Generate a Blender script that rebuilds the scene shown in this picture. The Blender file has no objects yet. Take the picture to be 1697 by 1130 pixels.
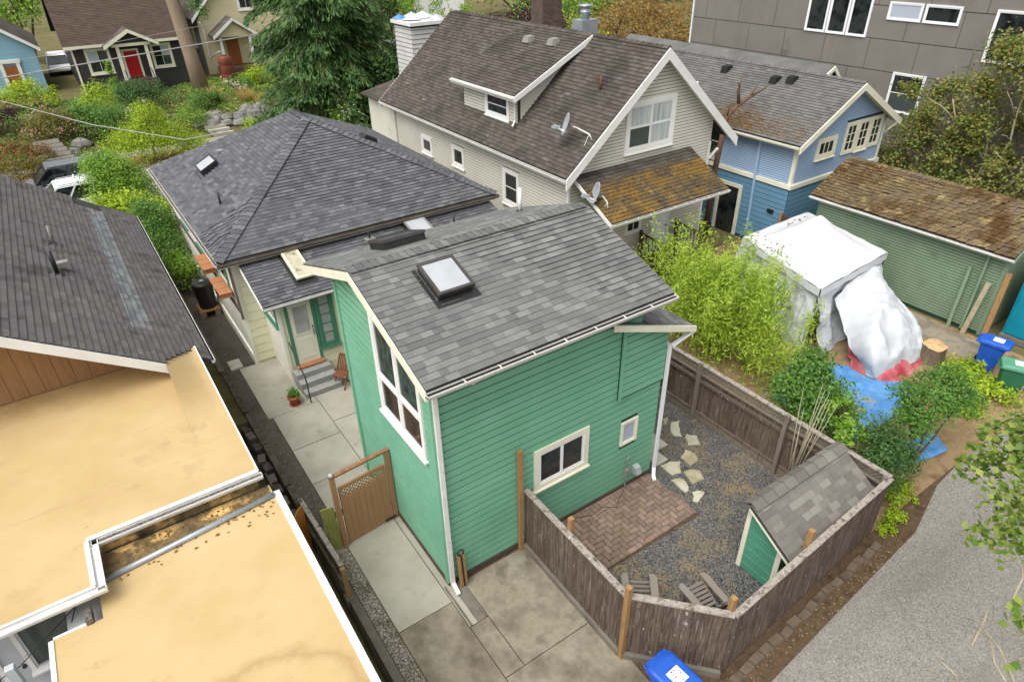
import bpy, math, random
import numpy as np
from mathutils import noise as mn
from mathutils import Vector, Matrix
random.seed(7)
SC = bpy.context.scene
COL = SC.collection
V = Vector
R = math.radians
ZU = V((0, 0, 1))

# ---------------------------------------------------------------- camera
CAM = V((-3.861, -8.2345, 12.0))
_pit, _roll, _yaw = R(32.543), R(-1.1655), R(33.742)
FW = V((math.cos(_pit) * math.sin(_yaw), math.cos(_pit) * math.cos(_yaw), -math.sin(_pit)))
_r0 = V((math.cos(_yaw), -math.sin(_yaw), 0))
_u0 = _r0.cross(FW)
RT = _r0 * math.cos(_roll) + _u0 * math.sin(_roll)
UP = -_r0 * math.sin(_roll) + _u0 * math.cos(_roll)
cd = bpy.data.cameras.new('camera')
cam = bpy.data.objects.new('camera', cd)
COL.objects.link(cam)
cam.matrix_world = Matrix(((RT.x, UP.x, -FW.x, CAM.x), (RT.y, UP.y, -FW.y, CAM.y), (RT.z, UP.z, -FW.z, CAM.z), (0, 0, 0, 1)))
cd.sensor_width = 36.0
cd.lens = 1089.95 / 1697 * 36
cd.clip_end = 2000
SC.camera = cam

# ---------------------------------------------------------------- world, sun, exposure
SUN_EL, SUN_AZ = R(60), R(250)          # direction the light comes from: azimuth measured from +Y towards +X
w = bpy.data.worlds.new('World')
SC.world = w
w.use_nodes = True
nt = w.node_tree
sky = nt.nodes.new('ShaderNodeTexSky')
sky.sky_type = 'NISHITA'
sky.sun_disc = False
sky.sun_elevation = SUN_EL
sky.sun_rotation = SUN_AZ
sky.air_density = 1.0
sky.dust_density = 4.0
sky.ozone_density = 1.0
hs = nt.nodes.new('ShaderNodeHueSaturation')
hs.inputs['Saturation'].default_value = 0.1
nt.links.new(sky.outputs[0], hs.inputs['Color'])
nt.links.new(hs.outputs[0], nt.nodes['Background'].inputs[0])
nt.nodes['Background'].inputs[1].default_value = 0.13
sl = bpy.data.lights.new('sun', 'SUN')
sl.energy = 1.2
sl.angle = R(50)
sl.color = (1.0, 0.965, 0.91)
so = bpy.data.objects.new('sun', sl)
COL.objects.link(so)
_sd = V((math.cos(SUN_EL) * math.sin(SUN_AZ), math.cos(SUN_EL) * math.cos(SUN_AZ), math.sin(SUN_EL)))
so.rotation_euler = _sd.to_track_quat('Z', 'Y').to_euler()
so.location = (0, 0, 40)
SC.view_settings.view_transform = 'Standard'
SC.view_settings.look = 'None'
SC.view_settings.gamma = 1
SC.view_settings.use_curve_mapping = False
SC.view_settings.exposure = 0.9


def at(px, py, **k):
    """a pixel of the 1697 x 1130 photograph, met with one plane of the place"""
    d = FW + RT * ((px - 848.5) / 1089.95) - UP * ((py - 565) / 1089.95)
    (a, v), = k.items()
    i = 'xyz'.index(a)
    return CAM + d * ((v - CAM[i]) / d[i])


# ---------------------------------------------------------------- materials
def lin(c):
    o = []
    g_ = .3 * c[0] + .55 * c[1] + .15 * c[2]
    for v in c[:3]:
        v = (v + (g_ - v) * .07) / 255.0
        o.append(v / 12.92 if v <= .04045 else ((v + .055) / 1.055) ** 2.4)
    return (o[0], o[1], o[2], 1)


MATS = {}


def _ramp(nt, cols, lo=0.3, hi=0.7):
    r = nt.nodes.new('ShaderNodeValToRGB')
    e = r.color_ramp.elements
    n = len(cols)
    for i, c in enumerate(cols):
        p = lo + (hi - lo) * i / max(1, n - 1)
        if i < 2:
            e[i].position = p
            e[i].color = lin(c)
        else:
            x = e.new(p)
            x.color = lin(c)
    if n == 1:
        e[1].color = lin(cols[0])
    return r


def _noise(nt, pos, scale, detail=4, rough=.6, vec=None):
    n = nt.nodes.new('ShaderNodeTexNoise')
    n.inputs['Scale'].default_value = scale
    n.inputs['Detail'].default_value = detail
    n.inputs['Roughness'].default_value = rough
    if vec:
        m = nt.nodes.new('ShaderNodeMapping')
        m.inputs['Scale'].default_value = vec
        nt.links.new(pos, m.inputs[0])
        pos = m.outputs[0]
    nt.links.new(pos, n.inputs['Vector'])
    return n.outputs[0]


def _math(nt, op, a, b=None, c=None):
    m = nt.nodes.new('ShaderNodeMath')
    m.operation = op
    for i, v in enumerate((a, b, c)):
        if v is None:
            continue
        if isinstance(v, (int, float)):
            m.inputs[i].default_value = v
        else:
            nt.links.new(v, m.inputs[i])
    return m.outputs[0]


def _mix(nt, fac, a, b):
    m = nt.nodes.new('ShaderNodeMix')
    m.data_type = 'RGBA'
    for i, v in ((0, fac), (6, a), (7, b)):
        if isinstance(v, (int, float)):
            m.inputs[i].default_value = v
        elif isinstance(v, tuple):
            m.inputs[i].default_value = v
        else:
            nt.links.new(v, m.inputs[i])
    return m.outputs[2]


def _piece(nt):
    g = nt.nodes.new('ShaderNodeNewGeometry')
    o = nt.nodes.new('ShaderNodeObjectInfo')
    return _math(nt, 'FRACT', _math(nt, 'ADD', _math(nt, 'MULTIPLY', g.outputs['Random Per Island'], 7.31), o.outputs['Random']))


def mat(name, cols, rough=.75, ns=2., bump=0., bs=60., piece=0., patches=(), spec=.35, metal=0., vec=None, grit=0., gs=90., coat=0., nlo=.32, nhi=.68, bvec=None):
    """cols: colours met by a noise (or, by the share `piece`, one per piece); patches: (colour, scale, from, to[, stretch])"""
    m = bpy.data.materials.new(name)
    m.use_nodes = True
    nt = m.node_tree
    b = nt.nodes['Principled BSDF']
    g = nt.nodes.new('ShaderNodeNewGeometry')
    pos = g.outputs['Position']
    if len(cols) > 1:
        f = _noise(nt, pos, ns, 5, .6, vec)
        if piece:
            pv = _math(nt, 'MULTIPLY_ADD', _piece(nt), nhi - nlo, nlo)
            f = _math(nt, 'ADD', _math(nt, 'MULTIPLY', f, 1 - piece), _math(nt, 'MULTIPLY', pv, piece))
        r = _ramp(nt, cols, nlo, nhi)
        nt.links.new(f, r.inputs[0])
        col = r.outputs[0]
    else:
        col = lin(cols[0])
    for p in patches:
        f = _noise(nt, pos, p[1], 6, .65, p[4] if len(p) > 4 else None)
        rr = nt.nodes.new('ShaderNodeMapRange')
        rr.inputs[1].default_value = p[2]
        rr.inputs[2].default_value = p[3]
        nt.links.new(f, rr.inputs[0])
        col = _mix(nt, rr.outputs[0], col, lin(p[0]))
    if grit:
        f = _noise(nt, pos, gs, 2, .7)
        k = _math(nt, 'MULTIPLY_ADD', _math(nt, 'SUBTRACT', f, .5), grit * 2, 1.0)
        x = nt.nodes.new('ShaderNodeMix')
        x.data_type = 'RGBA'
        x.blend_type = 'MULTIPLY'
        x.inputs[0].default_value = 1
        if isinstance(col, tuple):
            x.inputs[6].default_value = col
        else:
            nt.links.new(col, x.inputs[6])
        nt.links.new(k, x.inputs[7])
        col = x.outputs[2]
    if isinstance(col, tuple):
        b.inputs['Base Color'].default_value = col
    else:
        nt.links.new(col, b.inputs['Base Color'])
    b.inputs['Roughness'].default_value = rough
    b.inputs['Specular IOR Level'].default_value = spec
    b.inputs['Metallic'].default_value = metal
    b.inputs['Coat Weight'].default_value = coat
    if bump:
        f = _noise(nt, pos, bs, 4, .65, bvec or vec)
        bn = nt.nodes.new('ShaderNodeBump')
        bn.inputs['Strength'].default_value = bump
        bn.inputs['Distance'].default_value = .02
        nt.links.new(f, bn.inputs['Height'])
        nt.links.new(bn.outputs[0], b.inputs['Normal'])
    MATS[name] = m
    return m


def gravelmat(name, cols, cell=45., bump=.8, patches=()):
    m = bpy.data.materials.new(name)
    m.use_nodes = True
    nt = m.node_tree
    b = nt.nodes['Principled BSDF']
    g = nt.nodes.new('ShaderNodeNewGeometry')
    v = nt.nodes.new('ShaderNodeTexVoronoi')
    v.inputs['Scale'].default_value = cell
    nt.links.new(g.outputs['Position'], v.inputs['Vector'])
    s = nt.nodes.new('ShaderNodeSeparateColor')
    nt.links.new(v.outputs['Color'], s.inputs[0])
    r = _ramp(nt, cols, 0, 1)
    nt.links.new(s.outputs[0], r.inputs[0])
    col = r.outputs[0]
    for p in patches:
        f = _noise(nt, g.outputs['Position'], p[1], 6, .65, p[4] if len(p) > 4 else None)
        f2 = _math(nt, 'ADD', f, _math(nt, 'MULTIPLY', _math(nt, 'SUBTRACT', s.outputs[1], .5), .25))
        rr = nt.nodes.new('ShaderNodeMapRange')
        rr.inputs[1].default_value = p[2]
        rr.inputs[2].default_value = p[3]
        nt.links.new(f2, rr.inputs[0])
        col = _mix(nt, rr.outputs[0], col, lin(p[0]))
    nt.links.new(col, b.inputs['Base Color'])
    b.inputs['Roughness'].default_value = .85
    b.inputs['Specular IOR Level'].default_value = .3
    bn = nt.nodes.new('ShaderNodeBump')
    bn.inputs['Strength'].default_value = bump
    bn.inputs['Distance'].default_value = .02
    bn.invert = True
    nt.links.new(v.outputs['Distance'], bn.inputs['Height'])
    nt.links.new(bn.outputs[0], b.inputs['Normal'])
    MATS[name] = m
    return m


def leafmat(name, cols, trans=.3, rough=.5):
    m = bpy.data.materials.new(name)
    m.use_nodes = True
    nt = m.node_tree
    b = nt.nodes['Principled BSDF']
    g = nt.nodes.new('ShaderNodeNewGeometry')
    f = _noise(nt, g.outputs['Position'], 1.3, 3, .6)
    f = _math(nt, 'ADD', _math(nt, 'MULTIPLY', f, .55), _math(nt, 'MULTIPLY', g.outputs['Random Per Island'], .45))
    r = _ramp(nt, cols, .2, .8)
    nt.links.new(f, r.inputs[0])
    nt.links.new(r.outputs[0], b.inputs['Base Color'])
    b.inputs['Roughness'].default_value = rough
    b.inputs['Specular IOR Level'].default_value = .35
    t = nt.nodes.new('ShaderNodeBsdfTranslucent')
    nt.links.new(r.outputs[0], t.inputs[0])
    mx = nt.nodes.new('ShaderNodeMixShader')
    mx.inputs[0].default_value = trans
    nt.links.new(b.outputs[0], mx.inputs[1])
    nt.links.new(t.outputs[0], mx.inputs[2])
    nt.links.new(mx.outputs[0], nt.nodes['Material Output'].inputs[0])
    MATS[name] = m
    return m


def glassmat(name, col=(22, 26, 28), rough=.06):
    m = bpy.data.materials.new(name)
    m.use_nodes = True
    b = m.node_tree.nodes['Principled BSDF']
    b.inputs['Base Color'].default_value = lin(col)
    b.inputs['Roughness'].default_value = rough
    b.inputs['Specular IOR Level'].default_value = .6
    MATS[name] = m
    return m


# ---------------------------------------------------------------- mesh building
class MB:
    def __init__(s):
        s.v = []
        s.f = []

    def add(s, vs, fs):
        n = len(s.v)
        s.v += [tuple(p) for p in vs]
        s.f += [tuple(i + n for i in f) for f in fs]
        return s

    def hexa(s, p):
        return s.add(p, [(0, 3, 2, 1), (4, 5, 6, 7), (0, 1, 5, 4), (1, 2, 6, 5), (2, 3, 7, 6), (3, 0, 4, 7)])

    def box(s, x0, x1, y0, y1, z0, z1):
        return s.hexa([(x0, y0, z0), (x1, y0, z0), (x1, y1, z0), (x0, y1, z0), (x0, y0, z1), (x1, y0, z1), (x1, y1, z1), (x0, y1, z1)])

    def beam(s, p, q, w, h, up=ZU, off=0):
        p, q = V(p), V(q)
        d = (q - p).normalized()
        a = d.cross(V(up))
        a = (V((1, 0, 0)) if a.length < 1e-4 else a).normalized()
        b = a.cross(d).normalized()
        a *= w / 2
        b *= h / 2
        return s.hexa([p - a - b, p + a - b, q + a - b, q - a - b, p - a + b, p + a + b, q + a + b, q - a + b])

    def prism(s, poly, vec):
        n = len(poly)
        vec = V(vec)
        vs = [V(p) for p in poly] + [V(p) + vec for p in poly]
        fs = [tuple(range(n - 1, -1, -1)), tuple(range(n, 2 * n))] + [(i, (i + 1) % n, n + (i + 1) % n, n + i) for i in range(n)]
        return s.add(vs, fs)

    def tube(s, pts, r, n=8, cap=True):
        pts = [V(p) for p in pts]
        rs = r if isinstance(r, (list, tuple)) else [r] * len(pts)
        base = len(s.v)
        ref = None
        for i, p in enumerate(pts):
            d = (pts[min(i + 1, len(pts) - 1)] - pts[max(i - 1, 0)]).normalized()
            if ref is None:
                ref = d.orthogonal().normalized()
            a = (ref - d * ref.dot(d))
            a = a.normalized() if a.length > 1e-5 else d.orthogonal().normalized()
            ref = a
            b = d.cross(a)
            for k in range(n):
                t = 2 * math.pi * k / n
                s.v.append(tuple(p + (a * math.cos(t) + b * math.sin(t)) * rs[i]))
        for i in range(len(pts) - 1):
            for k in range(n):
                k2 = (k + 1) % n
                s.f.append((base + i * n + k, base + i * n + k2, base + (i + 1) * n + k2, base + (i + 1) * n + k))
        if cap:
            s.f.append(tuple(base + k for k in range(n - 1, -1, -1)))
            s.f.append(tuple(base + (len(pts) - 1) * n + k for k in range(n)))
        return s

    def lathe(s, prof, c=(0, 0, 0), n=20):
        base = len(s.v)
        for r, z in prof:
            for k in range(n):
                t = 2 * math.pi * k / n
                s.v.append((c[0] + r * math.cos(t), c[1] + r * math.sin(t), c[2] + z))
        for i in range(len(prof) - 1):
            for k in range(n):
                k2 = (k + 1) % n
                s.f.append((base + i * n + k, base + i * n + k2, base + (i + 1) * n + k2, base + (i + 1) * n + k))
        if prof[0][0] > 1e-4:
            s.f.append(tuple(base + k for k in range(n - 1, -1, -1)))
        if prof[-1][0] > 1e-4:
            s.f.append(tuple(base + (len(prof) - 1) * n + k for k in range(n)))
        return s

    def xf(s, M):
        s.v = [tuple(M @ V(p)) for p in s.v]
        return s

    def mesh(s, name, m=None, smooth=False):
        me = bpy.data.meshes.new(name)
        me.from_pydata(s.v, [], s.f)
        if m is not None:
            me.materials.append(MATS[m] if isinstance(m, str) else m)
        if smooth:
            me.polygons.foreach_set('use_smooth', [True] * len(me.polygons))
        return me


def link(name, data, parent=None):
    o = bpy.data.objects.new(name, data)
    COL.objects.link(o)
    if parent is not None:
        o.parent = parent
        l = parent.get('_base')
        if l is not None:
            o.matrix_parent_inverse = Matrix.Translation(-V(l))
    return o


def thing(name, label, cat, loc=(0, 0, 0), group=None):
    """an Empty at the thing's base; its parts are given in world coordinates"""
    o = bpy.data.objects.new(name, None)
    COL.objects.link(o)
    o.empty_display_size = .2
    o.location = loc
    o['_base'] = list(loc)
    tag(o, label, cat, group)
    return o


def tag(o, label=None, cat=None, group=None, kind=None):
    if label:
        o['label'] = label
    if cat:
        o['category'] = cat
    if group:
        o['group'] = group
    if kind:
        o['kind'] = kind
    return o


def part(name, mb, m, parent=None, smooth=False, label=None, kind=None, cat=None, group=None):
    o = link(name, mb.mesh(name, m, smooth), parent)
    return tag(o, label, cat, group, kind)


def piece(name, me, M, parent):
    o = link(name, me, parent)
    o.matrix_basis = M
    return o


# ---------------------------------------------------------------- building kit
class PL:
    """a wall plane: side S, N (u = x) or W, E (u = y) at coordinate c; d counts outwards"""
    def __init__(s, side, c):
        s.side, s.c = side, c

    def p(s, u, z, d=0.):
        if s.side == 'S':
            return V((u, s.c - d, z))
        if s.side == 'N':
            return V((u, s.c + d, z))
        if s.side == 'W':
            return V((s.c - d, u, z))
        return V((s.c + d, u, z))

    def box(s, mb, u0, u1, z0, z1, d0, d1):
        a = [s.p(u0, z0, d0), s.p(u1, z0, d0), s.p(u1, z1, d0), s.p(u0, z1, d0), s.p(u0, z0, d1), s.p(u1, z0, d1), s.p(u1, z1, d1), s.p(u0, z1, d1)]
        return mb.hexa(a)


def ival(poly, z):
    xs = []
    n = len(poly)
    for i in range(n):
        (a, b), (c, d) = poly[i], poly[(i + 1) % n]
        if (b <= z) != (d <= z):
            xs.append(a + (c - a) * (z - b) / (d - b))
    return (min(xs), max(xs)) if len(xs) > 1 else None


def siding(parent, pl, poly, e, m, opens=(), objs=True, d0=.010, d1=.014, name='siding_board', gap=.026):
    zs = [p[1] for p in poly]
    z, zm = min(zs), max(zs)
    stuff = MB()
    while z < zm - .02:
        z1 = min(z + e, zm)
        A, B = ival(poly, z + .001), ival(poly, z1 - .001)
        if A and B:
            segs = [(A[0], A[1], B[0], B[1])]
            extra = []
            for (u0, u1, a, b) in opens:
                if z < b - .004 and z1 > a + .004:
                    ns = []
                    for lo, hi in ((z, a), (b, z1)):
                        if hi - lo > .03 and A[0] <= u0 and A[1] >= u1:
                            extra.append((u0, u1, lo, hi))
                    for s in segs:
                        if s[1] <= u0 or s[0] >= u1:
                            ns.append(s)
                            continue
                        if s[0] < u0:
                            ns.append((s[0], u0, s[2], u0))
                        if s[1] > u1:
                            ns.append((u1, s[1], u1, s[3]))
                    segs = ns
            for a0, b0, lo, hi in extra:
                mb = MB() if objs else stuff
                mb.hexa([pl.p(a0, lo + (gap if lo == z else 0), 0), pl.p(b0, lo + (gap if lo == z else 0), 0), pl.p(b0, hi, 0), pl.p(a0, hi, 0), pl.p(a0, lo + (gap if lo == z else 0), d1), pl.p(b0, lo + (gap if lo == z else 0), d1), pl.p(b0, hi, d0), pl.p(a0, hi, d0)])
                if objs:
                    part(name, mb, m, parent)
            for a0, b0, a1, b1 in segs:
                if b0 - a0 < .03 and b1 - a1 < .03:
                    continue
                mb = MB() if objs else stuff
                zz = z + gap
                mb.hexa([pl.p(a0, zz, 0), pl.p(b0, zz, 0), pl.p(b1, z1, 0), pl.p(a1, z1, 0),
                         pl.p(a0, zz, d1), pl.p(b0, zz, d1), pl.p(b1, z1, d0), pl.p(a1, z1, d0)])
                if objs:
                    part(name, mb, m, parent)
        z = z1
    if not objs and stuff.v:
        part('siding', stuff, m, parent, kind='stuff')


_unit = {}


def unitbox(m):
    if m not in _unit:
        _unit[m] = MB().box(0, 1, 0, 1, 0, 1).mesh('piece_' + m, m)
    return _unit[m]


def shingles(parent, pts, expo, wr, m, nobj=0, th=.012, seed=1, name='shingle', lift=.012, jit=0., polys=None):
    """tabs laid course by course on a roof plane; pts[0] to pts[1] is the eave"""
    rnd = random.Random(seed)
    pts = [V(p) for p in pts]
    o = pts[0]
    e = (pts[1] - pts[0]).normalized()
    n = e.cross(pts[2] - pts[1]).normalized()
    if n.z < 0:
        n = -n
    s = n.cross(e).normalized()
    if s.z < 0:
        s = -s
    plist = polys or [pts]
    mats_ = []
    for pl in plist:
        p2 = [((V(p) - o).dot(e), (V(p) - o).dot(s)) for p in pl]
        smin, sm = min(p[1] for p in p2), max(p[1] for p in p2)
        c = math.floor(smin / expo + .01) * expo
        while c < sm - .03:
            I = ival(p2, min(max(c + expo * .5, smin + .002), sm - .002))
            if I:
                u, hi = I[0], I[1]
                u -= 0
                first = True
                while u < hi - .01:
                    wd = rnd.uniform(*wr) * (rnd.uniform(.3, 1) if first else 1)
                    first = False
                    wd = min(wd, hi - u)
                    if hi - (u + wd) < .06:
                        wd = hi - u
                    L = min(expo * 1.12, sm - c + .002)
                    j = rnd.uniform(-jit, jit)
                    t = th * rnd.uniform(.94, 1.08)
                    org = o + e * (u + .001) + s * (c + j - .006) + n * (th + lift)
                    ax, ay = e * (wd - .002), s * L - n * (th + lift)
                    mats_.append(Matrix(((ax.x, ay.x, n.x * t, org.x), (ax.y, ay.y, n.y * t, org.y), (ax.z, ay.z, n.z * t, org.z), (0, 0, 0, 1))))
                    u += wd
            c += expo
    mats_.sort(key=lambda M: (M.translation - CAM).length)
    me = unitbox(m)
    for M in mats_[:nobj]:
        piece(name, me, M, parent)
    rest = mats_[nobj:]
    if rest:
        mb = MB()
        for M in rest:
            mb.hexa([M @ V(c) for c in ((0, 0, 0), (1, 0, 0), (1, 1, 0), (0, 1, 0), (0, 0, 1), (1, 0, 1), (1, 1, 1), (0, 1, 1))])
        part('shingle_field', mb, m, parent, kind='stuff')


def caps(parent, p, q, a, b, m, w=.15, expo=.15, name='ridge_cap'):
    """bent cap pieces along a ridge or hip from p to q; a, b run down the two slopes"""
    p, q, a, b = V(p), V(q), V(a).normalized(), V(b).normalized()
    d = (q - p).normalized()
    up = -(a + b).normalized()
    L = expo * 1.25
    vs = []
    for t, lf in ((0, .075), (L, .045)):
        for k, off in enumerate((a * w, (a + b) * .012, b * w)):
            for hgt in (0, .016):
                vs.append(d * t + off + up * (lf + hgt))
    fs = [(1, 3, 9, 7), (3, 5, 11, 9), (0, 6, 8, 2), (2, 8, 10, 4), (0, 2, 3, 1), (2, 4, 5, 3), (6, 7, 9, 8), (8, 9, 11, 10), (0, 1, 7, 6), (4, 10, 11, 5)]
    me = MB().add(vs, fs).mesh(name, m)
    n = int((q - p).length / expo)
    for i in range(n):
        piece(name, me, Matrix.Translation(p + d * (i * expo)), parent)


def slab(parent, name, pts, th, m, label=None):
    """a roof deck under the given top polygon"""
    pts = [V(p) for p in pts]
    return part(name, MB().prism([p - ZU * (th + .004) for p in pts], ZU * th), m, parent, label=label)


def gutter(parent, p, q, out, m='gutter_white', inner='gutter_dark', w=.12, h=.1, name='gutter', hang=.8, debris=None):
    p, q, out = V(p), V(q), V(out).normalized()
    d = (q - p).normalized()
    mb = MB()
    prof = [(0, 0), (0, -h), (w * .75, -h), (w, -h * .35), (w, 0), (w - .012, 0), (w - .012, -h * .3), (w * .7, -h + .01), (.01, -h + .01), (.01, 0)]
    n = len(prof)
    vs = [p + out * a + ZU * b for a, b in prof] + [q + out * a + ZU * b for a, b in prof]
    mb.add(vs, [(i, (i + 1) % n, n + (i + 1) % n, n + i) for i in range(n)])
    for e in (p, q):
        mb.prism([e + out * a + ZU * b for a, b in prof[:5]], d * .006)
    g = part(name, mb, m, parent)
    t = MB().prism([p + out * .012 - ZU * .03, p + out * (w - .014) - ZU * .03, q + out * (w - .014) - ZU * .03, q + out * .012 - ZU * .03], (0, 0, -.04))
    part('leaf_guard', t, inner, g)
    if hang:
        k = int((q - p).length / hang)
        mb = MB()
        for i in range(1, k + 1):
            c = p + d * ((q - p).length * i / (k + 1))
            mb.beam(c + ZU * .003, c + out * w + ZU * .003, .025, .006)
        part('hanger', mb, m, g)
    return g


def window(parent, pl, u0, u1, z0, z1, cols=1, rows=1, cas=.1, fr=.045, mt=('trim_white', 'trim_white', 'glass_dark'), d=.02, sill=True, label=None, panes=None, name='window', mw=.03, top=None):
    mb = MB()
    D = d + .03
    i0, i1, j0, j1 = u0 + cas, u1 - cas, z0 + cas, z1 - cas
    for a in ((u0, i0, z0, z1), (i1, u1, z0, z1), (i0, i1, j1, z1), (i0, i1, z0, j0)):
        pl.box(mb, *a, 0, D)
    w_ = part(name, mb, mt[0], parent, label=label)
    mb = MB()
    for a in ((i0, i0 + fr, j0, j1), (i1 - fr, i1, j0, j1), (i0 + fr, i1 - fr, j1 - fr, j1), (i0 + fr, i1 - fr, j0, j0 + fr)):
        pl.box(mb, *a, 0, D - .015)
    gu = (i1 - i0 - 2 * fr) / cols
    gz = (j1 - j0 - 2 * fr) / rows
    for c in range(1, cols):
        x = i0 + fr + gu * c
        pl.box(mb, x - mw / 2, x + mw / 2, j0 + fr, j1 - fr, 0, D - .018)
    for r in range(1, rows):
        z = j0 + fr + gz * r
        pl.box(mb, i0 + fr, i1 - fr, z - mw / 2, z + mw / 2, 0, D - .02)
    part('sash', mb, mt[1], w_)
    for c in range(cols):
        for r in range(rows):
            mb = MB()
            pl.box(mb, i0 + fr + gu * c, i0 + fr + gu * (c + 1), j0 + fr + gz * r, j0 + fr + gz * (r + 1), .002, d - .008)
            pm = mt[2] if panes is None else panes[(r * cols + c) % len(panes)]
            part('pane', mb, pm, w_)
    if sill:
        mb = MB()
        pl.box(mb, u0 - .03, u1 + .03, z0 - .045, z0 - .002, 0, D + .045)
        part('sill', mb, mt[0], w_)
    return w_


def fence_run(root, p, q, h, m, bw=.14, posts=(), base=0., cap=True, postm=None, ph=0.25, rails=True, out=None, bh=None, seed=3):
    """boards side by side from p to q (ground points), with rails, cap and posts"""
    rnd = random.Random(seed)
    p, q = V(p), V(q)
    d = (q - p).normalized()
    n = V((-d.y, d.x, 0))
    if out is not None and n.dot(V(out)) < 0:
        n = -n
    L = (q - p).length
    k = max(1, round(L / bw))
    bw = L / k
    Hh = bh or h
    me = MB().box(.004, bw - .005, -.009, .009, base, Hh - .03).mesh('fence_board', m)
    for i in range(k):
        o = p + d * (i * bw) + n * (.022 + rnd.uniform(-.003, .003))
        s = 1 - rnd.uniform(0, .008)
        a = rnd.uniform(-.006, .006)
        M = Matrix(((d.x, -d.y, 0, o.x), (d.y, d.x, 0, o.y), (a, 0, s, o.z), (0, 0, 0, 1)))
        piece('fence_board', me, M, root)
    if rails:
        for z in (base + .12, Hh - .22):
            part('rail', MB().beam(p + ZU * z - n * .02, q + ZU * z - n * .02, .06, .09), m, root)
    if cap:
        part('top_cap', MB().beam(p + ZU * (h - .012) + n * .01, q + ZU * (h - .012) + n * .01, .13, .035), m + '_cap', root)
    for t, hh in posts:
        o = p + d * t - n * .02
        part('post', MB().box(o.x - .045, o.x + .045, o.y - .045, o.y + .045, 0, hh), postm or m, root)


# ---------------------------------------------------------------- plants
def leafmesh(name, P, N, size, aspect, m, parent, rng, smooth=False):
    n = len(P)
    T = rng.normal(size=(n, 3))
    T -= N * np.sum(T * N, 1)[:, None]
    T /= np.linalg.norm(T, axis=1)[:, None] + 1e-9
    return leafmesh_t(name, P, N, T, size, aspect, m, parent, rng)


def leafmesh_t(name, P, N, T, size, aspect, m, parent, rng):
    n = len(P)
    B = np.cross(N, T)
    s = (size * rng.uniform(.65, 1.25, n))[:, None]
    a = s * aspect
    vs = np.empty((n, 4, 3), np.float32)
    vs[:, 0] = P - T * s * .5
    vs[:, 1] = P + B * a * .5 + T * s * .05 - N * s * .08
    vs[:, 2] = P + T * s * .5 - N * s * .06
    vs[:, 3] = P - B * a * .5 + T * s * .05 - N * s * .08
    me = bpy.data.meshes.new(name)
    me.vertices.add(4 * n)
    me.vertices.foreach_set('co', vs.ravel())
    me.loops.add(4 * n)
    me.loops.foreach_set('vertex_index', np.arange(4 * n, dtype=np.int32))
    me.polygons.add(n)
    me.polygons.foreach_set('loop_start', np.arange(0, 4 * n, 4, dtype=np.int32))
    me.polygons.foreach_set('loop_total', np.full(n, 4, np.int32))
    me.update(calc_edges=True)
    me.materials.append(MATS[m])
    return link(name, me, parent)


def leaves(name, blobs, n, size, m, parent, seed=0, aspect=.55, up=.45, clump=.2, shell=.45, per=26, flat=0.):
    rng = np.random.default_rng(seed)
    C = np.array([b[0] for b in blobs], float)
    Rr = np.array([b[1] if hasattr(b[1], '__len__') else (b[1],) * 3 for b in blobs], float)
    wt = (Rr[:, 0] * Rr[:, 2])
    wt /= wt.sum()
    nc = max(4, n // per)
    bi = rng.choice(len(blobs), nc, p=wt)
    D = rng.normal(size=(nc, 3))
    D /= np.linalg.norm(D, axis=1)[:, None]
    D[:, 2] = np.where(D[:, 2] < -.45, -D[:, 2], D[:, 2])
    rad = shell + (1 - shell) * rng.uniform(0, 1, nc) ** .6
    rad *= rng.uniform(.8, 1.12, nc)
    CP = C[bi] + D * Rr[bi] * rad[:, None]
    ci = rng.integers(0, nc, n)
    r = Rr[bi][ci].mean(1)
    off = rng.normal(size=(n, 3)) * (clump * r)[:, None]
    off[:, 2] *= 1 - flat
    P = CP[ci] + off
    N = D[ci] * (1 - up) + np.array([0, 0, up]) + rng.normal(size=(n, 3)) * .45
    N /= np.linalg.norm(N, axis=1)[:, None]
    return leafmesh(name, P, N, size, aspect, m, parent, rng)


def trunk(mb, base, top, r0, r1, bend=.2, seed=0, n=8, k=7):
    rnd = random.Random(seed)
    base, top = V(base), V(top)
    pts, rs = [], []
    for i in range(k + 1):
        t = i / k
        o = V((rnd.uniform(-1, 1), rnd.uniform(-1, 1), 0)) * bend * math.sin(t * math.pi)
        pts.append(base.lerp(top, t) + o)
        rs.append(r0 + (r1 - r0) * t)
    mb.tube(pts, rs, n)
    return pts


def shrub(name, label, cat, base, blobs, n, size, m, seed, group=None, aspect=.55, stem=True, up=.45, clump=.2, shell=.45, th=None):
    """blobs are given relative to the base"""
    b = V(base)
    t = thing(name, label, cat, base, group)
    mb = MB()
    rnd = random.Random(seed)
    for c, r in blobs:
        tr = th or .03
        p = b + V(c)
        trunk(mb, b + V((rnd.uniform(-.1, .1), rnd.uniform(-.1, .1), -.03)), p, tr, tr * .4, .08, rnd.random(), 6, 5)
        for k in range(4):
            rr = r[0] if hasattr(r, '__len__') else r
            e = p + V((rnd.uniform(-1, 1), rnd.uniform(-1, 1), rnd.uniform(-.2, .8))) * rr * .7
            mb.tube([p.lerp(b, .25), p.lerp(e, .5), e], [tr * .4, tr * .3, tr * .12], 5)
    part('trunk', mb, 'bark', t)
    leaves('crown', [(tuple(b + V(c)), r) for c, r in blobs], n, size, m, t, seed, aspect, up, clump, shell)
    return t
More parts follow.
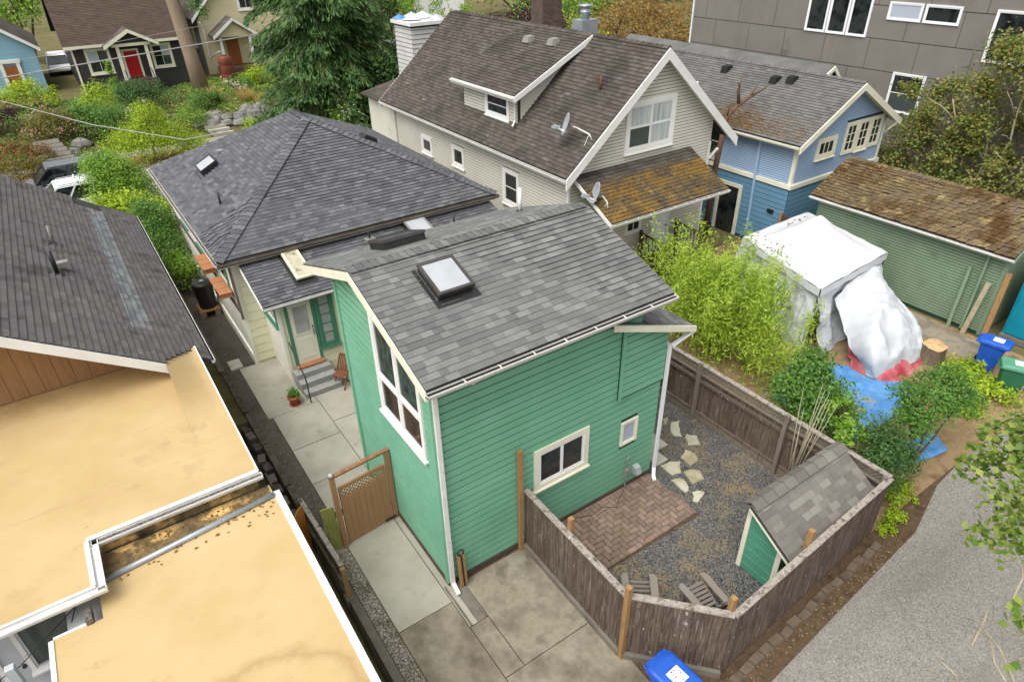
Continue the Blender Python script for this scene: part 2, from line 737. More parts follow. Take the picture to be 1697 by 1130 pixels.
# ---------------------------------------------------------------- material list
mat('green_paint', [(102, 161, 130), (110, 169, 138), (118, 176, 146)], .6, 1.1, .05, 30, piece=.25, patches=[((128, 184, 155), 2.2, .66, .85, (1, 1, .5))], grit=.06, gs=40)
mat('underlay_green', [(34, 62, 48)], .9)  # these three dark backings paint the shade line under each siding board
mat('underlay', [(58, 56, 52)], .9)
mat('underlay_blue', [(38, 62, 80)], .9)
mat('green_shed_paint', [(70, 138, 112), (80, 148, 122)], .6, 2, .05, 40, grit=.06)
mat('trim_white', [(216, 215, 210), (228, 227, 224)], .5, 1.5, patches=[((188, 184, 172), 3, .66, .86)], grit=.03)
mat('turret_white', [(172, 172, 168), (186, 186, 182)], .6, 1.5, grit=.05)
mat('trim_cream', [(214, 210, 186), (228, 224, 203)], .55, 1.5, patches=[((186, 180, 154), 4, .64, .84)], grit=.04)
mat('vinyl_white', [(228, 229, 230)], .35)
mat('gutter_white', [(206, 204, 196), (224, 223, 219)], .45, 3, patches=[((150, 143, 128), 6, .6, .82)])
mat('gutter_dark', [(24, 21, 19), (42, 36, 30)], .95, 30, .4, 60)
mat('gutter_brown', [(96, 84, 74), (120, 108, 98)], .6, 2, patches=[((176, 170, 160), 7, .6, .75)])
mat('gutter_debris', [(50, 44, 38), (118, 112, 104), (38, 33, 28)], .95, 14, .6, 50)
SH_G = [(88, 89, 90), (108, 109, 106), (98, 99, 99), (124, 125, 121), (92, 93, 94), (114, 114, 112), (134, 134, 129)]
mat('shingle_green_house', SH_G, .9, 1.2, .35, 220, piece=.86, grit=.28, gs=150, spec=.2)
mat('shingle_hip', [(70, 71, 74), (92, 93, 96), (81, 82, 85), (108, 109, 111), (74, 75, 79), (99, 99, 101), (87, 87, 90)], .9, 1.2, .35, 200, piece=.86, grit=.25, gs=140, spec=.2)
mat('shingle_shed', [(98, 93, 87), (116, 111, 104), (107, 102, 96), (132, 127, 119), (102, 97, 91), (123, 118, 111)], .9, 1.2, .35, 220, piece=.88, grit=.25, gs=160, spec=.2)
mat('shingle_old', [(58, 53, 48), (92, 86, 78), (72, 66, 60), (106, 100, 92)], .95, 1.4, .4, 120, piece=.6, patches=[((56, 52, 50), .55, .5, .74), ((134, 127, 117), 3.2, .66, .8), ((112, 84, 42), 1.5, .68, .76)], grit=.28, gs=70, spec=.15)
mat('shingle_moss', [(70, 62, 54), (88, 78, 66)], .95, 2, .5, 60, piece=.35, patches=[((120, 92, 44), 1.1, .42, .6), ((146, 122, 62), 2.6, .54, .69), ((62, 48, 36), 3.2, .56, .7)], grit=.3, gs=50, spec=.1)
mat('shingle_garage', [(78, 66, 48), (116, 99, 72), (94, 81, 62), (134, 117, 86)], .95, 1.5, .6, 45, piece=.6, patches=[((80, 58, 34), .8, .46, .6), ((150, 130, 84), 2.4, .56, .7), ((96, 90, 86), .9, .6, .72)], grit=.32, gs=40, spec=.1)
mat('shingle_blue_house', [(80, 79, 77), (112, 111, 108), (95, 94, 92), (122, 121, 118)], .95, 1.4, .4, 100, piece=.7, patches=[((78, 76, 75), .8, .54, .74)], grit=.22, gs=60, spec=.15)
mat('shingle_dark', [(72, 70, 71), (102, 99, 99), (86, 83, 83), (112, 109, 108)], .95, 1.2, .4, 90, piece=.7, patches=[((96, 94, 96), .5, .52, .75), ((62, 58, 58), .8, .56, .72)], grit=.2, gs=60, spec=.15)
mat('shingle_patch', [(82, 82, 84), (122, 125, 126), (92, 93, 95), (130, 132, 132)], .9, 1.2, .3, 120, piece=.85, grit=.2, spec=.2)
mat('shingle_brown', [(74, 62, 54), (92, 78, 68)], .95, 2, .4, 60, piece=.5, grit=.2, spec=.15)
mat('roof_deck', [(52, 50, 50), (64, 62, 60)], .95, 3)
mat('black_metal', [(28, 28, 29), (38, 38, 39)], .5, 6, spec=.5)
mat('flashing_dark', [(58, 54, 52), (76, 72, 70)], .55, 4, spec=.4)
mat('lead_flash', [(120, 118, 114), (140, 138, 133)], .55, 6)
mat('skylight_dome', [(158, 162, 166), (172, 175, 178)], .3, 3, spec=.6)
mat('skylight_glass_tan', [(150, 142, 112), (186, 180, 152), (96, 92, 76)], .2, 6, spec=.7)
mat('glass_dark', [(18, 21, 23), (48, 53, 53), (24, 28, 30)], .05, 1.3, spec=.65, nlo=.4, nhi=.7)
glassmat('glass_mid', (70, 78, 76), .08)
glassmat('glass_pale', (168, 176, 190), .2)
mat('glass_frost', [(150, 152, 148), (176, 178, 172)], .25, 3, spec=.6)
mat('glass_brown', [(58, 46, 38), (84, 70, 58), (34, 40, 36)], .07, 1.6, spec=.7)
mat('glass_green', [(40, 52, 46), (78, 92, 84), (30, 34, 32)], .07, 2.2, spec=.7)
mat('curtain', [(120, 134, 140), (190, 194, 192), (150, 164, 174)], .5, 3, vec=(3, 3, .12), spec=.6)
mat('cream_paint', [(214, 212, 176), (224, 222, 188)], .6, 1.5, .04, 30, patches=[((204, 200, 158), 3, .6, .8)], grit=.04)
mat('cream_white', [(220, 218, 202), (230, 229, 216)], .6, 1.5, .05, 40, grit=.05)
mat('green_trim', [(62, 124, 96), (74, 136, 108)], .55, 4)
mat('brown_trim', [(66, 56, 48), (88, 76, 66)], .65, 6)
mat('grey_siding', [(196, 192, 179), (206, 202, 189)], .6, .8, patches=[((180, 174, 160), .8, .6, .8)], grit=.04)
mat('blue_light', [(146, 172, 202), (154, 180, 208)], .6, 1, grit=.05)
mat('blue_dark', [(90, 134, 162), (100, 144, 172)], .6, 1.2, grit=.06)
mat('garage_green', [(112, 134, 108), (124, 146, 118)], .65, 1.4, patches=[((98, 118, 92), 1.2, .58, .8)], grit=.06)
mat('panel_grey', [(112, 106, 100), (124, 118, 112)], .8, .8, patches=[((134, 124, 110), .9, .58, .82, (1, 2.5, .35)), ((84, 76, 72), .5, .6, .8)], grit=.1, gs=40, piece=.3)
mat('panel_gap', [(48, 45, 43)], .9)
mat('tan_roof', [(178, 150, 102), (185, 159, 111), (190, 166, 120)], .55, .5, .06, 12, patches=[((160, 132, 92), .9, .62, .86), ((170, 143, 101), .3, .55, .6), ((140, 112, 76), 2.6, .68, .8), ((104, 84, 56), 22, .74, .79)], grit=.06, gs=30, spec=.3)

def tan_dirt():
    m = MATS['tan_roof']
    nt = m.node_tree
    b = nt.nodes['Principled BSDF']
    src = b.inputs['Base Color'].links[0].from_socket
    g = nt.nodes.new('ShaderNodeNewGeometry')
    sp = nt.nodes.new('ShaderNodeSeparateXYZ')
    nt.links.new(g.outputs['Position'], sp.inputs[0])
    n1 = _noise(nt, g.outputs['Position'], 1.4, 5, .6)
    # grime washed off the brown wall, a drying ring on the lower roof and dirt along the gutter
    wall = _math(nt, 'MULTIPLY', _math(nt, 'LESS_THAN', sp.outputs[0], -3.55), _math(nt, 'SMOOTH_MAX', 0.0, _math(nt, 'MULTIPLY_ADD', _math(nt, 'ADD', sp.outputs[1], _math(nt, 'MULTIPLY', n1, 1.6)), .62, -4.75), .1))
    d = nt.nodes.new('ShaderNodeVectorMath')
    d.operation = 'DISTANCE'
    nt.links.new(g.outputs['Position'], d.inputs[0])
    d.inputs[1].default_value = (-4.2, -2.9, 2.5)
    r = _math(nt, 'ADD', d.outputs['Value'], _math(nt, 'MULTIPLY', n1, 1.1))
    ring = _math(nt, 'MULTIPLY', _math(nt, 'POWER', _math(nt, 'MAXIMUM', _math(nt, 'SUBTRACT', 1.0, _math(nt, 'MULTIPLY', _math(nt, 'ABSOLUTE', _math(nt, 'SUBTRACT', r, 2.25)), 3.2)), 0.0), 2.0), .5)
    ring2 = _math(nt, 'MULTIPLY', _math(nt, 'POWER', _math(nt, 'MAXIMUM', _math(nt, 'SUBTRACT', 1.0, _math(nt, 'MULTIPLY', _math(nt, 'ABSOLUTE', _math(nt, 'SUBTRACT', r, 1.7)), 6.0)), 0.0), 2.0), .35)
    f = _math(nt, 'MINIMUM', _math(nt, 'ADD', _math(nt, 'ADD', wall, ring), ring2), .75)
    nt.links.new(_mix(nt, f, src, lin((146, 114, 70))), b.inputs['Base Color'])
tan_dirt()
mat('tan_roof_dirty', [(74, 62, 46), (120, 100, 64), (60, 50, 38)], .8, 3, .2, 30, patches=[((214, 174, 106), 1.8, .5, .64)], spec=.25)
mat('tan_seam', [(164, 136, 94), (178, 151, 108)], .6, 3)
mat('white_metal', [(206, 205, 200), (224, 224, 222)], .45, 2, patches=[((150, 146, 138), 5, .6, .76)])
mat('grey_paint', [(168, 172, 176), (180, 184, 188)], .6, 1.5)
mat('brown_siding', [(134, 98, 62), (150, 112, 74)], .65, 2, vec=(6, 6, .6), grit=.06)
mat('wood_fence', [(62, 50, 42), (112, 98, 86), (80, 66, 56), (134, 122, 110)], .9, 3, .4, 20, piece=.45, vec=(7, 7, .6), patches=[((176, 168, 158), 9, .64, .70, (1, 1, .7)), ((146, 136, 124), 5, .6, .7, (3, 3, .25)), ((96, 96, 60), .9, .62, .85)], spec=.15)
mat('wood_fence_cap', [(110, 100, 88), (160, 152, 142), (84, 74, 64)], .9, 8, .4, 30, patches=[((196, 190, 182), 9, .6, .7), ((104, 100, 56), 3, .6, .76)], spec=.15)
mat('wood_grey', [(96, 86, 76), (128, 118, 106), (110, 104, 90)], .9, 3, .3, 20, piece=.3, vec=(7, 7, .6), patches=[((108, 110, 78), 1.2, .56, .8)], spec=.15)
mat('wood_grey_cap', [(110, 100, 88), (150, 142, 130)], .9, 8, .3, 30, spec=.15)
mat('wood_post', [(138, 102, 62), (162, 126, 82), (122, 92, 60)], .8, 4, .2, 20, vec=(8, 8, .6), spec=.2)
mat('wood_brown', [(72, 52, 42), (98, 72, 58)], .85, 4, .2, 20, vec=(6, 6, .6), piece=.4)
mat('gate_paint', [(150, 110, 74), (162, 122, 84)], .65, 3, .08, 20, piece=.2, vec=(5, 5, .5), grit=.05)
mat('gate_paint_cap', [(150, 110, 74), (120, 84, 58)], .65, 8)
mat('wood_orange', [(176, 104, 34), (196, 122, 44)], .6, 4, vec=(8, 8, .5))
mat('wood_moss', [(104, 112, 40), (140, 144, 70), (122, 110, 66)], .9, 5, .2, 20, vec=(5, 5, .7))
mat('timber_dark', [(60, 50, 42), (86, 76, 66), (104, 96, 86)], .95, 5, .5, 25)
mat('edge_stone', [(74, 62, 50), (104, 90, 74), (88, 76, 64)], .95, 4, .4, 30, piece=.4, grit=.2)
mat('cedar_plank', [(158, 104, 66), (176, 120, 80)], .7, 6, .1, 30, piece=.3)
mat('teak', [(104, 64, 40), (130, 84, 56)], .6, 8, vec=(6, 6, 6))
mat('resin_taupe', [(128, 118, 108), (140, 130, 120)], .55, 2)
mat('concrete', [(140, 136, 122), (158, 154, 139), (170, 166, 151)], .9, .9, .12, 120, patches=[((122, 116, 102), 1.4, .58, .8), ((182, 178, 166), 2.4, .64, .8)], grit=.22, gs=120, spec=.2, piece=.25)
mat('concrete_dark', [(100, 92, 78), (120, 112, 97), (140, 132, 114), (112, 104, 90)], .9, 1.3, .15, 100, patches=[((92, 84, 70), .8, .6, .8), ((152, 147, 132), 1.0, .56, .78), ((118, 116, 78), 1.3, .7, .82)], grit=.25, gs=110, spec=.2)
mat('concrete_pale', [(168, 164, 152), (182, 178, 166)], .9, 1.5, .1, 90, grit=.15, gs=90, spec=.2, piece=.3)
mat('concrete_kerb', [(96, 90, 80), (124, 118, 106)], .95, 2, .3, 50, patches=[((84, 88, 56), 2, .58, .75)], grit=.2)
gravelmat('asphalt', [(96, 92, 85), (124, 120, 112), (140, 136, 127), (112, 108, 100), (152, 148, 139), (130, 126, 117)], 44, .3, [((112, 108, 100), .8, .52, .7, (.12, 1, 1)), ((140, 136, 127), .5, .62, .8)])
mat('street_concrete', [(132, 126, 114), (150, 144, 132)], .9, .7, grit=.15, gs=40)
mat('soil', [(66, 52, 40), (92, 74, 56), (78, 62, 48)], 1, 3, .6, 40, patches=[((116, 96, 70), 4, .56, .72)], grit=.35, gs=60, spec=.1)
mat('soil_dry', [(128, 104, 76), (148, 124, 92), (104, 82, 58)], 1, 1.5, .5, 40, patches=[((96, 104, 44), 1.4, .58, .7)], grit=.3, gs=50, spec=.1)
mat('ground', [(86, 82, 52), (104, 98, 64), (74, 76, 40)], 1, .4, .4, 20, patches=[((142, 122, 78), .25, .56, .7)], grit=.3, gs=30, spec=.1)
gravelmat('gravel', [(40, 40, 42), (72, 72, 74), (104, 102, 100), (58, 58, 60), (132, 128, 120), (84, 84, 86)], 38, .9, [((148, 126, 82), .75, .55, .72), ((84, 66, 44), .8, .7, .86)])
gravelmat('gravel_strip', [(60, 56, 50), (120, 114, 102), (160, 152, 138), (84, 78, 68), (190, 182, 164), (100, 94, 84)], 42, .9, [((88, 78, 56), 1.6, .56, .7)])
gravelmat('path_gravel', [(64, 58, 52), (92, 84, 76), (74, 68, 62), (116, 108, 98)], 55, .7, [((58, 50, 40), 1.1, .55, .75)])
mat('brick_paver', [(128, 106, 92), (146, 122, 107), (116, 98, 86), (156, 136, 122)], .9, 1.2, .25, 90, piece=.5, patches=[((122, 106, 82), .7, .56, .74), ((182, 150, 138), .9, .6, .8)], grit=.2, gs=120, spec=.2)
mat('flagstone', [(170, 166, 142), (190, 185, 164), (152, 142, 108), (180, 178, 166)], .9, 3, .4, 30, piece=.65, grit=.18, gs=80, spec=.2)
mat('red_brick', [(84, 68, 62), (108, 90, 82), (70, 58, 54)], .95, 3, .3, 60, piece=.7, grit=.15)
mat('terracotta', [(158, 82, 46), (176, 98, 60)], .75, 5, .1, 40)
mat('black_plastic', [(26, 27, 28), (34, 35, 36)], .45, 5, spec=.5)
mat('bin_blue', [(24, 74, 172), (34, 90, 192)], .4, 3, patches=[((90, 110, 130), 8, .7, .85)], spec=.45)
mat('bin_green', [(34, 94, 66), (44, 108, 78)], .45, 3, spec=.45)
mat('bin_lid_green', [(76, 138, 108), (88, 150, 120)], .45, 3, spec=.45)
mat('paper_label', [(224, 224, 224)], .5)
mat('ink', [(50, 70, 130)], .6)
mat('ink_red', [(180, 60, 60)], .6)
mat('tent_white', [(192, 194, 197), (200, 202, 204)], .55, 1, .15, 3, spec=.35)
mat('tarp_white', [(176, 179, 184), (196, 199, 203)], .45, 1.5, .25, 5, spec=.4)
mat('tarp_blue', [(62, 122, 182), (92, 150, 204)], .5, 2, .6, 5, patches=[((150, 134, 108), 1.8, .54, .64), ((120, 168, 214), 4, .6, .75)], spec=.4)
mat('cloth_red', [(152, 48, 56), (184, 92, 98), (196, 128, 130)], .8, 2, .2, 8)
mat('teal_paint', [(0, 122, 146), (8, 134, 158)], .5, 2)
mat('stump_bark', [(84, 72, 58), (116, 102, 84)], .95, 5, .6, 25, vec=(4, 4, .5))
mat('stump_cut', [(170, 132, 88), (200, 164, 118), (140, 106, 70)], .9, 9, .2, 40)
mat('bark', [(78, 66, 54), (104, 90, 74)], .95, 6, .5, 30, vec=(3, 3, .5))
mat('bark_pale', [(150, 138, 112), (172, 160, 134)], .9, 6, .3, 30)
mat('snag_wood', [(86, 62, 48), (112, 84, 64)], .9, 6, .4, 20)
mat('pole_wood', [(126, 108, 90), (150, 132, 112)], .95, 4, .4, 30, vec=(4, 4, .2))
mat('rock', [(104, 102, 98), (132, 130, 124), (88, 86, 82)], .95, 2, .6, 12, piece=.4, grit=.15)
mat('wire', [(150, 148, 146)], .6)
mat('wire_dark', [(40, 40, 40)], .6)
mat('charcoal_paint', [(52, 50, 52), (60, 58, 60)], .7, 1.5, grit=.06)
mat('red_door', [(176, 18, 30)], .45)
mat('wood_door', [(138, 78, 36), (156, 94, 48)], .5, 3, vec=(6, 6, .6))
mat('door_cream', [(218, 216, 192), (226, 225, 204)], .5, 2)
mat('sky_siding', [(122, 164, 184), (134, 176, 196)], .6, 1, grit=.05)
mat('far_cream', [(196, 186, 148), (206, 197, 160)], .6, 1, grit=.05)
mat('far_grey_siding', [(150, 148, 140), (162, 160, 152)], .6, 1)
mat('car_dark', [(28, 32, 42)], .25, spec=.6, coat=.6)
mat('car_white', [(222, 224, 226)], .3, spec=.5, coat=.5)
mat('car_trim', [(190, 192, 194)], .25, metal=.6)
mat('tyre', [(24, 24, 24)], .9)
mat('rust_brown', [(112, 54, 40), (126, 64, 48)], .6, 3)
mat('steel', [(150, 156, 164), (170, 176, 184)], .35, 4, metal=.5)
mat('dish_grey', [(150, 156, 160), (164, 170, 172)], .45, 3)
mat('step_stone', [(132, 132, 128), (152, 152, 148)], .9, 3, .3, 40, grit=.25, gs=60)
mat('cane', [(150, 138, 114), (176, 164, 140)], .8, 10)
leafmat('leaf_bamboo', [(102, 142, 30), (148, 182, 46), (194, 214, 82), (164, 196, 56)], .43)
leafmat('leaf_bright', [(82, 124, 34), (120, 162, 48), (156, 190, 66)], .35)
leafmat('leaf_lime', [(116, 150, 20), (156, 184, 30), (190, 206, 52)], .35)
leafmat('leaf_mid', [(58, 100, 34), (90, 136, 50), (124, 164, 68)], .35)
leafmat('leaf_dark', [(42, 74, 34), (66, 104, 46), (94, 130, 60)], .3)
leafmat('leaf_olive', [(78, 84, 24), (108, 108, 38), (132, 112, 44), (90, 104, 36)], .28)
leafmat('leaf_rust', [(104, 74, 34), (140, 100, 44), (92, 92, 36)], .25)
leafmat('leaf_brown', [(134, 104, 44), (160, 124, 58), (118, 98, 38)], .25)
leafmat('leaf_maroon', [(46, 22, 30), (70, 36, 44), (58, 30, 34)], .2)
leafmat('leaf_maple', [(112, 132, 58), (140, 154, 72), (160, 138, 76), (104, 132, 54), (132, 154, 66)], .42)
leafmat('leaf_birch', [(70, 104, 32), (104, 138, 46), (156, 168, 76), (82, 118, 38)], .4)
leafmat('leaf_spruce', [(38, 68, 32), (60, 96, 44), (86, 122, 58), (112, 142, 70)], .28)
leafmat('leaf_ivy', [(40, 74, 24), (70, 112, 36), (92, 132, 46)], .25)
leafmat('leaf_straw', [(176, 150, 84), (202, 178, 108), (156, 130, 68)], .3)
leafmat('leaf_fallen', [(134, 108, 60), (172, 152, 100), (112, 84, 52), (186, 172, 128)], .1)
leafmat('leaf_moss', [(104, 84, 42), (138, 114, 58), (88, 64, 38), (156, 134, 78)], .1)
leafmat('flower_pale', [(220, 206, 190), (214, 176, 168), (228, 222, 206)], .2)
leafmat('flower_pink', [(176, 122, 112), (196, 150, 140), (150, 110, 80)], .2)


# ---------------------------------------------------------------- the ground and what is laid on it
def gh(x, y):
    """ground height: level block, a ditch by the tan building, the bank across the street"""
    if -2.56 < x < -1.93 and y < 8.3:
        return -.7
    if x <= -2.56 and y < 21:
        return -.72
    if y > 40.5:
        t = min(1, (y - 40.5) / 5.0)
        return 1.3 * t + max(0, y - 60) * .012 - .03
    return -.03


xs = sorted(set([-260, -180, -120, -80, -50, -35, -25] + list(range(-20, 41, 2)) + [-2.58, -2.55, -1.95, -1.90, 45, 50, 60, 75, 95, 120, 160, 220, 300]))
ys = sorted(set([-80, -50, -30, -20, -12, -8, -4, 0, 4, 8, 8.28, 8.35, 12, 16, 20, 21, 21.4, 25, 30, 34, 37, 39, 40.5, 41.5, 42.5, 44, 45.5, 48, 52, 56, 60, 66, 72, 80, 95, 120, 160, 220, 320, 480]))
mb = MB()
for y in ys:
    for x in xs:
        mb.v.append((x, y, gh(x, y)))
nx = len(xs)
for j in range(len(ys) - 1):
    for i in range(nx - 1):
        mb.f.append((j * nx + i, j * nx + i + 1, (j + 1) * nx + i + 1, (j + 1) * nx + i))
part('ground', mb, 'ground', kind='structure')


def sheet(name, poly, z, m, th=.03, kind='structure', parent=None):
    o = part(name, MB().prism([(x, y, z - th) for x, y in poly], (0, 0, th)), m, parent)
    if parent is None:
        tag(o, kind=kind)
    return o


sheet('alley', [(-40, -30), (70, -30), (70, -4.6), (30, -4.5), (16, -4.3), (13.4, -4.05), (11.4, -4.2), (9.6, -4.68), (6, -4.9), (3.6, -5.05), (2.6, -5.2), (2.2, -5.6), (-40, -5.6)], .0, 'asphalt')
sheet('dirt_verge', [(2.1, -5.62), (3.0, -5.2), (6, -5.0), (9.5, -4.78), (11.4, -4.3), (13.4, -4.15), (16, -4.4), (16, 2), (8.5, 2), (8.5, -4.1), (3.3, -4.35), (2.0, -3.2)], .004, 'soil')
sheet('side_lot', [(8.62, -4.2), (13.2, -4.2), (16, -4.3), (19.3, -4.4), (19.3, 8.4), (8.62, 8.4)], .008, 'soil_dry')
_gp = [at(x, y, z=.014) for x, y in ((1496, 540), (1512, 516), (1560, 540), (1632, 572), (1612, 598), (1545, 570))]
sheet('garage_path', [(p.x, p.y) for p in _gp][::-1], .014, 'concrete_dark', .02)
# driveway and patio: slabs with open joints
drv = sheet('driveway', [(-1.42, -5.7), (2.0, -5.7), (2.0, .2), (-1.42, .2)], -.002, 'soil', .02)
GX = [(-1.40, -.18, -.25, 3.35, 'concrete'), (-1.40, -.18, -3.2, -.27, 'concrete_dark'), (.28, 2.0, -2.25, .06, 'concrete_dark'), (-.16, .26, -2.25, -.98, 'concrete_dark'), (-.16, 2.0, -5.7, -2.27, 'concrete_dark'), (-1.40, -.18, -5.7, -3.22, 'concrete_dark'), (-.16, .02, -.96, 3.35, 'concrete')]
for a, b, c, d, m in GX:
    part('concrete_slab', MB().box(a, b, c, d, -.03, .018), m, drv)
part('drain_pad', MB().box(-.14, .26, -.96, .14, -.03, .012).box(-.14, -.10, -.96, .14, .0125, .04).box(.22, .26, -.96, .14, .0125, .04), 'concrete_kerb', drv)
pat = sheet('patio', [(-1.5, 3.5), (2.2, 3.5), (2.2, 11.1), (-1.5, 11.1)], -.002, 'soil', .02)
for a, b, c, d in ((-1.36, .0, 3.55, 4.75), (-1.36, -.0, 4.77, 6.28), (-1.36, .0, 6.30, 8.02), (.02, 1.35, 4.36, 6.85), (.02, 1.35, 6.87, 9.25), (-1.48, -.02, 8.04, 11.12), (-.0, .9, 8.04, 9.25)):
    part('concrete_slab', MB().box(a, b, c, d, -.03, .02 + random.uniform(-.003, .003)), 'concrete', pat)
sheet('gravel_strip', [(-1.74, -6), (-1.42, -6), (-1.42, 3.3), (-1.74, 3.3)], .012, 'gravel_strip')
sheet('side_path', [(-1.9, 3.3), (-1.38, 3.3), (-1.38, 8.0), (-1.5, 11.15), (-.9, 11.15), (-.9, 24), (-1.9, 24)], .002, 'path_gravel')
for a, b in ((11.15, 11.42), (11.44, 11.72)):
    part('paving_block', MB().box(-1.72, -1.34, a, b, -.02, .06), 'concrete_pale', bpy.data.objects['side_path'])
kb = part('concrete_kerb', MB().box(-1.93, -1.76, -6, 3.2, -.72, .03), 'concrete_kerb')
tag(kb, kind='structure')
yard = sheet('gravel_yard', [(2.0, .25), (2.0, -3.2), (3.3, -4.45), (8.5, -4.2), (8.5, 8.4), (5.9, 8.4), (5.9, .25)], .004, 'gravel')
# herringbone brick patio (world x 3.05..5.86, y -1.5..0.12)
bp = sheet('brick_patio', [(2.12, -1.52), (5.86, -1.58), (5.86, .14), (2.12, .14)], .012, 'soil', .03)
bmL = MB().box(.007, .193, .005, .095, 0, .05).mesh('brick', 'brick_paver')
rnd = random.Random(5)
U = .13
bx0, by0, bw_, bh_ = 2.14, -1.5, 3.7, 1.64
nb = 0
for i in range(-40, 60):
    for j in range(-40, 60):
        k = (i - j) % 4
        if k == 0:
            c0, c1, rot = (i, i + 2), (j, j + 1), 0
        elif k == 3:
            c0, c1, rot = (i, i + 1), (j, j + 2), 1
        else:
            continue
        x0, x1, y0, y1 = c0[0] * U, c0[1] * U, c1[0] * U, c1[1] * U
        if x0 < -.01 or y0 < -.01 or x1 > bw_ + .01 or y1 > bh_ + .01:
            cx0, cx1, cy0, cy1 = max(x0, 0), min(x1, bw_), max(y0, 0), min(y1, bh_)
            if cx1 - cx0 < .04 or cy1 - cy0 < .04:
                continue
            x0, x1, y0, y1 = cx0, cx1, cy0, cy1
        zz = .0 + rnd.uniform(-.004, .004)
        o = V((bx0 + x0, by0 + y0, zz))
        sx, sy = x1 - x0, y1 - y0
        if rot == 0:
            M = Matrix.Translation(o) @ Matrix.Diagonal((sx / .2, sy / .1, 1, 1))
        else:
            M = Matrix.Translation(o + V((sx, 0, 0))) @ Matrix.Rotation(math.pi / 2, 4, 'Z') @ Matrix.Diagonal((sy / .2, sx / .1, 1, 1))
        piece('brick', bmL, M, bp)
        nb += 1
print('bricks', nb)
# stepping stones traced at their places on the gravel
STN = [[(1098, 694), (1107, 690), (1105, 702), (1099, 703)], [(1112, 699), (1126, 696), (1127, 712), (1130, 723), (1118, 722), (1111, 713)], [(1138, 719), (1154, 721), (1161, 736), (1140, 737), (1136, 727)],
       [(1128, 757), (1136, 744), (1152, 751), (1157, 762), (1144, 771)], [(1094, 771), (1111, 764), (1128, 764), (1129, 783), (1114, 787)], [(1133, 781), (1146, 777), (1160, 779), (1167, 793), (1148, 802)],
       [(1113, 795), (1130, 792), (1138, 800), (1141, 812), (1136, 816)], [(1147, 815), (1157, 812), (1168, 815), (1161, 825), (1156, 832), (1148, 829)]]
for k, s in enumerate(STN):
    c = [at(x, y, z=.03) for x, y in s]
    if (c[1] - c[0]).cross(c[2] - c[1]).z < 0:
        c.reverse()
    ring = []
    for i in range(len(c)):
        a, b = c[i], c[(i + 1) % len(c)]
        ring += [a, a.lerp(b, .5) + V((random.uniform(-.03, .03), random.uniform(-.03, .03), 0))]
    mid = sum(ring, V()) / len(ring)
    n = len(ring)
    vs = [p - ZU * .035 for p in ring] + [p + ZU * .0 for p in ring] + [mid + (p - mid) * .93 + ZU * .012 for p in ring]
    fs = [(i, (i + 1) % n, n + (i + 1) % n, n + i) for i in range(n)] + [(n + i, n + (i + 1) % n, 2 * n + (i + 1) % n, 2 * n + i) for i in range(n)] + [tuple(range(2 * n, 3 * n))]
    part('stepping_stone', MB().add(vs, fs), 'flagstone', yard)
for (x, y) in ((6.22, .62), (6.64, .62), (6.22, 1.04), (6.64, 1.04), (6.22, .2)):
    part('square_paver', MB().box(x, x + .4, y, y + .4, -.01, .035), 'concrete_pale', yard)
sheet('street', [(-200, 28.5), (300, 28.5), (300, 36.2), (-200, 36.2)], -.02, 'street_concrete')
sheet('far_sidewalk', [(-60, 38.9), (60, 38.9), (60, 40.4), (-60, 40.4)], .0, 'street_concrete')
sheet('near_sidewalk', [(-60, 26), (60, 26), (60, 27.5), (-60, 27.5)], .0, 'street_concrete')
sheet('parking_strip', [(-60, 36.3), (60, 36.3), (60, 38.8), (-60, 38.8)], -.004, 'soil_dry')
sheet('strip_crossing', [(3.3, 36.3), (4.6, 36.3), (5.0, 38.85), (3.7, 38.85)], .002, 'concrete_pale')

# ================================================================ the green house
gX0, gX1, gY0, gY1 = 0.0, 5.05, .15, 4.32
EZ, RZ, EY, RY, RY2 = 5.62, 6.62, -.36, 2.5, 5.42
gh_ = thing('green_house', 'two storey green clapboard house with grey shingle gable roof and white windows in the centre', 'house', (2.5, 2.6, 0))
sl_ = (RZ - EZ) / (RY - EY)
zt = lambda y: (EZ + (y - EY) * sl_ if y < RY else RZ - (y - RY) * sl_) - .1
WY = 5.15
front = PL('S', gY0)
west = PL('W', gX0)
ws = part('front_wall', MB().box(gX0, gX1, gY0, gY0 + .2, .12, zt(gY0)).box(gX1, 5.86, gY0, gY0 + .2, .12, 4.5), 'underlay_green', gh_)
FW_OP = [(2.22, 3.72, 1.51, 2.64), (4.71, 5.23, 1.51, 2.2)]
siding(ws, front, [(0, .14), (5.05, .14), (5.05, zt(gY0)), (0, zt(gY0))], .178, 'green_paint', FW_OP)
siding(ws, front, [(5.05, .14), (5.86, .14), (5.86, 2.98), (5.05, 2.98)], .178, 'green_paint', FW_OP)
ww = part('side_wall', MB().prism([(gX0, gY0 + .2, .12), (gX0, gY1, .12), (gX0, gY1, zt(gY1)), (gX0, RY, zt(RY)), (gX0, gY0 + .2, zt(gY0 + .2))], (.2, 0, 0)), 'underlay_green', gh_)
wpoly = [(gY0, .14), (gY1, .14), (gY1, zt(gY1)), (RY, zt(RY)), (gY0, zt(gY0))]
WO = (.5, 2.5, 3.3, 6.3)
siding(ww, west, wpoly, .178, 'green_paint', [WO], gap=.034)
part('rear_wall', MB().box(.2, 5.86, gY1 - .2, gY1, .12, zt(gY1)), 'green_paint', gh_)
part('end_wall', MB().prism([(5.05, gY0 + .2, 2.5), (5.05, gY1 - .2, 2.5), (5.05, gY1 - .2, zt(gY1)), (5.05, RY, zt(RY)), (5.05, gY0 + .2, zt(gY0 + .2))], (-.15, 0, 0)).box(5.72, 5.86, gY0 + .2, gY1 - .2, .12, 4.45), 'green_paint', gh_)
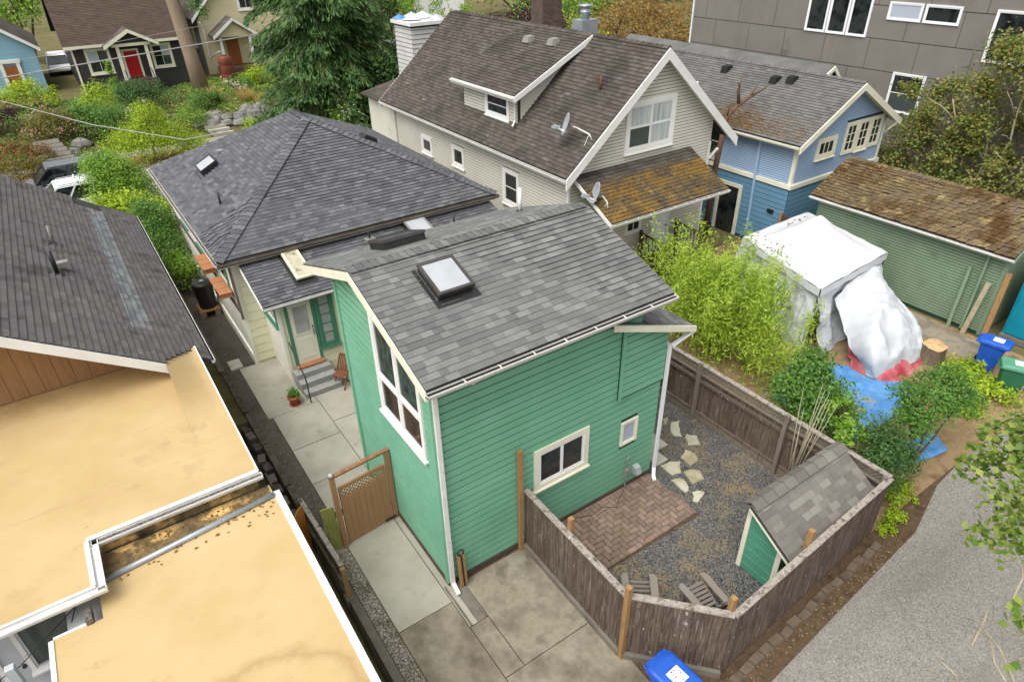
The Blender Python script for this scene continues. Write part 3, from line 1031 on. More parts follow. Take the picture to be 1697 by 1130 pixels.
part('base_trim', MB().box(-.03, 5.88, gY0 - .03, gY0 + .1, -.03, .135).box(-.03, .1, gY0 + .1, gY1 + .02, -.03, .135), 'brown_trim', gh_)
part('corner_trim', MB().prism([(-.055, gY0 - .055, .14), (.06, gY0 - .055, .14), (.06, gY0 - .002, .14), (-.002, gY0 - .002, .14), (-.002, gY0 + .06, .14), (-.055, gY0 + .06, .14)], (0, 0, 5.4)), 'green_paint', gh_)
part('corner_trim', MB().box(-.055, -.001, gY1 - .08, gY1 + .03, .14, 5.6), 'green_paint', gh_)
# bump and lean-to roof on the right
bs_ = lambda x: 5.22 - (x - 3.95) * .36 - .12
bump = part('wall_bump', MB().prism([(4.5, gY0 + .05, 2.98), (5.87, gY0 + .05, 2.98), (5.87, gY0 + .05, bs_(5.87)), (4.5, gY0 + .05, bs_(4.5))], (0, -.1, 0)), 'underlay_green', gh_)
siding(bump, PL('S', gY0 - .055), [(4.58, 3.0), (5.87, 3.0), (5.87, bs_(5.87)), (4.58, bs_(4.58))], .178, 'green_paint')
part('bump_trim', MB().box(4.5, 4.575, gY0 - .085, gY0 - .05, 2.95, bs_(4.5)), 'green_paint', gh_)
lp = [(6.42, gY0 - .32, bs_(6.42) + .12), (6.42, 3.9, bs_(6.42) + .12), (5.06, 3.9, bs_(5.06) + .12), (5.06, gY0 - .32, bs_(5.06) + .12)]
lr = slab(gh_, 'lean_to_roof', lp, .06, 'roof_deck')
shingles(lr, lp, .14, (.2, .34), 'shingle_green_house', 0, seed=4)
lp2 = [(5.055, gY0 - .32, bs_(5.055) + .12), (5.055, gY0 - .06, bs_(5.055) + .12), (3.95, gY0 - .06, bs_(3.95) + .12), (3.95, gY0 - .32, bs_(3.95) + .12)]
slab(gh_, 'lean_to_strip', lp2, .06, 'shingle_green_house')
a, b = V((3.95, gY0 - .345, bs_(3.95) + .02)), V((6.45, gY0 - .345, bs_(6.45) + .02))
part('fascia', MB().prism([a, b, b + ZU * .15, a + ZU * .15], (0, .04, 0)), 'trim_cream', gh_)
part('fascia', MB().box(6.42, 6.46, gY0 - .30, 3.9, bs_(6.46) - .03, bs_(6.46) + .1), 'trim_cream', gh_)
# main roof
X0, X1 = -.3, 5.36
fr = [(X0, EY, EZ), (X1, EY, EZ), (X1, RY, RZ), (X0, RY, RZ)]
rr_ = [(X1, RY2, EZ), (X0, RY2, EZ), (X0, RY, RZ), (X1, RY, RZ)]
rf = slab(gh_, 'roof', fr, .07, 'roof_deck')
rb = slab(gh_, 'rear_roof', rr_, .07, 'roof_deck')
shingles(rf, fr, .142, (.14, .36), 'shingle_green_house', 300, th=.014, lift=.016, seed=11)
shingles(rb, rr_, .142, (.14, .36), 'shingle_green_house', 0, th=.014, lift=.016, seed=12)
caps(gh_, (X0, RY, RZ + .01), (X1, RY, RZ + .01), (0, -1, -sl_), (0, 1, -sl_), 'shingle_green_house', .16, .15)
for sgn, (ya, za, yb, zb) in enumerate(((EY - .02, EZ, RY, RZ), (RY, RZ, RY2, EZ))):
    for xx in (X0 - .03, X1):
        part('rake_board', MB().prism([(xx, ya, za - .19), (xx, yb, zb - .19), (xx, yb, zb - .012), (xx, ya, za - .012)], (.03, 0, 0)), 'trim_cream', gh_)
part('soffit', MB().prism([(X0, EY + .01, EZ - .1), (X0, gY0, zt(gY0) + .02), (X0, gY0, zt(gY0) - .0), (X0, EY + .01, EZ - .13)], (X1 - X0, 0, 0)), 'trim_cream', gh_)
part('fascia', MB().box(X0, X1, EY - .0, EY + .03, EZ - .17, EZ - .03), 'trim_cream', gh_)
gutter(gh_, (X0 - .02, EY, EZ - .035), (X1 + .02, EY, EZ - .035), (0, -1, 0), hang=.72)
gutter(gh_, (X1 + .02, RY2, EZ - .035), (X0 - .02, RY2, EZ - .035), (0, 1, 0), hang=0)
# downspouts
mb = MB()
mb.beam((.62, EY - .06, EZ - .13), (.62, EY + .02, EZ - .2), .08, .06).beam((.62, EY, EZ - .2), (.42, .02, EZ - .28), .08, .06)
part('gutter_elbow', mb, 'gutter_white', gh_)
mb = MB()
mb.beam((.04, gY0 - .085, 5.42), (.04, gY0 - .085, 1.5), .09, .065, (0, 1, 0)).beam((.04, gY0 - .087, 1.5), (.04, gY0 - .087, .14), .094, .069, (0, 1, 0)).beam((.04, gY0 - .085, .14), (.02, gY0 - .36, .06), .09, .065)
part('downspout', mb, 'gutter_white', gh_)
mb = MB()
mb.beam((6.4, -.12, 4.22), (5.94, -.0, 3.95), .085, .06).beam((5.94, .06, 3.97), (5.94, .06, .2), .085, .06, (0, 1, 0)).beam((5.94, .06, .22), (5.78, -.1, .1), .085, .06).beam((5.8, -.09, .1), (5.74, -.18, .08), .09, .06)
part('downspout', mb, 'vinyl_white', gh_)
# windows
window(gh_, front, 2.22, 3.72, 1.51, 2.64, 2, 1, .13, .05, ('trim_cream', 'vinyl_white', 'glass_dark'), mw=.07, label='white sliding window low on the green wall')
window(gh_, front, 4.71, 5.23, 1.51, 2.2, 1, 1, .055, .03, ('trim_cream', 'trim_cream', 'glass_pale'), sill=False, label='small window with pale glass')
wg = MB()
y0, y1, z0 = .5, 2.5, 3.32
rt = lambda y: zt(y) - .14
cas = .12
D = .05
P_ = west.p
def wq(mb, pts, d0, d1):
    mb.prism([P_(u, z, d0) for u, z in pts], P_(0, 0, d1) - P_(0, 0, d0))
wq(wg, [(y0, z0), (y0 + cas, z0), (y0 + cas, rt(y0 + cas)), (y0, rt(y0))], 0, D)
wq(wg, [(y1 - cas, z0), (y1, z0), (y1, rt(y1)), (y1 - cas, rt(y1 - cas))], 0, D)
wq(wg, [(y0 + cas, z0), (y1 - cas, z0), (y1 - cas, z0 + cas), (y0 + cas, z0 + cas)], 0, D)
wq(wg, [(y0 + cas, rt(y0 + cas) - cas), (y1 - cas, rt(y1 - cas) - cas), (y1 - cas, rt(y1 - cas)), (y0 + cas, rt(y0 + cas))], 0, D)
ym, zm = 1.5, 4.25
wq(wg, [(ym - .055, z0 + cas), (ym + .055, z0 + cas), (ym + .055, rt(ym) - cas), (ym - .055, rt(ym) - cas)], 0, D - .004)
for a, b in ((y0 + cas, ym - .055), (ym + .055, y1 - cas)):
    wq(wg, [(a, zm - .055), (b, zm - .055), (b, zm + .055), (a, zm + .055)], 0, D - .008)
wn = part('window', wg, 'trim_white', gh_, label='tall white four-pane window with slanted head in the gable wall')
for a, b in ((y0 + cas, ym - .055), (ym + .055, y1 - cas)):
    for lo in (z0 + cas, zm + .055):
        hi = zm - .055 if lo < zm else None
        mb = MB()
        za, zb = (hi, hi) if hi else (rt(a) - cas, rt(b) - cas)
        wq(mb, [(a, lo), (b, lo), (b, zb), (a, za)], .002, .014)
        p = part('pane', mb, 'glass_brown' if lo < zm else 'glass_green', wn)
        mb = MB()
        f = .035
        wq(mb, [(a, lo), (a + f, lo), (a + f, za), (a, za)], 0, .03)
        wq(mb, [(b - f, lo), (b, lo), (b, zb), (b - f, zb)], 0, .03)
        wq(mb, [(a + f, lo), (b - f, lo), (b - f, lo + f), (a + f, lo + f)], 0, .03)
        part('sash', mb, 'vinyl_white', wn)
part('sill', MB().box(-.1, .0, y0 - .03, y1 + .03, z0 - .05, z0 - .002), 'trim_white', wn)


def skylight(parent, o, e, s, n, w, h, hgt, frame='flashing_dark', glass='skylight_dome', lid=.06, label=None):
    """curb, frame and glass on a roof plane, its lower left corner at o"""
    o, e, s, n = V(o), V(e).normalized(), V(s).normalized(), V(n).normalized()
    def bx(mb, a0, a1, b0, b1, c0, c1):
        q = [(a0, b0, c0), (a1, b0, c0), (a1, b1, c0), (a0, b1, c0), (a0, b0, c1), (a1, b0, c1), (a1, b1, c1), (a0, b1, c1)]
        return mb.hexa([o + e * i + s * j + n * k for i, j, k in q])
    sk = part('skylight', bx(MB(), .02, w - .02, .02, h - .02, -.05, hgt), 'black_metal', parent, label=label)
    mb = MB()
    for a in ((0, w, 0, lid), (0, w, h - lid, h), (0, lid, lid, h - lid), (w - lid, w, lid, h - lid)):
        bx(mb, a[0], a[1], a[2], a[3], hgt - .02, hgt + .045)
    part('frame', mb, frame, sk)
    part('glass', bx(MB(), lid, w - lid, lid, h - lid, hgt + .004, hgt + .03), glass, sk)
    mb = MB()
    bx(mb, -.08, w + .08, -.16, .02, .036, .044)
    bx(mb, -.08, .0, .02, h + .05, .036, .044)
    bx(mb, w, w + .08, .02, h + .05, .036, .044)
    part('flashing', mb, 'black_metal', sk)
    return sk


nF = V((0, -sl_, 1)).normalized()
sF = V((0, 1, sl_)).normalized()
zf = lambda y: EZ + (y - EY) * sl_
skylight(gh_, (.84, 1.2, zf(1.2)), (1, 0, 0), sF, nF, .76, .86, .18, label='big flat skylight with milky white glass on the front slope')
nB = V((0, sl_, 1)).normalized()
zb_ = lambda y: RZ - (y - RY) * sl_
skylight(gh_, (.95, 3.65, zb_(3.65)), (1, 0, 0), V((0, -1, sl_)) * -1, nB, 1.0, .9, .22, 'flashing_dark', 'glass_mid', label='dark raised skylight just behind the ridge')
part('vent_pipe', MB().tube([(4.75, 4.2, zb_(4.2) - .02), (4.75, 4.2, zb_(4.2) + .62)], .045, 12), 'vinyl_white', gh_, True)
part('pipe_boot', MB().lathe([(.11, -.02), (.09, .05), (.055, .09)], (4.75, 4.2, zb_(4.2)), 12), 'black_metal', gh_)
# meters on the front wall
part('conduit_box', MB().box(4.93, 5.03, gY0 - .12, gY0 - .02, .5, .68).tube([(4.97, gY0 - .07, .02), (4.97, gY0 - .07, .5)], .018, 8).tube([(4.98, gY0 - .06, .68), (4.98, gY0 - .06, 1.0), (5.06, gY0 - .06, 1.05)], .022, 8), 'lead_flash', gh_)
part('vent_hood', MB().prism([(5.22, gY0 - .02, .38), (5.22, gY0 - .2, .42), (5.22, gY0 - .14, .6), (5.22, gY0 - .02, .64)], (.17, 0, 0)), 'dish_grey', gh_)
tag(part('extension_cord', MB().tube([(4.9, .02, .065), (4.6, -.12, .06), (4.4, -.3, .06), (4.1, -.1, .06), (3.7, -.14, .06), (3.4, .0, .06), (3.1, .04, .06)], .008, 6), 'wire_dark'), 'thin black cord snaking along the brick patio below the wall', 'cord')
# ================================================================ the cream house behind (hip roof)
ch = thing('cream_house', 'cream house with blue-grey hip shingle roof and green trimmed back door', 'house', (3.5, 15, 0))
hx0, hx1, hy0, hy1, hz = -1.28, 8.34, 10.85, 22.0, 3.8
rx, ry0, ry1, rz = 3.53, 15.65, 17.2, 6.2
wl = part('side_wall', MB().box(-.9, -.7, 11.15, 21.7, .0, 3.7), 'cream_white', ch)
ws2 = part('rear_wall', MB().box(-.7, 7.95, 11.15, 11.35, .0, 3.6), 'cream_paint', ch)
siding(ws2, PL('S', 11.15), [(-.84, .05), (-.3, .05), (-.3, 3.5), (-.84, 3.5)], .3, 'cream_paint', d1=.02, gap=.014)
part('wall', MB().box(7.75, 7.95, 11.35, 21.7, 0, 3.7), 'cream_white', ch)
part('wall', MB().box(-.7, 7.75, 21.5, 21.7, 0, 3.7), 'cream_white', ch)
part('corner_board', MB().box(-.94, -.84, 11.11, 11.2, .0, 3.55), 'cream_white', ch)
part('wall_skirt', MB().box(-.96, -.9, 11.14, 21.7, .0, .35), 'cream_white', ch)
part('belly_band', MB().box(-.95, -.9, 11.2, 21.5, 1.72, 1.84), 'brown_trim', ch)
part('downspout', MB().beam((-1.0, 11.0, 3.66), (-.98, 11.02, 1.75), .07, .06, (0, 1, 0)), 'gutter_brown', ch)
wW = PL('W', -.9)
window(ch, wW, 12.3, 13.6, 2.2, 3.4, 1, 1, .1, .05, ('green_trim', 'cream_white', 'glass_dark'), label='green framed side window of the cream house')
window(ch, wW, 15.6, 17.0, 2.2, 3.4, 1, 1, .1, .05, ('green_trim', 'cream_white', 'glass_dark'))
window(ch, wW, 18.4, 19.8, 2.2, 3.4, 1, 1, .1, .05, ('green_trim', 'cream_white', 'glass_dark'))
for y in (11.95, 14.1):
    s = part('window_shelf', MB().box(-1.32, -.96, y, y + .02, 2.14, 2.3).box(-1.32, -.96, y + 1.28, y + 1.3, 2.14, 2.3), 'cedar_plank', ch)
    for k in range(3):
        part('plank', MB().box(-1.34, -.95, y - .05 + k * .47, y + .4 + k * .47, 2.3, 2.33), 'cedar_plank', s)
# hip roof
HS = [(hx0, hy0, hz), (hx1, hy0, hz), (rx, ry0, rz)]
HW = [(hx0, hy1, hz), (hx0, hy0, hz), (rx, ry0, rz), (rx, ry1, rz)]
HE = [(hx1, hy0, hz), (hx1, hy1, hz), (rx, ry1, rz), (rx, ry0, rz)]
HN = [(hx1, hy1, hz), (hx0, hy1, hz), (rx, ry1, rz)]
hr = part('roof', MB().add([V(p) - ZU * .01 for p in (HS[0], HS[1], HE[1], HW[0], (rx, ry0, rz), (rx, ry1, rz))] + [V(p) - ZU * .09 for p in (HS[0], HS[1], HE[1], HW[0], (rx, ry0, rz), (rx, ry1, rz))],
     [(0, 1, 4), (1, 2, 5, 4), (2, 3, 5), (3, 0, 4, 5), (6, 10, 7), (7, 10, 11, 8), (8, 11, 9), (9, 11, 10, 6), (0, 6, 7, 1), (1, 7, 8, 2), (2, 8, 9, 3), (3, 9, 6, 0)]), 'roof_deck', ch)
shingles(hr, HS, .142, (.15, .36), 'shingle_hip', 200, th=.014, lift=.016, seed=21)
shingles(hr, HW, .142, (.15, .36), 'shingle_hip', 100, th=.014, lift=.016, seed=22)
shingles(hr, HE, .142, (.15, .36), 'shingle_hip', 0, seed=23)
shingles(hr, HN, .142, (.15, .36), 'shingle_hip', 0, seed=24)
nS = (V(HS[1]) - V(HS[0])).cross(V(HS[2]) - V(HS[1])).normalized()
nW = (V(HW[1]) - V(HW[0])).cross(V(HW[2]) - V(HW[1])).normalized()
nE = (V(HE[1]) - V(HE[0])).cross(V(HE[2]) - V(HE[1])).normalized()
for p, n1, n2 in ((HS[0], nS, nW), (HS[1], nE, nS)):
    d = (V((rx, ry0, rz)) - V(p)).normalized()
    a, b = n1.cross(d), d.cross(n2)
    a = a if a.z < 0 else -a
    b = b if b.z < 0 else -b
    caps(ch, V(p) + ZU * .01, V((rx, ry0, rz + .02)), a, b, 'shingle_hip', .19, .2, 'hip_cap')
caps(ch, (rx, ry0 - .05, rz + .015), (rx, ry1, rz + .015), (-1, 0, -.5), (1, 0, -.5), 'shingle_hip', .16, .16)
part('fascia', MB().box(hx0, hx1, hy0 + .01, hy0 + .04, hz - .2, hz - .05), 'trim_white', ch)
part('fascia', MB().box(hx0 + .01, hx0 + .04, hy0 + .04, hy1, hz - .2, hz - .05), 'trim_white', ch)
part('soffit', MB().box(hx0 + .04, -.95, hy0 + .04, hy1, hz - .22, hz - .2), 'trim_white', ch)
gutter(ch, (hx0 - .05, hy0, hz - .03), (hx1 + .05, hy0, hz - .03), (0, -1, 0), 'gutter_brown', hang=0, w=.13)
gutter(ch, (hx0, hy1, hz - .05), (hx0, hy0 + .02, hz - .05), (-1, 0, 0), 'gutter_white', 'gutter_debris', hang=0, w=.11, h=.09)
part('vent_pipe', MB().tube([(-.24, 14.2, 4.25), (-.24, 14.2, 4.75)], .035, 10), 'black_metal', ch, True)
sW = V((1, 0, .5)).normalized()
skylight(ch, (-.05, 17.2, hz + .5 * (-.05 - hx0) - .02), (0, 1, 0), sW, nW, .95, .72, .2, 'black_metal', label='tall boxed skylight with white lid on the left slope')
part('roof_vent', MB().box(.75, 1.0, 18.1, 18.4, 4.75, 4.98), 'lead_flash', ch)
part('roof_vent', MB().prism([(5.3, 15.2, 5.25), (5.9, 15.2, 4.95), (5.9, 15.2, 5.2), (5.5, 15.2, 5.42)], (0, .5, 0)), 'black_metal', ch)
# low shed roof of the back extension
sx0, sx1, sy0, sy1, sz0, sz1 = -.72, 8.1, 8.95, 11.12, 3.0, 3.58
SR = [(sx0, sy0, sz0), (sx1, sy0, sz0), (sx1, sy1, sz1), (sx0, sy1, sz1)]
sr = slab(ch, 'extension_roof', SR, .07, 'roof_deck')
shingles(sr, SR, .142, (.15, .36), 'shingle_hip', 0, seed=25)
part('rake_board', MB().prism([(sx0 - .025, sy0, sz0 - .12), (sx0 - .025, sy1, sz1 - .12), (sx0 - .025, sy1, sz1 - .01), (sx0 - .025, sy0, sz0 - .01)], (.025, 0, 0)), 'trim_white', ch)
gutter(ch, (sx0 - .03, sy0, sz0 - .02), (sx1, sy0, sz0 - .02), (0, -1, 0), 'gutter_white', 'gutter_debris', hang=0, w=.11, h=.08)
sl2 = (sz1 - sz0) / (sy1 - sy0)
n2 = V((0, -sl2, 1)).normalized()
s2 = V((0, 1, sl2)).normalized()
skylight(ch, (.5, 9.55, sz0 + .6 * sl2), (1, 0, 0), s2, n2, .52, 1.35, .14, 'cream_paint', 'skylight_glass_tan', .07, 'skylight with tan frame and dirty glass on the low back roof')
skylight(ch, (4.6, 10.1, sz0 + 1.15 * sl2), (1, 0, 0), s2, n2, .75, .95, .16, 'lead_flash', label='white skylight on the low roof beside the ridge of the green house')
for x, y in ((3.3, 10.6), (6.2, 10.2)):
    z = sz0 + (y - sy0) * sl2
    part('vent_pipe', MB().tube([(x, y, z), (x, y, z + .35)], .03, 10), 'black_metal', ch, True)
    part('pipe_flashing', MB().box(x - .16, x + .16, y - .16, y + .16, z - .02, z + .05), 'lead_flash', ch)
# extension walls, door, window
ps = part('extension_wall', MB().box(-.3, 7.9, 9.3, 9.5, .0, 2.98), 'cream_paint', ch)
PS = PL('S', 9.3)
siding(ps, PS, [(.72, .05), (3, .05), (3, 2.95), (.72, 2.95)], .3, 'cream_paint', [(.7, 1.34, .98, 2.9)], d1=.02, gap=.014)
part('extension_side_wall', MB().box(-.3, -.1, 9.5, 11.15, 0, 3.05), 'cream_white', ch)
part('corner_board', MB().box(-.34, -.24, 9.26, 9.36, 0, 2.95), 'cream_white', ch)
pw = window(ch, PL('W', -.3), 9.5, 10.75, 1.95, 2.85, 1, 1, .09, .05, ('green_trim', 'cream_white', 'glass_frost'), d=.02, label='side window with long green sill')
dr = part('door', MB().box(-.02, .66, 9.27, 9.31, .64, 2.72), 'door_cream', ch, label='cream half-glazed back door')
part('door_frame', MB().box(-.12, -.03, 9.25, 9.32, .6, 2.86).box(.67, .74, 9.25, 9.32, .6, 2.86).box(-.03, .67, 9.25, 9.32, 2.73, 2.86), 'green_trim', ch)
part('pane', MB().box(.1, .54, 9.255, 9.268, 1.7, 2.6), 'glass_frost', dr)
part('glazing_bead', MB().box(.06, .1, 9.25, 9.27, 1.66, 2.64).box(.54, .58, 9.25, 9.27, 1.66, 2.64).box(.1, .54, 9.25, 9.27, 1.66, 1.7).box(.1, .54, 9.25, 9.27, 2.6, 2.64), 'door_cream', dr)
part('door_panel', MB().box(.1, .54, 9.258, 9.268, .8, 1.5), 'door_cream', dr)
part('handle', MB().tube([(.6, 9.22, 1.75), (.6, 9.2, 1.66), (.6, 9.22, 1.55)], .015, 8).lathe([(.03, 0), (.03, .02)], (.6, 9.24, 1.82), 10), 'black_metal', dr, True)
part('threshold', MB().box(-.12, .74, 9.08, 9.27, .58, .64), 'cedar_plank', ch)
window(ch, PS, .76, 1.34, .98, 2.88, 1, 5, .11, .035, ('green_trim', 'green_trim', 'glass_frost'), d=.025, label='narrow green framed sidelight of five panes')
st = thing('garden_steps', 'three grey stone steps leading up to the cream back door', 'steps', (.3, 8.8, 0))
for k, (a, b, t) in enumerate(((8.86, 9.2, .56), (8.58, 8.88, .38), (8.3, 8.6, .19))):
    part('stone_step', MB().box(-.28 + .02 * k, .82 + .03 * k, a, b, .0, t), 'step_stone', st)
hrl = thing('handrail', 'thin black metal handrail beside the stone steps', 'handrail', (-.2, 8.1, 0))
part('rail_bar', MB().tube([(-.2, 9.2, 1.55), (-.2, 9.1, 1.5), (-.2, 8.12, .9), (-.2, 8.08, .78)], .02, 8), 'black_metal', hrl, True)
part('rail_post', MB().tube([(-.2, 8.08, .78), (-.2, 8.08, .0)], .02, 8), 'black_metal', hrl, True)
# rain barrel on a timber stand
bst = thing('barrel_stand', 'low timber and block stand under the rain barrel', 'stand', (-1.35, 15.5, 0))
for k in range(4):
    part('board', MB().box(-1.7, -1.0, 15.15 + k * .2, 15.32 + k * .2, .24, .3), 'wood_post', bst)
for x, y in ((-1.62, 15.2), (-1.62, 15.65), (-1.12, 15.2), (-1.12, 15.65)):
    part('block', MB().box(x - .1, x + .1, y - .05, y + .2, .0, .24), 'brick_paver', bst)
rb_ = thing('rain_barrel', 'tall black plastic rain barrel with hose beside the cream house', 'barrel', (-1.35, 15.5, .3))
B = (-1.35, 15.5, .3)
part('body', MB().lathe([(.26, 0), (.29, .05), (.32, .5), (.33, .88), (.345, .9), (.345, .95)], B, 28), 'black_plastic', rb_, True)
part('lid', MB().lathe([(.35, .951), (.35, .98), (.3, 1.0), (.1, 1.02), (0, 1.02)], B, 28), 'black_plastic', rb_, True)
part('screen_ring', MB().lathe([(.05, 1.02), (.085, 1.045), (.085, 1.03), (.05, 1.022)], B, 20), 'lead_flash', rb_)
part('hose', MB().tube([(-1.03, 15.4, 1.15), (-.98, 15.35, 1.0), (-.97, 15.3, .7), (-1.02, 15.25, .5), (-1.1, 15.2, .45)], .022, 8), 'black_plastic', rb_, True)
# flower pot
fp = thing('flower_pot', 'terracotta pot of small green plants on the concrete patio', 'pot', (-.62, 8.28, .02))
F = (-.62, 8.28, .022)
part('saucer', MB().lathe([(.15, 0), (.17, .035), (.15, .035), (.14, .012)], F, 20), 'terracotta', fp, True)
part('pot', MB().lathe([(.1, .015), (.16, .25), (.185, .25), (.185, .31), (.16, .31), (.15, .27), (0, .26)], F, 24), 'terracotta', fp, True)
leaves('foliage', [((F[0], F[1], F[2] + .34), (.2, .2, .1))], 420, .06, 'leaf_mid', fp, 3, clump=.4)
# folding teak chair
fc = thing('folding_chair', 'slatted teak folding chair leaning by the green wall', 'chair', (.95, 8.35, .02))
Mx = Matrix.Translation((.95, 8.35, .02)) @ Matrix.Rotation(R(-62), 4, 'Z')
def fpart(n, mb, m='teak'):
    return part(n, mb.xf(Mx), m, fc)
for s in (-1, 1):
    fpart('leg', MB().beam((s * .2, -.22, 0), (s * .2, .26, .95), .03, .045))
    fpart('leg', MB().beam((s * .17, .24, 0), (s * .17, -.24, .46), .03, .04))
for k in range(7):
    fpart('seat_slat', MB().box(-.19, .19, -.24 + k * .06, -.19 + k * .06, .45, .47))
for k in range(6):
    x = -.15 + k * .06
    fpart('back_slat', MB().beam((x, .10, .52), (x, .27, .92), .04, .015))
fpart('back_rail', MB().beam((-.2, .27, .94), (.2, .27, .94), .04, .06))

# ================================================================ gate
gt = thing('garden_gate', 'tan painted wooden gate with lattice strip beside the green wall', 'gate', (-.7, 2.5, 0))
gp0, gp1 = V((-1.42, 2.42, 0)), V((-.1, 2.56, 0))
gd = (gp1 - gp0).normalized()
gn = V((-gd.y, gd.x, 0))
for p, h in ((gp0, 2.12), (gp1, 2.1)):
    part('gate_post', MB().beam(p, p + ZU * h, .1, .1, gn), 'gate_paint', gt)
part('top_bar', MB().beam(gp0 - gd * .05 + ZU * 2.15, gp1 + gd * .06 + ZU * 2.13, .1, .05), 'gate_paint_cap', gt)
L_ = (gp1 - gp0).length
nb_ = 8
for k in range(nb_):
    a = gp0 + gd * (.12 + (L_ - .24) * k / nb_)
    b = gp0 + gd * (.12 + (L_ - .24) * (k + 1) / nb_ - .006)
    part('gate_board', MB().prism([a + ZU * .06, b + ZU * .06, b + ZU * 1.42, a + ZU * 1.42], gn * -.02), 'gate_paint', gt)
pa, pb = gp0 + gd * .12, gp1 - gd * .12
for z, n_ in ((1.44, 'frame_rail'), (1.74, 'frame_rail'), (.3, 'frame_rail')):
    part(n_, MB().beam(pa + ZU * z + gn * .012, pb + ZU * z + gn * .012, .05, .07), 'gate_paint', gt)
for p in (pa, pb):
    part('frame_stile', MB().beam(p + ZU * .04 - gn * .0, p + ZU * 1.77, .05, .05, gn), 'gate_paint', gt)
def lattice(p, q, z0, z1, n, m, root, sp=.13, w=.03):
    p, q = V(p), V(q)
    d = (q - p).normalized()
    L = (q - p).length
    h = z1 - z0
    mb = MB()
    x = -h
    while x < L:
        for sgn, off in ((1, .006), (-1, -.006)):
            xa, xb, za, zb = x, x + h, z0, z1
            if sgn < 0:
                za, zb = z1, z0
            if xa < 0:
                za += (zb - za) * (-xa / h)
                xa = 0
            if xb > L:
                zb -= (zb - za) * ((xb - L) / (xb - xa))
                xb = L
            if xb - xa > .02:
                mb.beam(p + d * xa + ZU * za + V(n) * off, p + d * xb + ZU * zb + V(n) * off, .01, w)
        x += sp
    part('lattice', mb, m, root, kind='stuff')
lattice(pa, pb, 1.48, 1.71, gn, 'wood_post', gt, .1, .025)
part('latch', MB().lathe([(.05, 0), (.06, .03), (.03, .07), (0, .08)], tuple(gp0 + ZU * 2.18), 10), 'dish_grey', gt, True)
part('hinge', MB().beam(gp1 + ZU * .12 - gn * .05 - gd * .3, gp1 + ZU * .12 - gn * .05, .02, .05), 'black_metal', gt)

# ================================================================ left rail fence, boards, timbers
rl = thing('rail_fence', 'weathered grey two-rail timber fence beside the gravel strip', 'fence', (-1.9, 2, 0))
part('top_rail', MB().beam((-1.97, 3.45, .95), (-1.88, 1.2, .88), .1, .08), 'wood_fence_cap', rl)
part('low_rail', MB().beam((-1.99, 3.3, .3), (-1.9, 1.15, .25), .06, .12), 'wood_fence', rl)
part('post', MB().box(-1.95, -1.85, 1.05, 1.13, -.1, .95), 'wood_post', rl)
part('post', MB().box(-2.04, -1.94, 3.32, 3.42, -.7, 1.0), 'wood_fence', rl)
for k in range(6):
    part('board', MB().box(-1.965 + .012 * k, -1.945 + .012 * k, 3.2 - .34 * k, 3.5 - .34 * k, -.2, .82), 'wood_fence', rl)
part('footing', MB().box(-1.98, -1.8, .98, 1.2, -.2, .06), 'concrete_kerb', rl)
# curved plywood sheet and mossy board
vs = []
for k in range(9):
    t = k / 8
    vs.append((-2.42 + .36 * t, 2.45 + .5 * t + .1 * math.sin(t * 3.14)))
pl_ = [V((x, y, -.7)) for x, y in vs] + [V((x + .02, y - .02, -.7)) for x, y in reversed(vs)]
tag(part('plywood_sheet', MB().prism(pl_, (0, 0, 1.95)), 'wood_orange'), 'bent orange plywood sheet standing in the narrow gap beside the tan roof', 'plywood')
tag(part('mossy_board', MB().prism([(-1.75, 2.5, .0), (-1.48, 2.44, .0), (-1.46, 2.47, .0), (-1.74, 2.53, .0)], (-.02, .1, 1.2)), 'wood_moss'), 'short green mossy board standing left of the tan gate', 'board')
for k, (y0_, y1_, x_) in enumerate(((3.5, 5.0, -1.86), (5.05, 6.9, -1.88), (6.95, 8.6, -1.9), (8.65, 11.2, -1.94), (11.25, 15.2, -1.98), (15.25, 20, -2.0))):
    o = part('timber_edging', MB().box(x_ - .09, x_ + .07, y0_, y1_, -.3, .08 + .01 * (k % 2)), 'timber_dark' if k < 4 else 'concrete_kerb')
    tag(o, 'long weathered edging beam along the gravel path, %s from the tan gate' % ('first', 'second', 'third', 'fourth', 'fifth', 'farthest')[k], 'edging', 'edging beams along the side path')
rnd = random.Random(9)
names_ = ('nearest the tan gate', 'second from the tan gate', 'third from the tan gate', 'fourth from the tan gate', 'fifth from the tan gate', 'sixth from the tan gate', 'seventh from the tan gate', 'eighth from the tan gate', 'farthest from the tan gate')
for k in range(9):
    y = 4.15 + k * .5
    h = rnd.uniform(-.12, .02)
    M = Matrix.Translation((-2.1 + rnd.uniform(-.04, .03), y, -.72)) @ Matrix.Rotation(R(rnd.uniform(-14, 14)), 4, 'Z')
    o = part('concrete_block', MB().box(-.1, .1, -.17, .17, 0, .72 + h).xf(M), 'concrete_kerb' if k % 2 else 'timber_dark')
    tag(o, 'rough retaining block in the ditch row, ' + names_[k], 'block', 'retaining blocks along the ditch')
for k in range(3):
    part('loose_board', MB().box(-2.24 + .05 * k, -2.21 + .05 * k, 4.9 - .55 * k, 5.9 - .55 * k, -.71, .0), 'wood_grey', None, label='loose grey board in the ditch, ' + ('by the middle blocks', 'nearer the gate than the first', 'closest to the orange plywood')[k], cat='board', group='loose boards in the ditch')

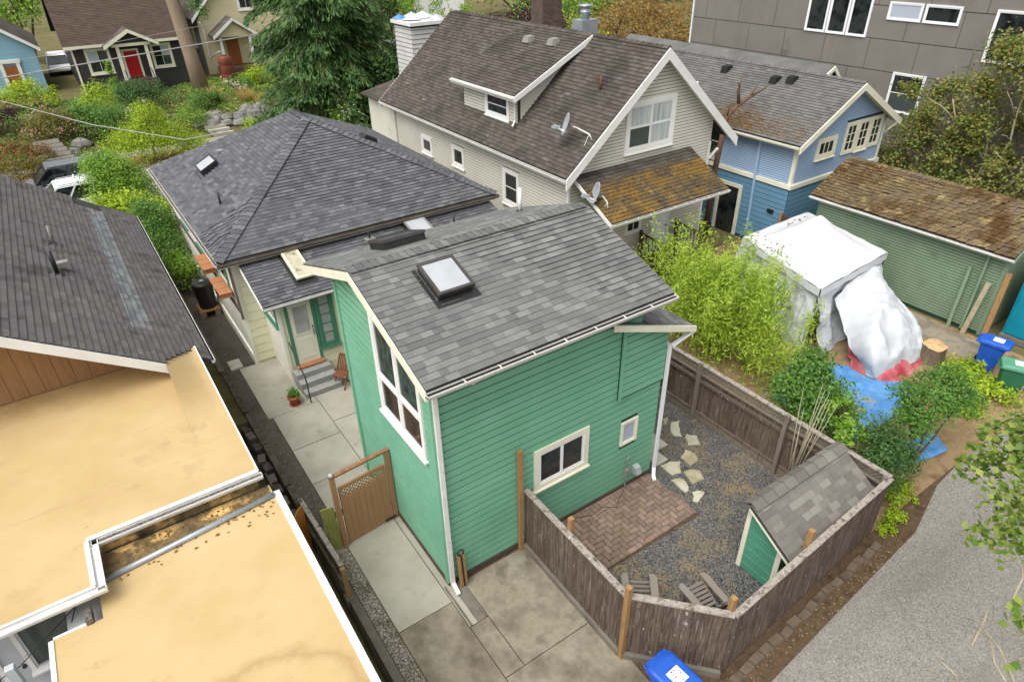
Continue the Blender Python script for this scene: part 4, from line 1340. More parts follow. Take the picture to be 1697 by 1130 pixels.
# ================================================================ yard fences
KB = MB()
fA, fB, fCc, fDd, fE = V((1.95, .05, 0)), V((1.93, -3.12, 0)), V((3.18, -4.48, 0)), V((8.56, -4.2, 0)), V((8.5, 2.6, 0))
f1 = thing('board_fence', 'dark weathered board fence running from the green wall along the driveway', 'fence', tuple(fA.lerp(fB, .5)))
fence_run(f1, fA, fB, 1.8, 'wood_fence', .15, base=.16, out=(-1, 0, 0), seed=31)
part('post', MB().box(1.76, 1.86, .0, .1, 0, 2.95), 'wood_post', f1, label='tall orange-brown post against the green wall')
part('post', MB().box(2.0, 2.1, -1.4, -1.3, .0, 2.1), 'wood_post', f1)
part('kerb', MB().beam(fA + V((-.02, 0, .06)), fB + V((-.02, 0, .06)), .16, .2), 'concrete_kerb', f1)
f2 = thing('board_fence', 'short angled board fence section behind the near blue bin', 'fence', tuple(fB.lerp(fCc, .5)))
fence_run(f2, fB, fCc, 1.8, 'wood_fence', .17, base=.16, out=(-1, -1, 0), seed=32)
part('post', MB().box(1.84, 1.94, -3.23, -3.13, .0, 2.1), 'wood_post', f2)
part('post', MB().box(3.16, 3.26, -4.43, -4.33, .0, 2.12), 'wood_post', f2)
part('kerb', MB().beam(fB + V((-.02, -.02, .06)), fCc + V((-.02, -.02, .06)), .16, .2), 'concrete_kerb', f2)
f3 = thing('board_fence', 'grey board fence along the alley in front of the garden shed', 'fence', tuple(fCc.lerp(fDd, .5)))
fence_run(f3, fCc, fDd, 1.78, 'wood_fence', .14, base=.1, out=(0, -1, 0), seed=33)
part('post', MB().box(5.55, 5.65, -4.3, -4.2, .0, 2.12), 'wood_post', f3)
f4 = thing('lattice_fence', 'brown board fence with lattice top on the far side of the gravel yard', 'fence', (8.5, -.8, 0))
fence_run(f4, fDd, fE + V((0, 5.6, 0)), 1.8, 'wood_fence', .15, base=.1, out=(1, 0, 0), bh=1.5, seed=34)
lattice(fDd + V((0, .05, 0)), fE + V((0, 5.6, 0)), 1.5, 1.77, (1, 0, 0), 'wood_grey', f4, .1, .035)
for y in (-4.15, -1.7, 1.03, 3.6, 6.0):
    part('post', MB().box(8.38, 8.47, y - .05, y + .05, 0, 1.9 if y > -4 else 1.84), 'wood_grey', f4)
part('mid_rail', MB().beam(fDd + V((-.01, 0, 1.5)), fE + V((-.01, 5.6, 1.5)), .07, .05), 'wood_grey', f4)
part('base_rail', MB().beam(fDd + V((-.03, 0, .1)), fE + V((-.03, 5.6, .1)), .05, .16), 'wood_grey', f4)
# stone edging along the alley
rnd = random.Random(41)
d = (fDd - fCc).normalized()
for k in range(17):
    c = fCc + d * (.15 + k * .31) + V((.02, -.27, 0)) + V((0, rnd.uniform(-.04, .03), 0))
    M = Matrix.Translation(c) @ Matrix.Rotation(R(3 + rnd.uniform(-9, 9)), 4, 'Z')
    w_, h_ = rnd.uniform(.28, .34), rnd.uniform(.05, .1)
    part('edging_stone', MB().hexa([(-w_ / 2, -.09, -.02), (w_ / 2, -.1, -.02), (w_ / 2, .09, -.02), (-w_ / 2, .1, -.02), (-w_ / 2 + .02, -.07, h_), (w_ / 2 - .02, -.08, h_ * .9), (w_ / 2 - .02, .08, h_), (-w_ / 2 + .015, .08, h_ * .95)]).xf(M), 'edge_stone', bpy.data.objects['dirt_verge'])

# ================================================================ garden shed
sh = thing('garden_shed', 'small green garden shed with grey-brown shingle roof in the yard corner', 'shed', (6.8, -3.5, 0))
sxa, sxb, sya, syb = 5.45, 8.05, -3.9, -3.02
za_, zb2 = 1.32, 1.93
part('end_wall', MB().prism([(sxa, sya, .02), (sxa, syb, .02), (sxa, syb, zb2 - .08), (sxa, sya, za_ + .1)], (.05, 0, 0)), 'green_shed_paint', sh)
part('end_wall', MB().prism([(sxb, sya, .02), (sxb, syb, .02), (sxb, syb, zb2 - .08), (sxb, sya, za_ + .1)], (-.05, 0, 0)), 'green_shed_paint', sh)
part('back_wall', MB().box(sxa + .05, sxb - .05, sya, sya + .05, .02, za_ + .1), 'green_shed_paint', sh)
part('front_wall', MB().box(sxa + .05, sxb - .05, syb - .05, syb, .02, zb2 - .1), 'green_shed_paint', sh)
part('corner_trim', MB().box(sxa - .03, sxa - .002, syb - .08, syb + .02, .02, zb2 - .12), 'trim_cream', sh)
part('corner_trim', MB().box(sxa - .03, sxa - .002, sya - .02, sya + .09, .02, za_ + .1), 'trim_cream', sh)
for k in range(6):
    part('panel_groove', MB().box(sxa - .006, sxa - .001, sya + .1, syb - .09, .2 + k * .24, .205 + k * .24), 'green_paint', sh)
SHR = [(5.22, -4.22, 1.38), (8.3, -4.2, 1.38), (8.3, -3.12, 2.03), (5.22, -3.14, 2.03)]
SHN = [(8.3, -2.92, 1.9), (5.22, -2.94, 1.9), (5.22, -3.14, 2.03), (8.3, -3.12, 2.03)]
r1 = slab(sh, 'roof', SHR, .05, 'roof_deck')
shingles(r1, SHR, .15, (.12, .34), 'shingle_shed', 300, th=.014, seed=51)
r2 = slab(sh, 'front_roof', SHN, .05, 'shingle_shed')
caps(sh, (5.22, -3.14, 2.05), (8.3, -3.12, 2.05), (0, -1.08, -.65), (0, .2, -.13), 'shingle_shed', .2, .34)
part('rake_board', MB().prism([(5.23, -4.2, 1.24), (5.23, -3.12, 1.9), (5.23, -3.12, 1.975), (5.23, -4.2, 1.325)], (.03, 0, 0)), 'trim_cream', sh)

# ================================================================ adirondack chairs
def adirondack(loc, rot, label):
    t = thing('garden_chair', label, 'chair', loc, 'taupe garden chairs')
    M = Matrix.Translation(loc) @ Matrix.Rotation(R(rot), 4, 'Z') @ Matrix.Scale(.88, 4)
    def pp(n, mb):
        part(n, mb.xf(M), 'resin_taupe', t)
    for s in (-1, 1):
        pp('leg', MB().box(s * .3 - .02, s * .3 + .02, .3, .39, 0, .52))
        pp('leg', MB().beam((s * .28, .34, .34), (s * .28, -.5, .06), .03, .12))
        pp('arm', MB().prism([(s * .24, -.42, .55), (s * .40, -.36, .55), (s * .42, .38, .55), (s * .36, .47, .55), (s * .26, .47, .55), (s * .24, .1, .55)], (0, 0, .025)))
        pp('arm_post', MB().beam((s * .3, -.3, .14), (s * .3, -.42, .56), .03, .08))
    for k in range(6):
        y = .36 - k * .095
        pp('seat_slat', MB().beam((-.27, y, .40 - k * .032), (.27, y, .40 - k * .032), .082, .022, (0, .3, 1)))
    for k in range(5):
        x = -.22 + k * .11
        h = .98 - .05 * (k - 2) ** 2
        pp('back_slat', MB().beam((x * .85, -.2, .2), (x * 1.1, -.58, h), .1, .02, (0, 1, .4)))
    pp('back_brace', MB().beam((-.27, -.43, .56), (.27, -.43, .56), .04, .06))
adirondack((2.95, -2.55, .006), -38, 'taupe slatted garden chair behind the fence corner, the one nearer the brick patio')
adirondack((3.95, -3.35, .006), -8, 'taupe slatted garden chair between the fence corner and the green shed')

# ================================================================ wheeled bins
def wheeled_bin(loc, rot, label, bm, lm, decal=0, name='wheeled_bin'):
    t = thing(name, label, 'bin', loc)
    M = Matrix.Translation(loc) @ Matrix.Rotation(R(rot), 4, 'Z')
    def pp(n, mb, m, sm=False, par=None):
        return part(n, mb.xf(M), m, par or t, sm)
    def ring(w, d, z, r, y=0):
        o = []
        for cx, cy, a in ((1, 1, 0), (-1, 1, 90), (-1, -1, 180), (1, -1, 270)):
            for k in range(4):
                th = R(a + k * 30)
                o.append((cx * (w / 2 - r) + r * math.cos(th), y + cy * (d / 2 - r) + r * math.sin(th), z))
        return o
    def loft(rs):
        mb = MB()
        n = len(rs[0])
        for r in rs:
            mb.v += r
        for i in range(len(rs) - 1):
            for k in range(n):
                mb.f.append((i * n + k, i * n + (k + 1) % n, (i + 1) * n + (k + 1) % n, (i + 1) * n + k))
        mb.f.append(tuple(range(n - 1, -1, -1)))
        mb.f.append(tuple((len(rs) - 1) * n + k for k in range(n)))
        return mb
    pp('body', loft([ring(.44, .5, .04, .05, .03), ring(.46, .54, .3, .05, .02), ring(.53, .66, .86, .06, 0), ring(.56, .72, .9, .06, 0), ring(.56, .72, .96, .06, 0)]), bm)
    l = pp('lid', loft([ring(.6, .8, .962, .07, -.01), ring(.61, .82, .99, .08, -.01), ring(.58, .78, 1.03, .09, -.01), ring(.5, .62, 1.055, .09, -.02), ring(.3, .4, 1.062, .08, -.02)]), lm)
    pp('lid_rim', loft([ring(.63, .84, .945, .08, -.01), ring(.63, .84, .968, .08, -.01)]), lm)
    for s in (-1, 1):
        pp('wheel', MB().tube([(s * .25, .27, .125), (s * .31, .27, .125)], .125, 16), 'tyre', True)
    pp('axle', MB().tube([(-.25, .27, .125), (.25, .27, .125)], .015, 8), 'black_metal', True)
    pp('handle', MB().tube([(-.26, .36, .93), (-.26, .45, .95), (.26, .45, .95), (.26, .36, .93)], .018, 8), bm, True)
    pp('hinge_bar', MB().box(-.24, .24, .385, .415, .975, 1.005), bm)
    for k in range(4):
        pp('hinge_lug', MB().box(-.22 + k * .14, -.18 + k * .14, .34, .44, .96, 1.01), bm)
    if decal:
        q = pp('sticker', MB().hexa([(-.14, -.2, 1.064), (.14, -.2, 1.064), (.14, .08, 1.064), (-.14, .08, 1.064), (-.14, -.2, 1.067), (.14, -.2, 1.067), (.14, .08, 1.067), (-.14, .08, 1.067)]), 'paper_label')
        rr = random.Random(decal)
        mb, mr = MB(), MB()
        for a in range(5):
            for b in range(4):
                if rr.random() < .7:
                    x, y = -.12 + b * .06, -.17 + a * .05
                    (mr if rr.random() < .2 else mb).box(x, x + rr.uniform(.02, .05), y, y + rr.uniform(.008, .022), 1.0672, 1.0682)
        tag(pp('print', mb, 'ink', par=q), kind='stuff')
        if mr.v:
            tag(pp('red_print', mr, 'ink_red', par=q), kind='stuff')
    if bm == 'bin_green':
        for s in (-1, 1):
            pp('side_sticker', MB().prism([(s * .2 - .03, -.283, .3), (s * .2 + .03, -.283, .3), (s * .21 + .03, -.327, .68), (s * .21 - .03, -.327, .68)], (0, -.006, 0)), 'paper_label')
        pp('front_panel', MB().prism([(-.12, -.29, .4), (.12, -.29, .4), (.12, -.318, .62), (-.12, -.318, .62)], (0, -.008, 0)), 'green_shed_paint')
    return t
wheeled_bin((1.93, -4.38, .02), 4, 'blue wheeled recycling bin in the driveway at the bottom edge', 'bin_blue', 'bin_blue', 3)
wheeled_bin((17.6, -2.55, .01), 10, 'blue wheeled recycling bin next to the teal container', 'bin_blue', 'bin_blue', 5)
wheeled_bin((16.75, -3.5, .01), 25, 'green wheeled bin with pale green lid at the right edge', 'bin_green', 'bin_lid_green', 7)
# stake leaning at the near corner of the house
pk = thing('parking_post', 'short wooden post with dark strip and ring beside the near downspout', 'post', (.25, 0, 0))
for dx in (-.05, .05):
    part('post_half', MB().beam((.25 + dx, -.04, .0), (.25 + dx, .02, .92), .055, .09, (0, 1, 0)), 'wood_post', pk)
part('strip', MB().beam((.25, -.05, .0), (.25, .01, .9), .04, .08, (0, 1, 0)), 'black_plastic', pk)
part('ring', MB().tube([(.25 + .07 * math.cos(t), .0, 1.0 + .09 * math.sin(t)) for t in [k * math.pi / 8 for k in range(17)]], .014, 8, False), 'black_metal', pk, True)
# potted canes by the lattice fence
cn = thing('potted_canes', 'bundle of tall dry canes in a clay pot against the lattice fence', 'plant', (8.0, -2.35, 0))
K = (8.0, -2.35, .01)
part('pot', MB().lathe([(.12, 0), (.17, .28), (.19, .28), (.19, .33), (.16, .33), (.15, .28), (0, .27)], K, 20), 'terracotta', cn, True)
rnd = random.Random(77)
for k in range(11):
    b_ = V((K[0] + rnd.uniform(-.06, .06), K[1] + rnd.uniform(-.06, .06), .25))
    tp = b_ + V((rnd.uniform(.0, .75), rnd.uniform(-.25, .35), rnd.uniform(2.0, 2.9)))
    part('cane', MB().tube([b_, b_.lerp(tp, .5) + V((rnd.uniform(-.04, .04), rnd.uniform(-.04, .04), 0)), tp], [.012, .01, .005], 6), 'cane', cn, True)
# ================================================================ left neighbour with the long dark roof
lh = thing('dark_roof_house', 'neighbouring house with a long dark shingle roof at the left edge', 'house', (-7, 13, -.72))
dz = lambda x: 2.79 + .655 * (-2.51 - x)
def dr_poly(x0, x1, y0, y1):
    return [(x1, y1, dz(x1)), (x1, y0, dz(x1)), (x0, y0, dz(x0)), (x0, y1, dz(x0))]
P1, P2, P3 = dr_poly(-2.78, -2.51, 7.5, 19.5), [(-2.78, 19.5, dz(-2.78)), (-2.78, 8.0, dz(-2.78)), (-3.5, 7.0, dz(-3.5)), (-3.5, 19.5, dz(-3.5))], dr_poly(-9.0, -3.5, 6.85, 19.5)
dk = slab(lh, 'roof', P3, .1, 'roof_deck')
slab(lh, 'roof_edge', P1, .1, 'roof_deck')
slab(lh, 'roof_middle', P2, .1, 'roof_deck')
shingles(dk, P3, .15, (.2, .34), 'shingle_dark', 0, seed=61, polys=[P1, P2, dr_poly(-4.35, -3.5, 6.85, 8.6), dr_poly(-9.0, -4.35, 6.85, 19.5)])
shingles(dk, dr_poly(-3.92, -3.5, 8.6, 18.6), .15, (.15, .34), 'shingle_patch', 0, seed=62)
shingles(dk, dr_poly(-4.35, -3.92, 8.6, 18.6), .15, (.2, .34), 'shingle_dark', 0, seed=63)
part('far_slope', MB().prism([(-9, 6.85, dz(-9) - .1), (-9, 19.5, dz(-9) - .1), (-15, 19.5, dz(-9) - 4), (-15, 6.85, dz(-9) - 4)], (0, 0, .09)), 'shingle_dark', lh)
part('rake_board', MB().prism([(-9, 6.81, dz(-9) - .26), (-3.5, 6.81, dz(-3.5) - .26), (-3.5, 6.81, dz(-3.5) - .01), (-9, 6.81, dz(-9) - .01)], (0, .04, 0)), 'trim_white', lh)
part('soffit', MB().prism([(-9, 6.86, dz(-9) - .16), (-3.5, 6.86, dz(-3.5) - .16), (-3.5, 8.0, dz(-3.5) - .16), (-9, 8.0, dz(-9) - .16)], (0, 0, .04)), 'trim_white', lh)
gw = part('gable_wall', MB().prism([(-13, 8.02, -.7), (-3.2, 8.02, -.7), (-3.2, 8.02, dz(-3.5) - .2), (-3.5, 8.02, dz(-3.5) - .2), (-9, 8.02, dz(-9) - .2), (-13, 8.02, dz(-9) - 3)], (0, .15, 0)), 'brown_siding', lh)
for k in range(16):
    x = -3.75 - k * .32
    part('board', MB().prism([(x - .31, 8.0, 3.02), (x, 8.0, 3.02), (x, 8.0, dz(x) - .2), (x - .31, 8.0, dz(x - .31) - .2)], (0, .018, 0)), 'brown_siding', gw)
part('eave_wall', MB().box(-3.0, -2.85, 8.2, 19.2, -.72, 2.7), 'brown_siding', lh)
gutter(lh, (-2.5, 19.5, 2.76), (-2.5, 7.5, 2.76), (1, 0, 0), 'gutter_white', 'gutter_dark', w=.09, h=.08, hang=0)
for x, y, k in ((-5.0, 13.6, 0), (-5.05, 11.25, 1)):
    z = dz(x)
    if k == 0:
        part('vent_pipe', MB().tube([(x, y, z - .02), (x + .02, y, z + .55)], .04, 10), 'lead_flash', lh, True)
    else:
        part('vent_pipe', MB().tube([(x, y, z - .02), (x, y, z + .62)], .055, 10), 'black_plastic', lh, True)
        part('roof_vent', MB().box(x + .05, x + .3, y + .2, y + .42, z + .05, z + .18), 'lead_flash', lh)
    part('pipe_flashing', MB().hexa([(x - .2, y - .17, dz(x - .2) + .02), (x + .2, y - .17, dz(x + .2) + .02), (x + .2, y + .17, dz(x + .2) + .02), (x - .2, y + .17, dz(x - .2) + .02), (x - .2, y - .17, dz(x - .2) + .035), (x + .2, y - .17, dz(x + .2) + .035), (x + .2, y + .17, dz(x + .2) + .035), (x - .2, y + .17, dz(x - .2) + .035)]), 'black_metal', lh)

# ================================================================ tan flat-roofed building
tb = thing('tan_roof_building', 'low building with smooth tan flat roofs at the lower left', 'building', (-6, 3, -.72))
tz, tl = 3.0, 2.6
up_ = part('upper_roof', MB().prism([(-14, 1.35, tz - .22), (-5.72, 1.35, tz - .22), (-5.72, 2.5, tz - .22), (-2.75, 2.5, tz - .22), (-2.75, 6.9, tz - .22), (-3.5, 6.9, tz - .22), (-3.5, 8.0, tz - .22), (-14, 8.0, tz - .22)], (0, 0, .22)), 'tan_roof', tb)
mb = MB()
for a in range(13):
    for b in range(9):
        u, v = a / 12, b / 8
        x = -2.75 - .77 * v
        yn = 8.04 - 1.0 * v
        y = 4.0 + (yn - 4.0) * u
        mb.v.append((x, y, tz + .003 + (max(dz(x) - .02, tz + .01) - tz) * u * u * (3 - 2 * u)))
mb.f = [(a * 9 + b, (a + 1) * 9 + b, (a + 1) * 9 + b + 1, a * 9 + b + 1) for a in range(12) for b in range(8)]
part('roof_tongue', mb, 'tan_roof', tb, True)
part('edge_trim', MB().box(-2.75, -2.72, 6.95, 8.04, tz - .2, tz + .015), 'white_metal', tb)
for y in (3.75, 5.25):
    part('seam', MB().prism([(-14, y - .1, tz - .004), (-2.76, y - .06, tz - .004), (-2.76, y - .0, tz - .004), (-14, y, tz - .004)], (0, 0, .007)), 'tan_roof', up_)
part('edge_trim', MB().box(-2.75, -2.72, 2.5, 6.95, tz - .2, tz + .015), 'white_metal', tb)
part('edge_trim', MB().box(-5.72, -2.75, 2.47, 2.56, tz + .0, tz + .02), 'white_metal', tb)
part('edge_trim', MB().box(-5.76, -5.69, 1.37, 2.47, tz + .0, tz + .02), 'white_metal', tb)
part('edge_trim', MB().box(-14, -5.7, 1.32, 1.37, tz + .0, tz + .02), 'white_metal', tb)
gutter(tb, (-5.66, 2.47, tz - .01), (-2.7, 2.47, tz - .01), (0, -1, 0), 'white_metal', 'gutter_debris', w=.13, h=.11, hang=0)
gutter(tb, (-5.69, 1.25, tz - .01), (-5.69, 2.46, tz - .01), (1, 0, 0), 'white_metal', 'white_metal', w=.13, h=.11, hang=0)
gutter(tb, (-14, 1.32, tz - .01), (-5.56, 1.32, tz - .01), (0, -1, 0), 'white_metal', 'white_metal', w=.12, h=.1, hang=0)
lo_ = part('lower_roof', MB().prism([(-6.45, -8, tl - .2), (-2.62, -8, tl - .2), (-2.62, 2.46, tl - .2), (-5.75, 2.46, tl - .2), (-5.75, 1.02, tl - .2), (-6.45, 1.02, tl - .2)], (0, 0, .2)), 'tan_roof', tb)
part('roof_valley', MB().prism([(-5.66, 1.8, tl - .002), (-2.66, 2.1, tl - .002), (-2.66, 2.45, tl - .002), (-5.66, 2.45, tl - .002)], (0, 0, .012)), 'tan_roof_dirty', tb, label='dirty shaded roof strip with rotting leaves')
part('riser_wall', MB().box(-5.74, -2.8, 2.5, 2.6, tl, tz - .22), 'tan_roof_dirty', tb)
part('flashing_pipe', MB().tube([(-5.68, 1.78, tl + .04), (-4, 1.95, tl + .045), (-2.62, 2.1, tl + .04)], .055, 10), 'steel', tb, True)
part('edge_trim', MB().box(-2.62, -2.5, -8, 2.2, tl - .12, tl + .02), 'white_metal', tb, label='white metal roof edge along the narrow gap')
part('edge_trim', MB().box(-6.52, -6.45, -8, 1.02, tl - .15, tl + .02), 'white_metal', tb)
part('edge_trim', MB().box(-6.45, -5.98, 1.02, 1.07, tl - .15, tl + .02), 'white_metal', tb)
part('gutter_end', MB().box(-5.98, -5.88, 1.0, 1.3, tl - .05, tl + .12), 'gutter_debris', tb)
part('wall', MB().box(-6.3, -2.8, -8, 2.46, -.72, tl - .2), 'grey_paint', tb)
part('wall', MB().box(-14, -2.9, 2.62, 7.95, -.72, tz - .22), 'grey_paint', tb)
sw = part('court_wall', MB().box(-14, -6.3, 1.75, 1.9, -.72, tz - .22), 'grey_paint', tb)
window(tb, PL('S', 1.75), -7.1, -6.2, 1.4, 2.7, 1, 1, .07, .04, ('white_metal', 'grey_paint', 'glass_mid'), sill=True)
window(tb, PL('S', 1.75), -8.4, -7.4, 1.4, 2.7, 1, 1, .07, .04, ('white_metal', 'grey_paint', 'glass_mid'), sill=True)
part('court_floor', MB().box(-14, -6.3, -8, 1.75, -.72, .9), 'concrete_dark', tb)
part('court_post', MB().beam((-7.05, .9, .9), (-7.05, .9, 2.6), .12, .12, (0, 1, 0)), 'grey_paint', tb)
part('court_door', MB().box(-6.36, -6.31, .0, .8, .9, 2.2), 'grey_paint', tb)
tag(part('string_light_wire', MB().tube([(-7.6, .9, 2.34), (-7.0, 1.1, 2.32), (-6.15, 1.62, 2.5)], .008, 6).tube([(-6.7, .4, 2.25), (-6.35, 1.2, 2.3), (-6.12, 1.68, 2.5)], .008, 6).lathe([(.01, .03), (.03, 0), (.035, -.04), (0, -.07)], (-6.95, 1.1, 2.3), 10).lathe([(.01, .03), (.03, 0), (.035, -.04), (0, -.07)], (-7.3, 1.0, 2.3), 10), 'wire_dark'), 'thin black string-light wires over the courtyard at the lower left', 'string lights', kind='stuff')
# leaf litter on the roof strip
rng = np.random.default_rng(4)
n = 260
P = np.stack([rng.uniform(-5.6, -2.7, n), rng.uniform(1.6, 2.35, n), np.full(n, tl + .016)], 1)
keep = (P[:, 1] > 1.72 + (P[:, 0] + 5.66) * .1)
P = P[keep | (rng.uniform(size=n) < .3)]
N = np.tile([0, 0, 1.], (len(P), 1)) + rng.normal(size=(len(P), 3)) * .2
N /= np.linalg.norm(N, axis=1)[:, None]
o = leafmesh('leaf_litter', P, N, .07, .7, 'leaf_rust', None, rng)
tag(o, 'brown leaf litter along the pipe on the tan roof', 'leaves', kind='stuff')
# ================================================================ grey gabled house
g2 = thing('grey_house', 'pale grey sided house with steep gable, white trim and old dark shingles', 'house', (13.2, 15, 0))
ax0, ax1, ay0, ay1 = 9.75, 16.65, 8.5, 22.0
ex0, ex1, ez, kx, kz = 9.35, 17.65, 4.85, 13.5, 8.4
ya, yb = 8.1, 22.5
sg = (kz - ez) / (kx - ex0)
rz2 = lambda x: ez + sg * (x - ex0) if x < kx else ez + sg * (ex1 - x)
gS, gW = PL('S', ay0), PL('W', ax0)
gp = [(ax0, 0), (ax1, 0), (ax1, rz2(ax1) - .12), (kx, kz - .12), (ax0, rz2(ax0) - .12)]
fwl = part('gable_wall', MB().prism([(u, ay0, z) for u, z in gp], (0, .2, 0)), 'underlay', g2)
siding(fwl, gS, [(u, max(z, .1)) for u, z in gp], .115, 'grey_siding', [(12.15, 14.5, 5.05, 6.8), (13.85, 14.8, .85, 2.95), (12.5, 13.3, 1.95, 2.6)], objs=False, d1=.014, gap=.022)
wwl = part('side_wall', MB().box(ax0, ax0 + .2, ay0 + .2, ay1, 0, rz2(ax0) - .1), 'underlay', g2)
siding(wwl, gW, [(ay0 + .02, .1), (ay1, .1), (ay1, rz2(ax0) - .15), (ay0 + .02, rz2(ax0) - .15)], .115, 'grey_siding', [(18.2, 19.2, 3.1, 3.9), (15.4, 16.4, 3.2, 4.1), (11.4, 12.5, 2.7, 4.1)], objs=False, d1=.014, gap=.022)
part('wall', MB().box(ax1 - .2, ax1, ay0 + .2, ay1, 0, rz2(ax1) - .1), 'grey_siding', g2)
part('far_wall', MB().prism([(u, ay1 - .2, z) for u, z in gp], (0, .2, 0)), 'grey_siding', g2)
for u, y in ((ax0 - .03, ay0 - .03), (ax1 - .06, ay0 - .03), (ax0 - .03, ay1 - .06)):
    part('corner_board', MB().box(u, u + .09, y, y + .09, .05, 4.75), 'trim_white', g2)
WSl = [(ex0, yb, ez), (ex0, ya, ez), (kx, ya, kz), (kx, yb, kz)]
ESl = [(ex1, ya, ez), (ex1, yb, ez), (kx, yb, kz), (kx, ya, kz)]
rw = slab(g2, 'roof', WSl, .08, 'roof_deck')
shingles(rw, WSl, .15, (.24, .34), 'shingle_old', 0, th=.016, seed=71)
re_ = slab(g2, 'right_roof', ESl, .08, 'roof_deck')
shingles(re_, ESl, .15, (.24, .34), 'shingle_old', 0, th=.016, seed=72)
caps(g2, (kx, ya, kz + .012), (kx, yb, kz + .012), (-1, 0, -sg), (1, 0, -sg), 'shingle_old', .14, .3)
for a, b in (((ex0 - .05, rz2(ex0) - .04), (kx, kz)), ((kx, kz), (ex1 + .05, rz2(ex1) - .04))):
    for yy in (ya - .04, yb):
        part('bargeboard', MB().prism([(a[0], yy, a[1] - .34), (b[0], yy, b[1] - .34), (b[0], yy, b[1] + .02), (a[0], yy, a[1] + .02)], (0, .05, 0)), 'trim_white', g2)
part('soffit', MB().prism([(ex0, ya, ez - .13), (kx, ya, kz - .13), (kx, ay0, kz - .13), (ex0, ay0, ez - .13)], (0, 0, .03)), 'trim_white', g2)
part('soffit', MB().prism([(kx, ya, kz - .13), (ex1, ya, ez - .13), (ex1, ay0, ez - .13), (kx, ay0, kz - .13)], (0, 0, .03)), 'trim_white', g2)
part('eave_soffit', MB().box(ex0 + .02, ax0, ay0, yb, ez - .2, ez - .16), 'trim_white', g2)
gutter(g2, (ex0, yb, ez - .05), (ex0, ya + .05, ez - .05), (-1, 0, 0), 'gutter_white', 'gutter_debris', hang=0)
part('knee_brace', MB().beam((16.68, 8.45, 4.1), (16.68, 8.14, 4.55), .09, .09), 'trim_white', g2)
part('downspout', MB().beam((ax0 - .08, 21.8, 4.6), (ax0 - .08, 21.8, .1), .07, .07, (0, 1, 0)), 'gutter_white', g2)
window(g2, gS, 12.15, 14.5, 5.05, 6.8, 2, 2, .14, .07, ('trim_white', 'trim_white', 'curtain'), d=.03, mw=.08, panes=['glass_mid', 'curtain', 'curtain', 'curtain'], label='white double window with curtains in the gable')
window(g2, gW, 18.2, 19.2, 3.1, 3.9, 1, 1, .12, .06, d=.03)
window(g2, gW, 15.4, 16.4, 3.2, 4.1, 1, 1, .12, .06, d=.03)
window(g2, gW, 11.4, 12.5, 2.7, 4.1, 1, 2, .12, .06, d=.03)
window(g2, gS, 12.5, 13.3, 1.95, 2.6, 2, 1, .07, .05, d=.03, sill=False)
dd = part('door', MB().box(13.93, 14.66, ay0 - .06, ay0 - .03, .9, 2.9), 'vinyl_white', g2)
part('door_frame', MB().box(13.83, 13.92, ay0 - .07, ay0, .88, 3.0).box(14.67, 14.78, ay0 - .07, ay0, .88, 3.0), 'trim_white', g2)
part('handle', MB().lathe([(.03, 0), (.03, .04)], (14.6, ay0 - .09, 1.85), 10), 'black_metal', dd)
# shed dormer on the left slope
dy0, dy1, dx0, dz0 = 11.9, 16.4, 9.92, 6.72
DP = [(dx0, dy1, dz0), (dx0, dy0, dz0), (kx - .05, dy0, kz + .03), (kx - .05, dy1, kz + .03)]
dm = slab(g2, 'dormer_roof', DP, .07, 'roof_deck')
shingles(dm, DP, .15, (.24, .34), 'shingle_old', 0, th=.016, seed=73)
part('dormer_front', MB().box(10.27, 10.4, dy0 + .35, dy1 - .35, rz2(10.27) - .1, dz0 + .05), 'underlay', g2)
fd = bpy.data.objects['dormer_front']
siding(fd, PL('W', 10.27), [(dy0 + .35, rz2(10.27)), (dy1 - .35, rz2(10.27)), (dy1 - .35, dz0 + .05), (dy0 + .35, dz0 + .05)], .115, 'grey_siding', [(12.75, 14.4, 5.64, 6.6)], objs=False, d1=.014, gap=.022)
sl3 = (kz + .03 - dz0) / (kx - .05 - dx0)
for yy in (dy0 + .35, dy1 - .47):
    part('dormer_cheek', MB().prism([(10.38, yy, rz2(10.38) - .05), (10.38, yy, dz0 + sl3 * .45 - .08), (12.9, yy, dz0 + sl3 * 2.75 - .08), (12.9, yy, rz2(12.9) - .1)], (0, .12, 0)), 'grey_siding', g2)
ck = PL('S', dy0 + .35)
mb = MB()
for k in range(11):
    z = 5.7 + k * .115
    xa = 10.4
    xb = ex0 + (z - ez) / sg
    if xb > xa:
        mb.add([ck.p(xa, z, .03), ck.p(xb, z, .03), ck.p(xb, z + .115, .003), ck.p(xa, z + .115, .003), ck.p(xa, z, 0), ck.p(xb, z, 0)], [(0, 1, 2, 3), (0, 4, 5, 1)])
part('cheek_siding', mb, 'grey_siding', g2, kind='stuff')
window(g2, PL('W', 10.27), 12.75, 14.4, 5.64, 6.56, 1, 2, .12, .05, d=.03, label='white dormer window')
part('dormer_fascia', MB().box(dx0 - .03, dx0, dy0 - .02, dy1 + .02, dz0 - .2, dz0), 'trim_white', g2)
part('dormer_rake', MB().prism([(dx0 - .03, dy0 - .05, dz0 - .2), (kx - .1, dy0 - .05, kz - .18), (kx - .1, dy0 - .05, kz + .03), (dx0 - .03, dy0 - .05, dz0)], (0, .04, 0)), 'trim_white', g2)
gutter(g2, (dx0 - .03, dy1, dz0 - .03), (dx0 - .03, dy0, dz0 - .03), (-1, 0, 0), 'gutter_white', 'gutter_debris', hang=0, w=.1, h=.09)
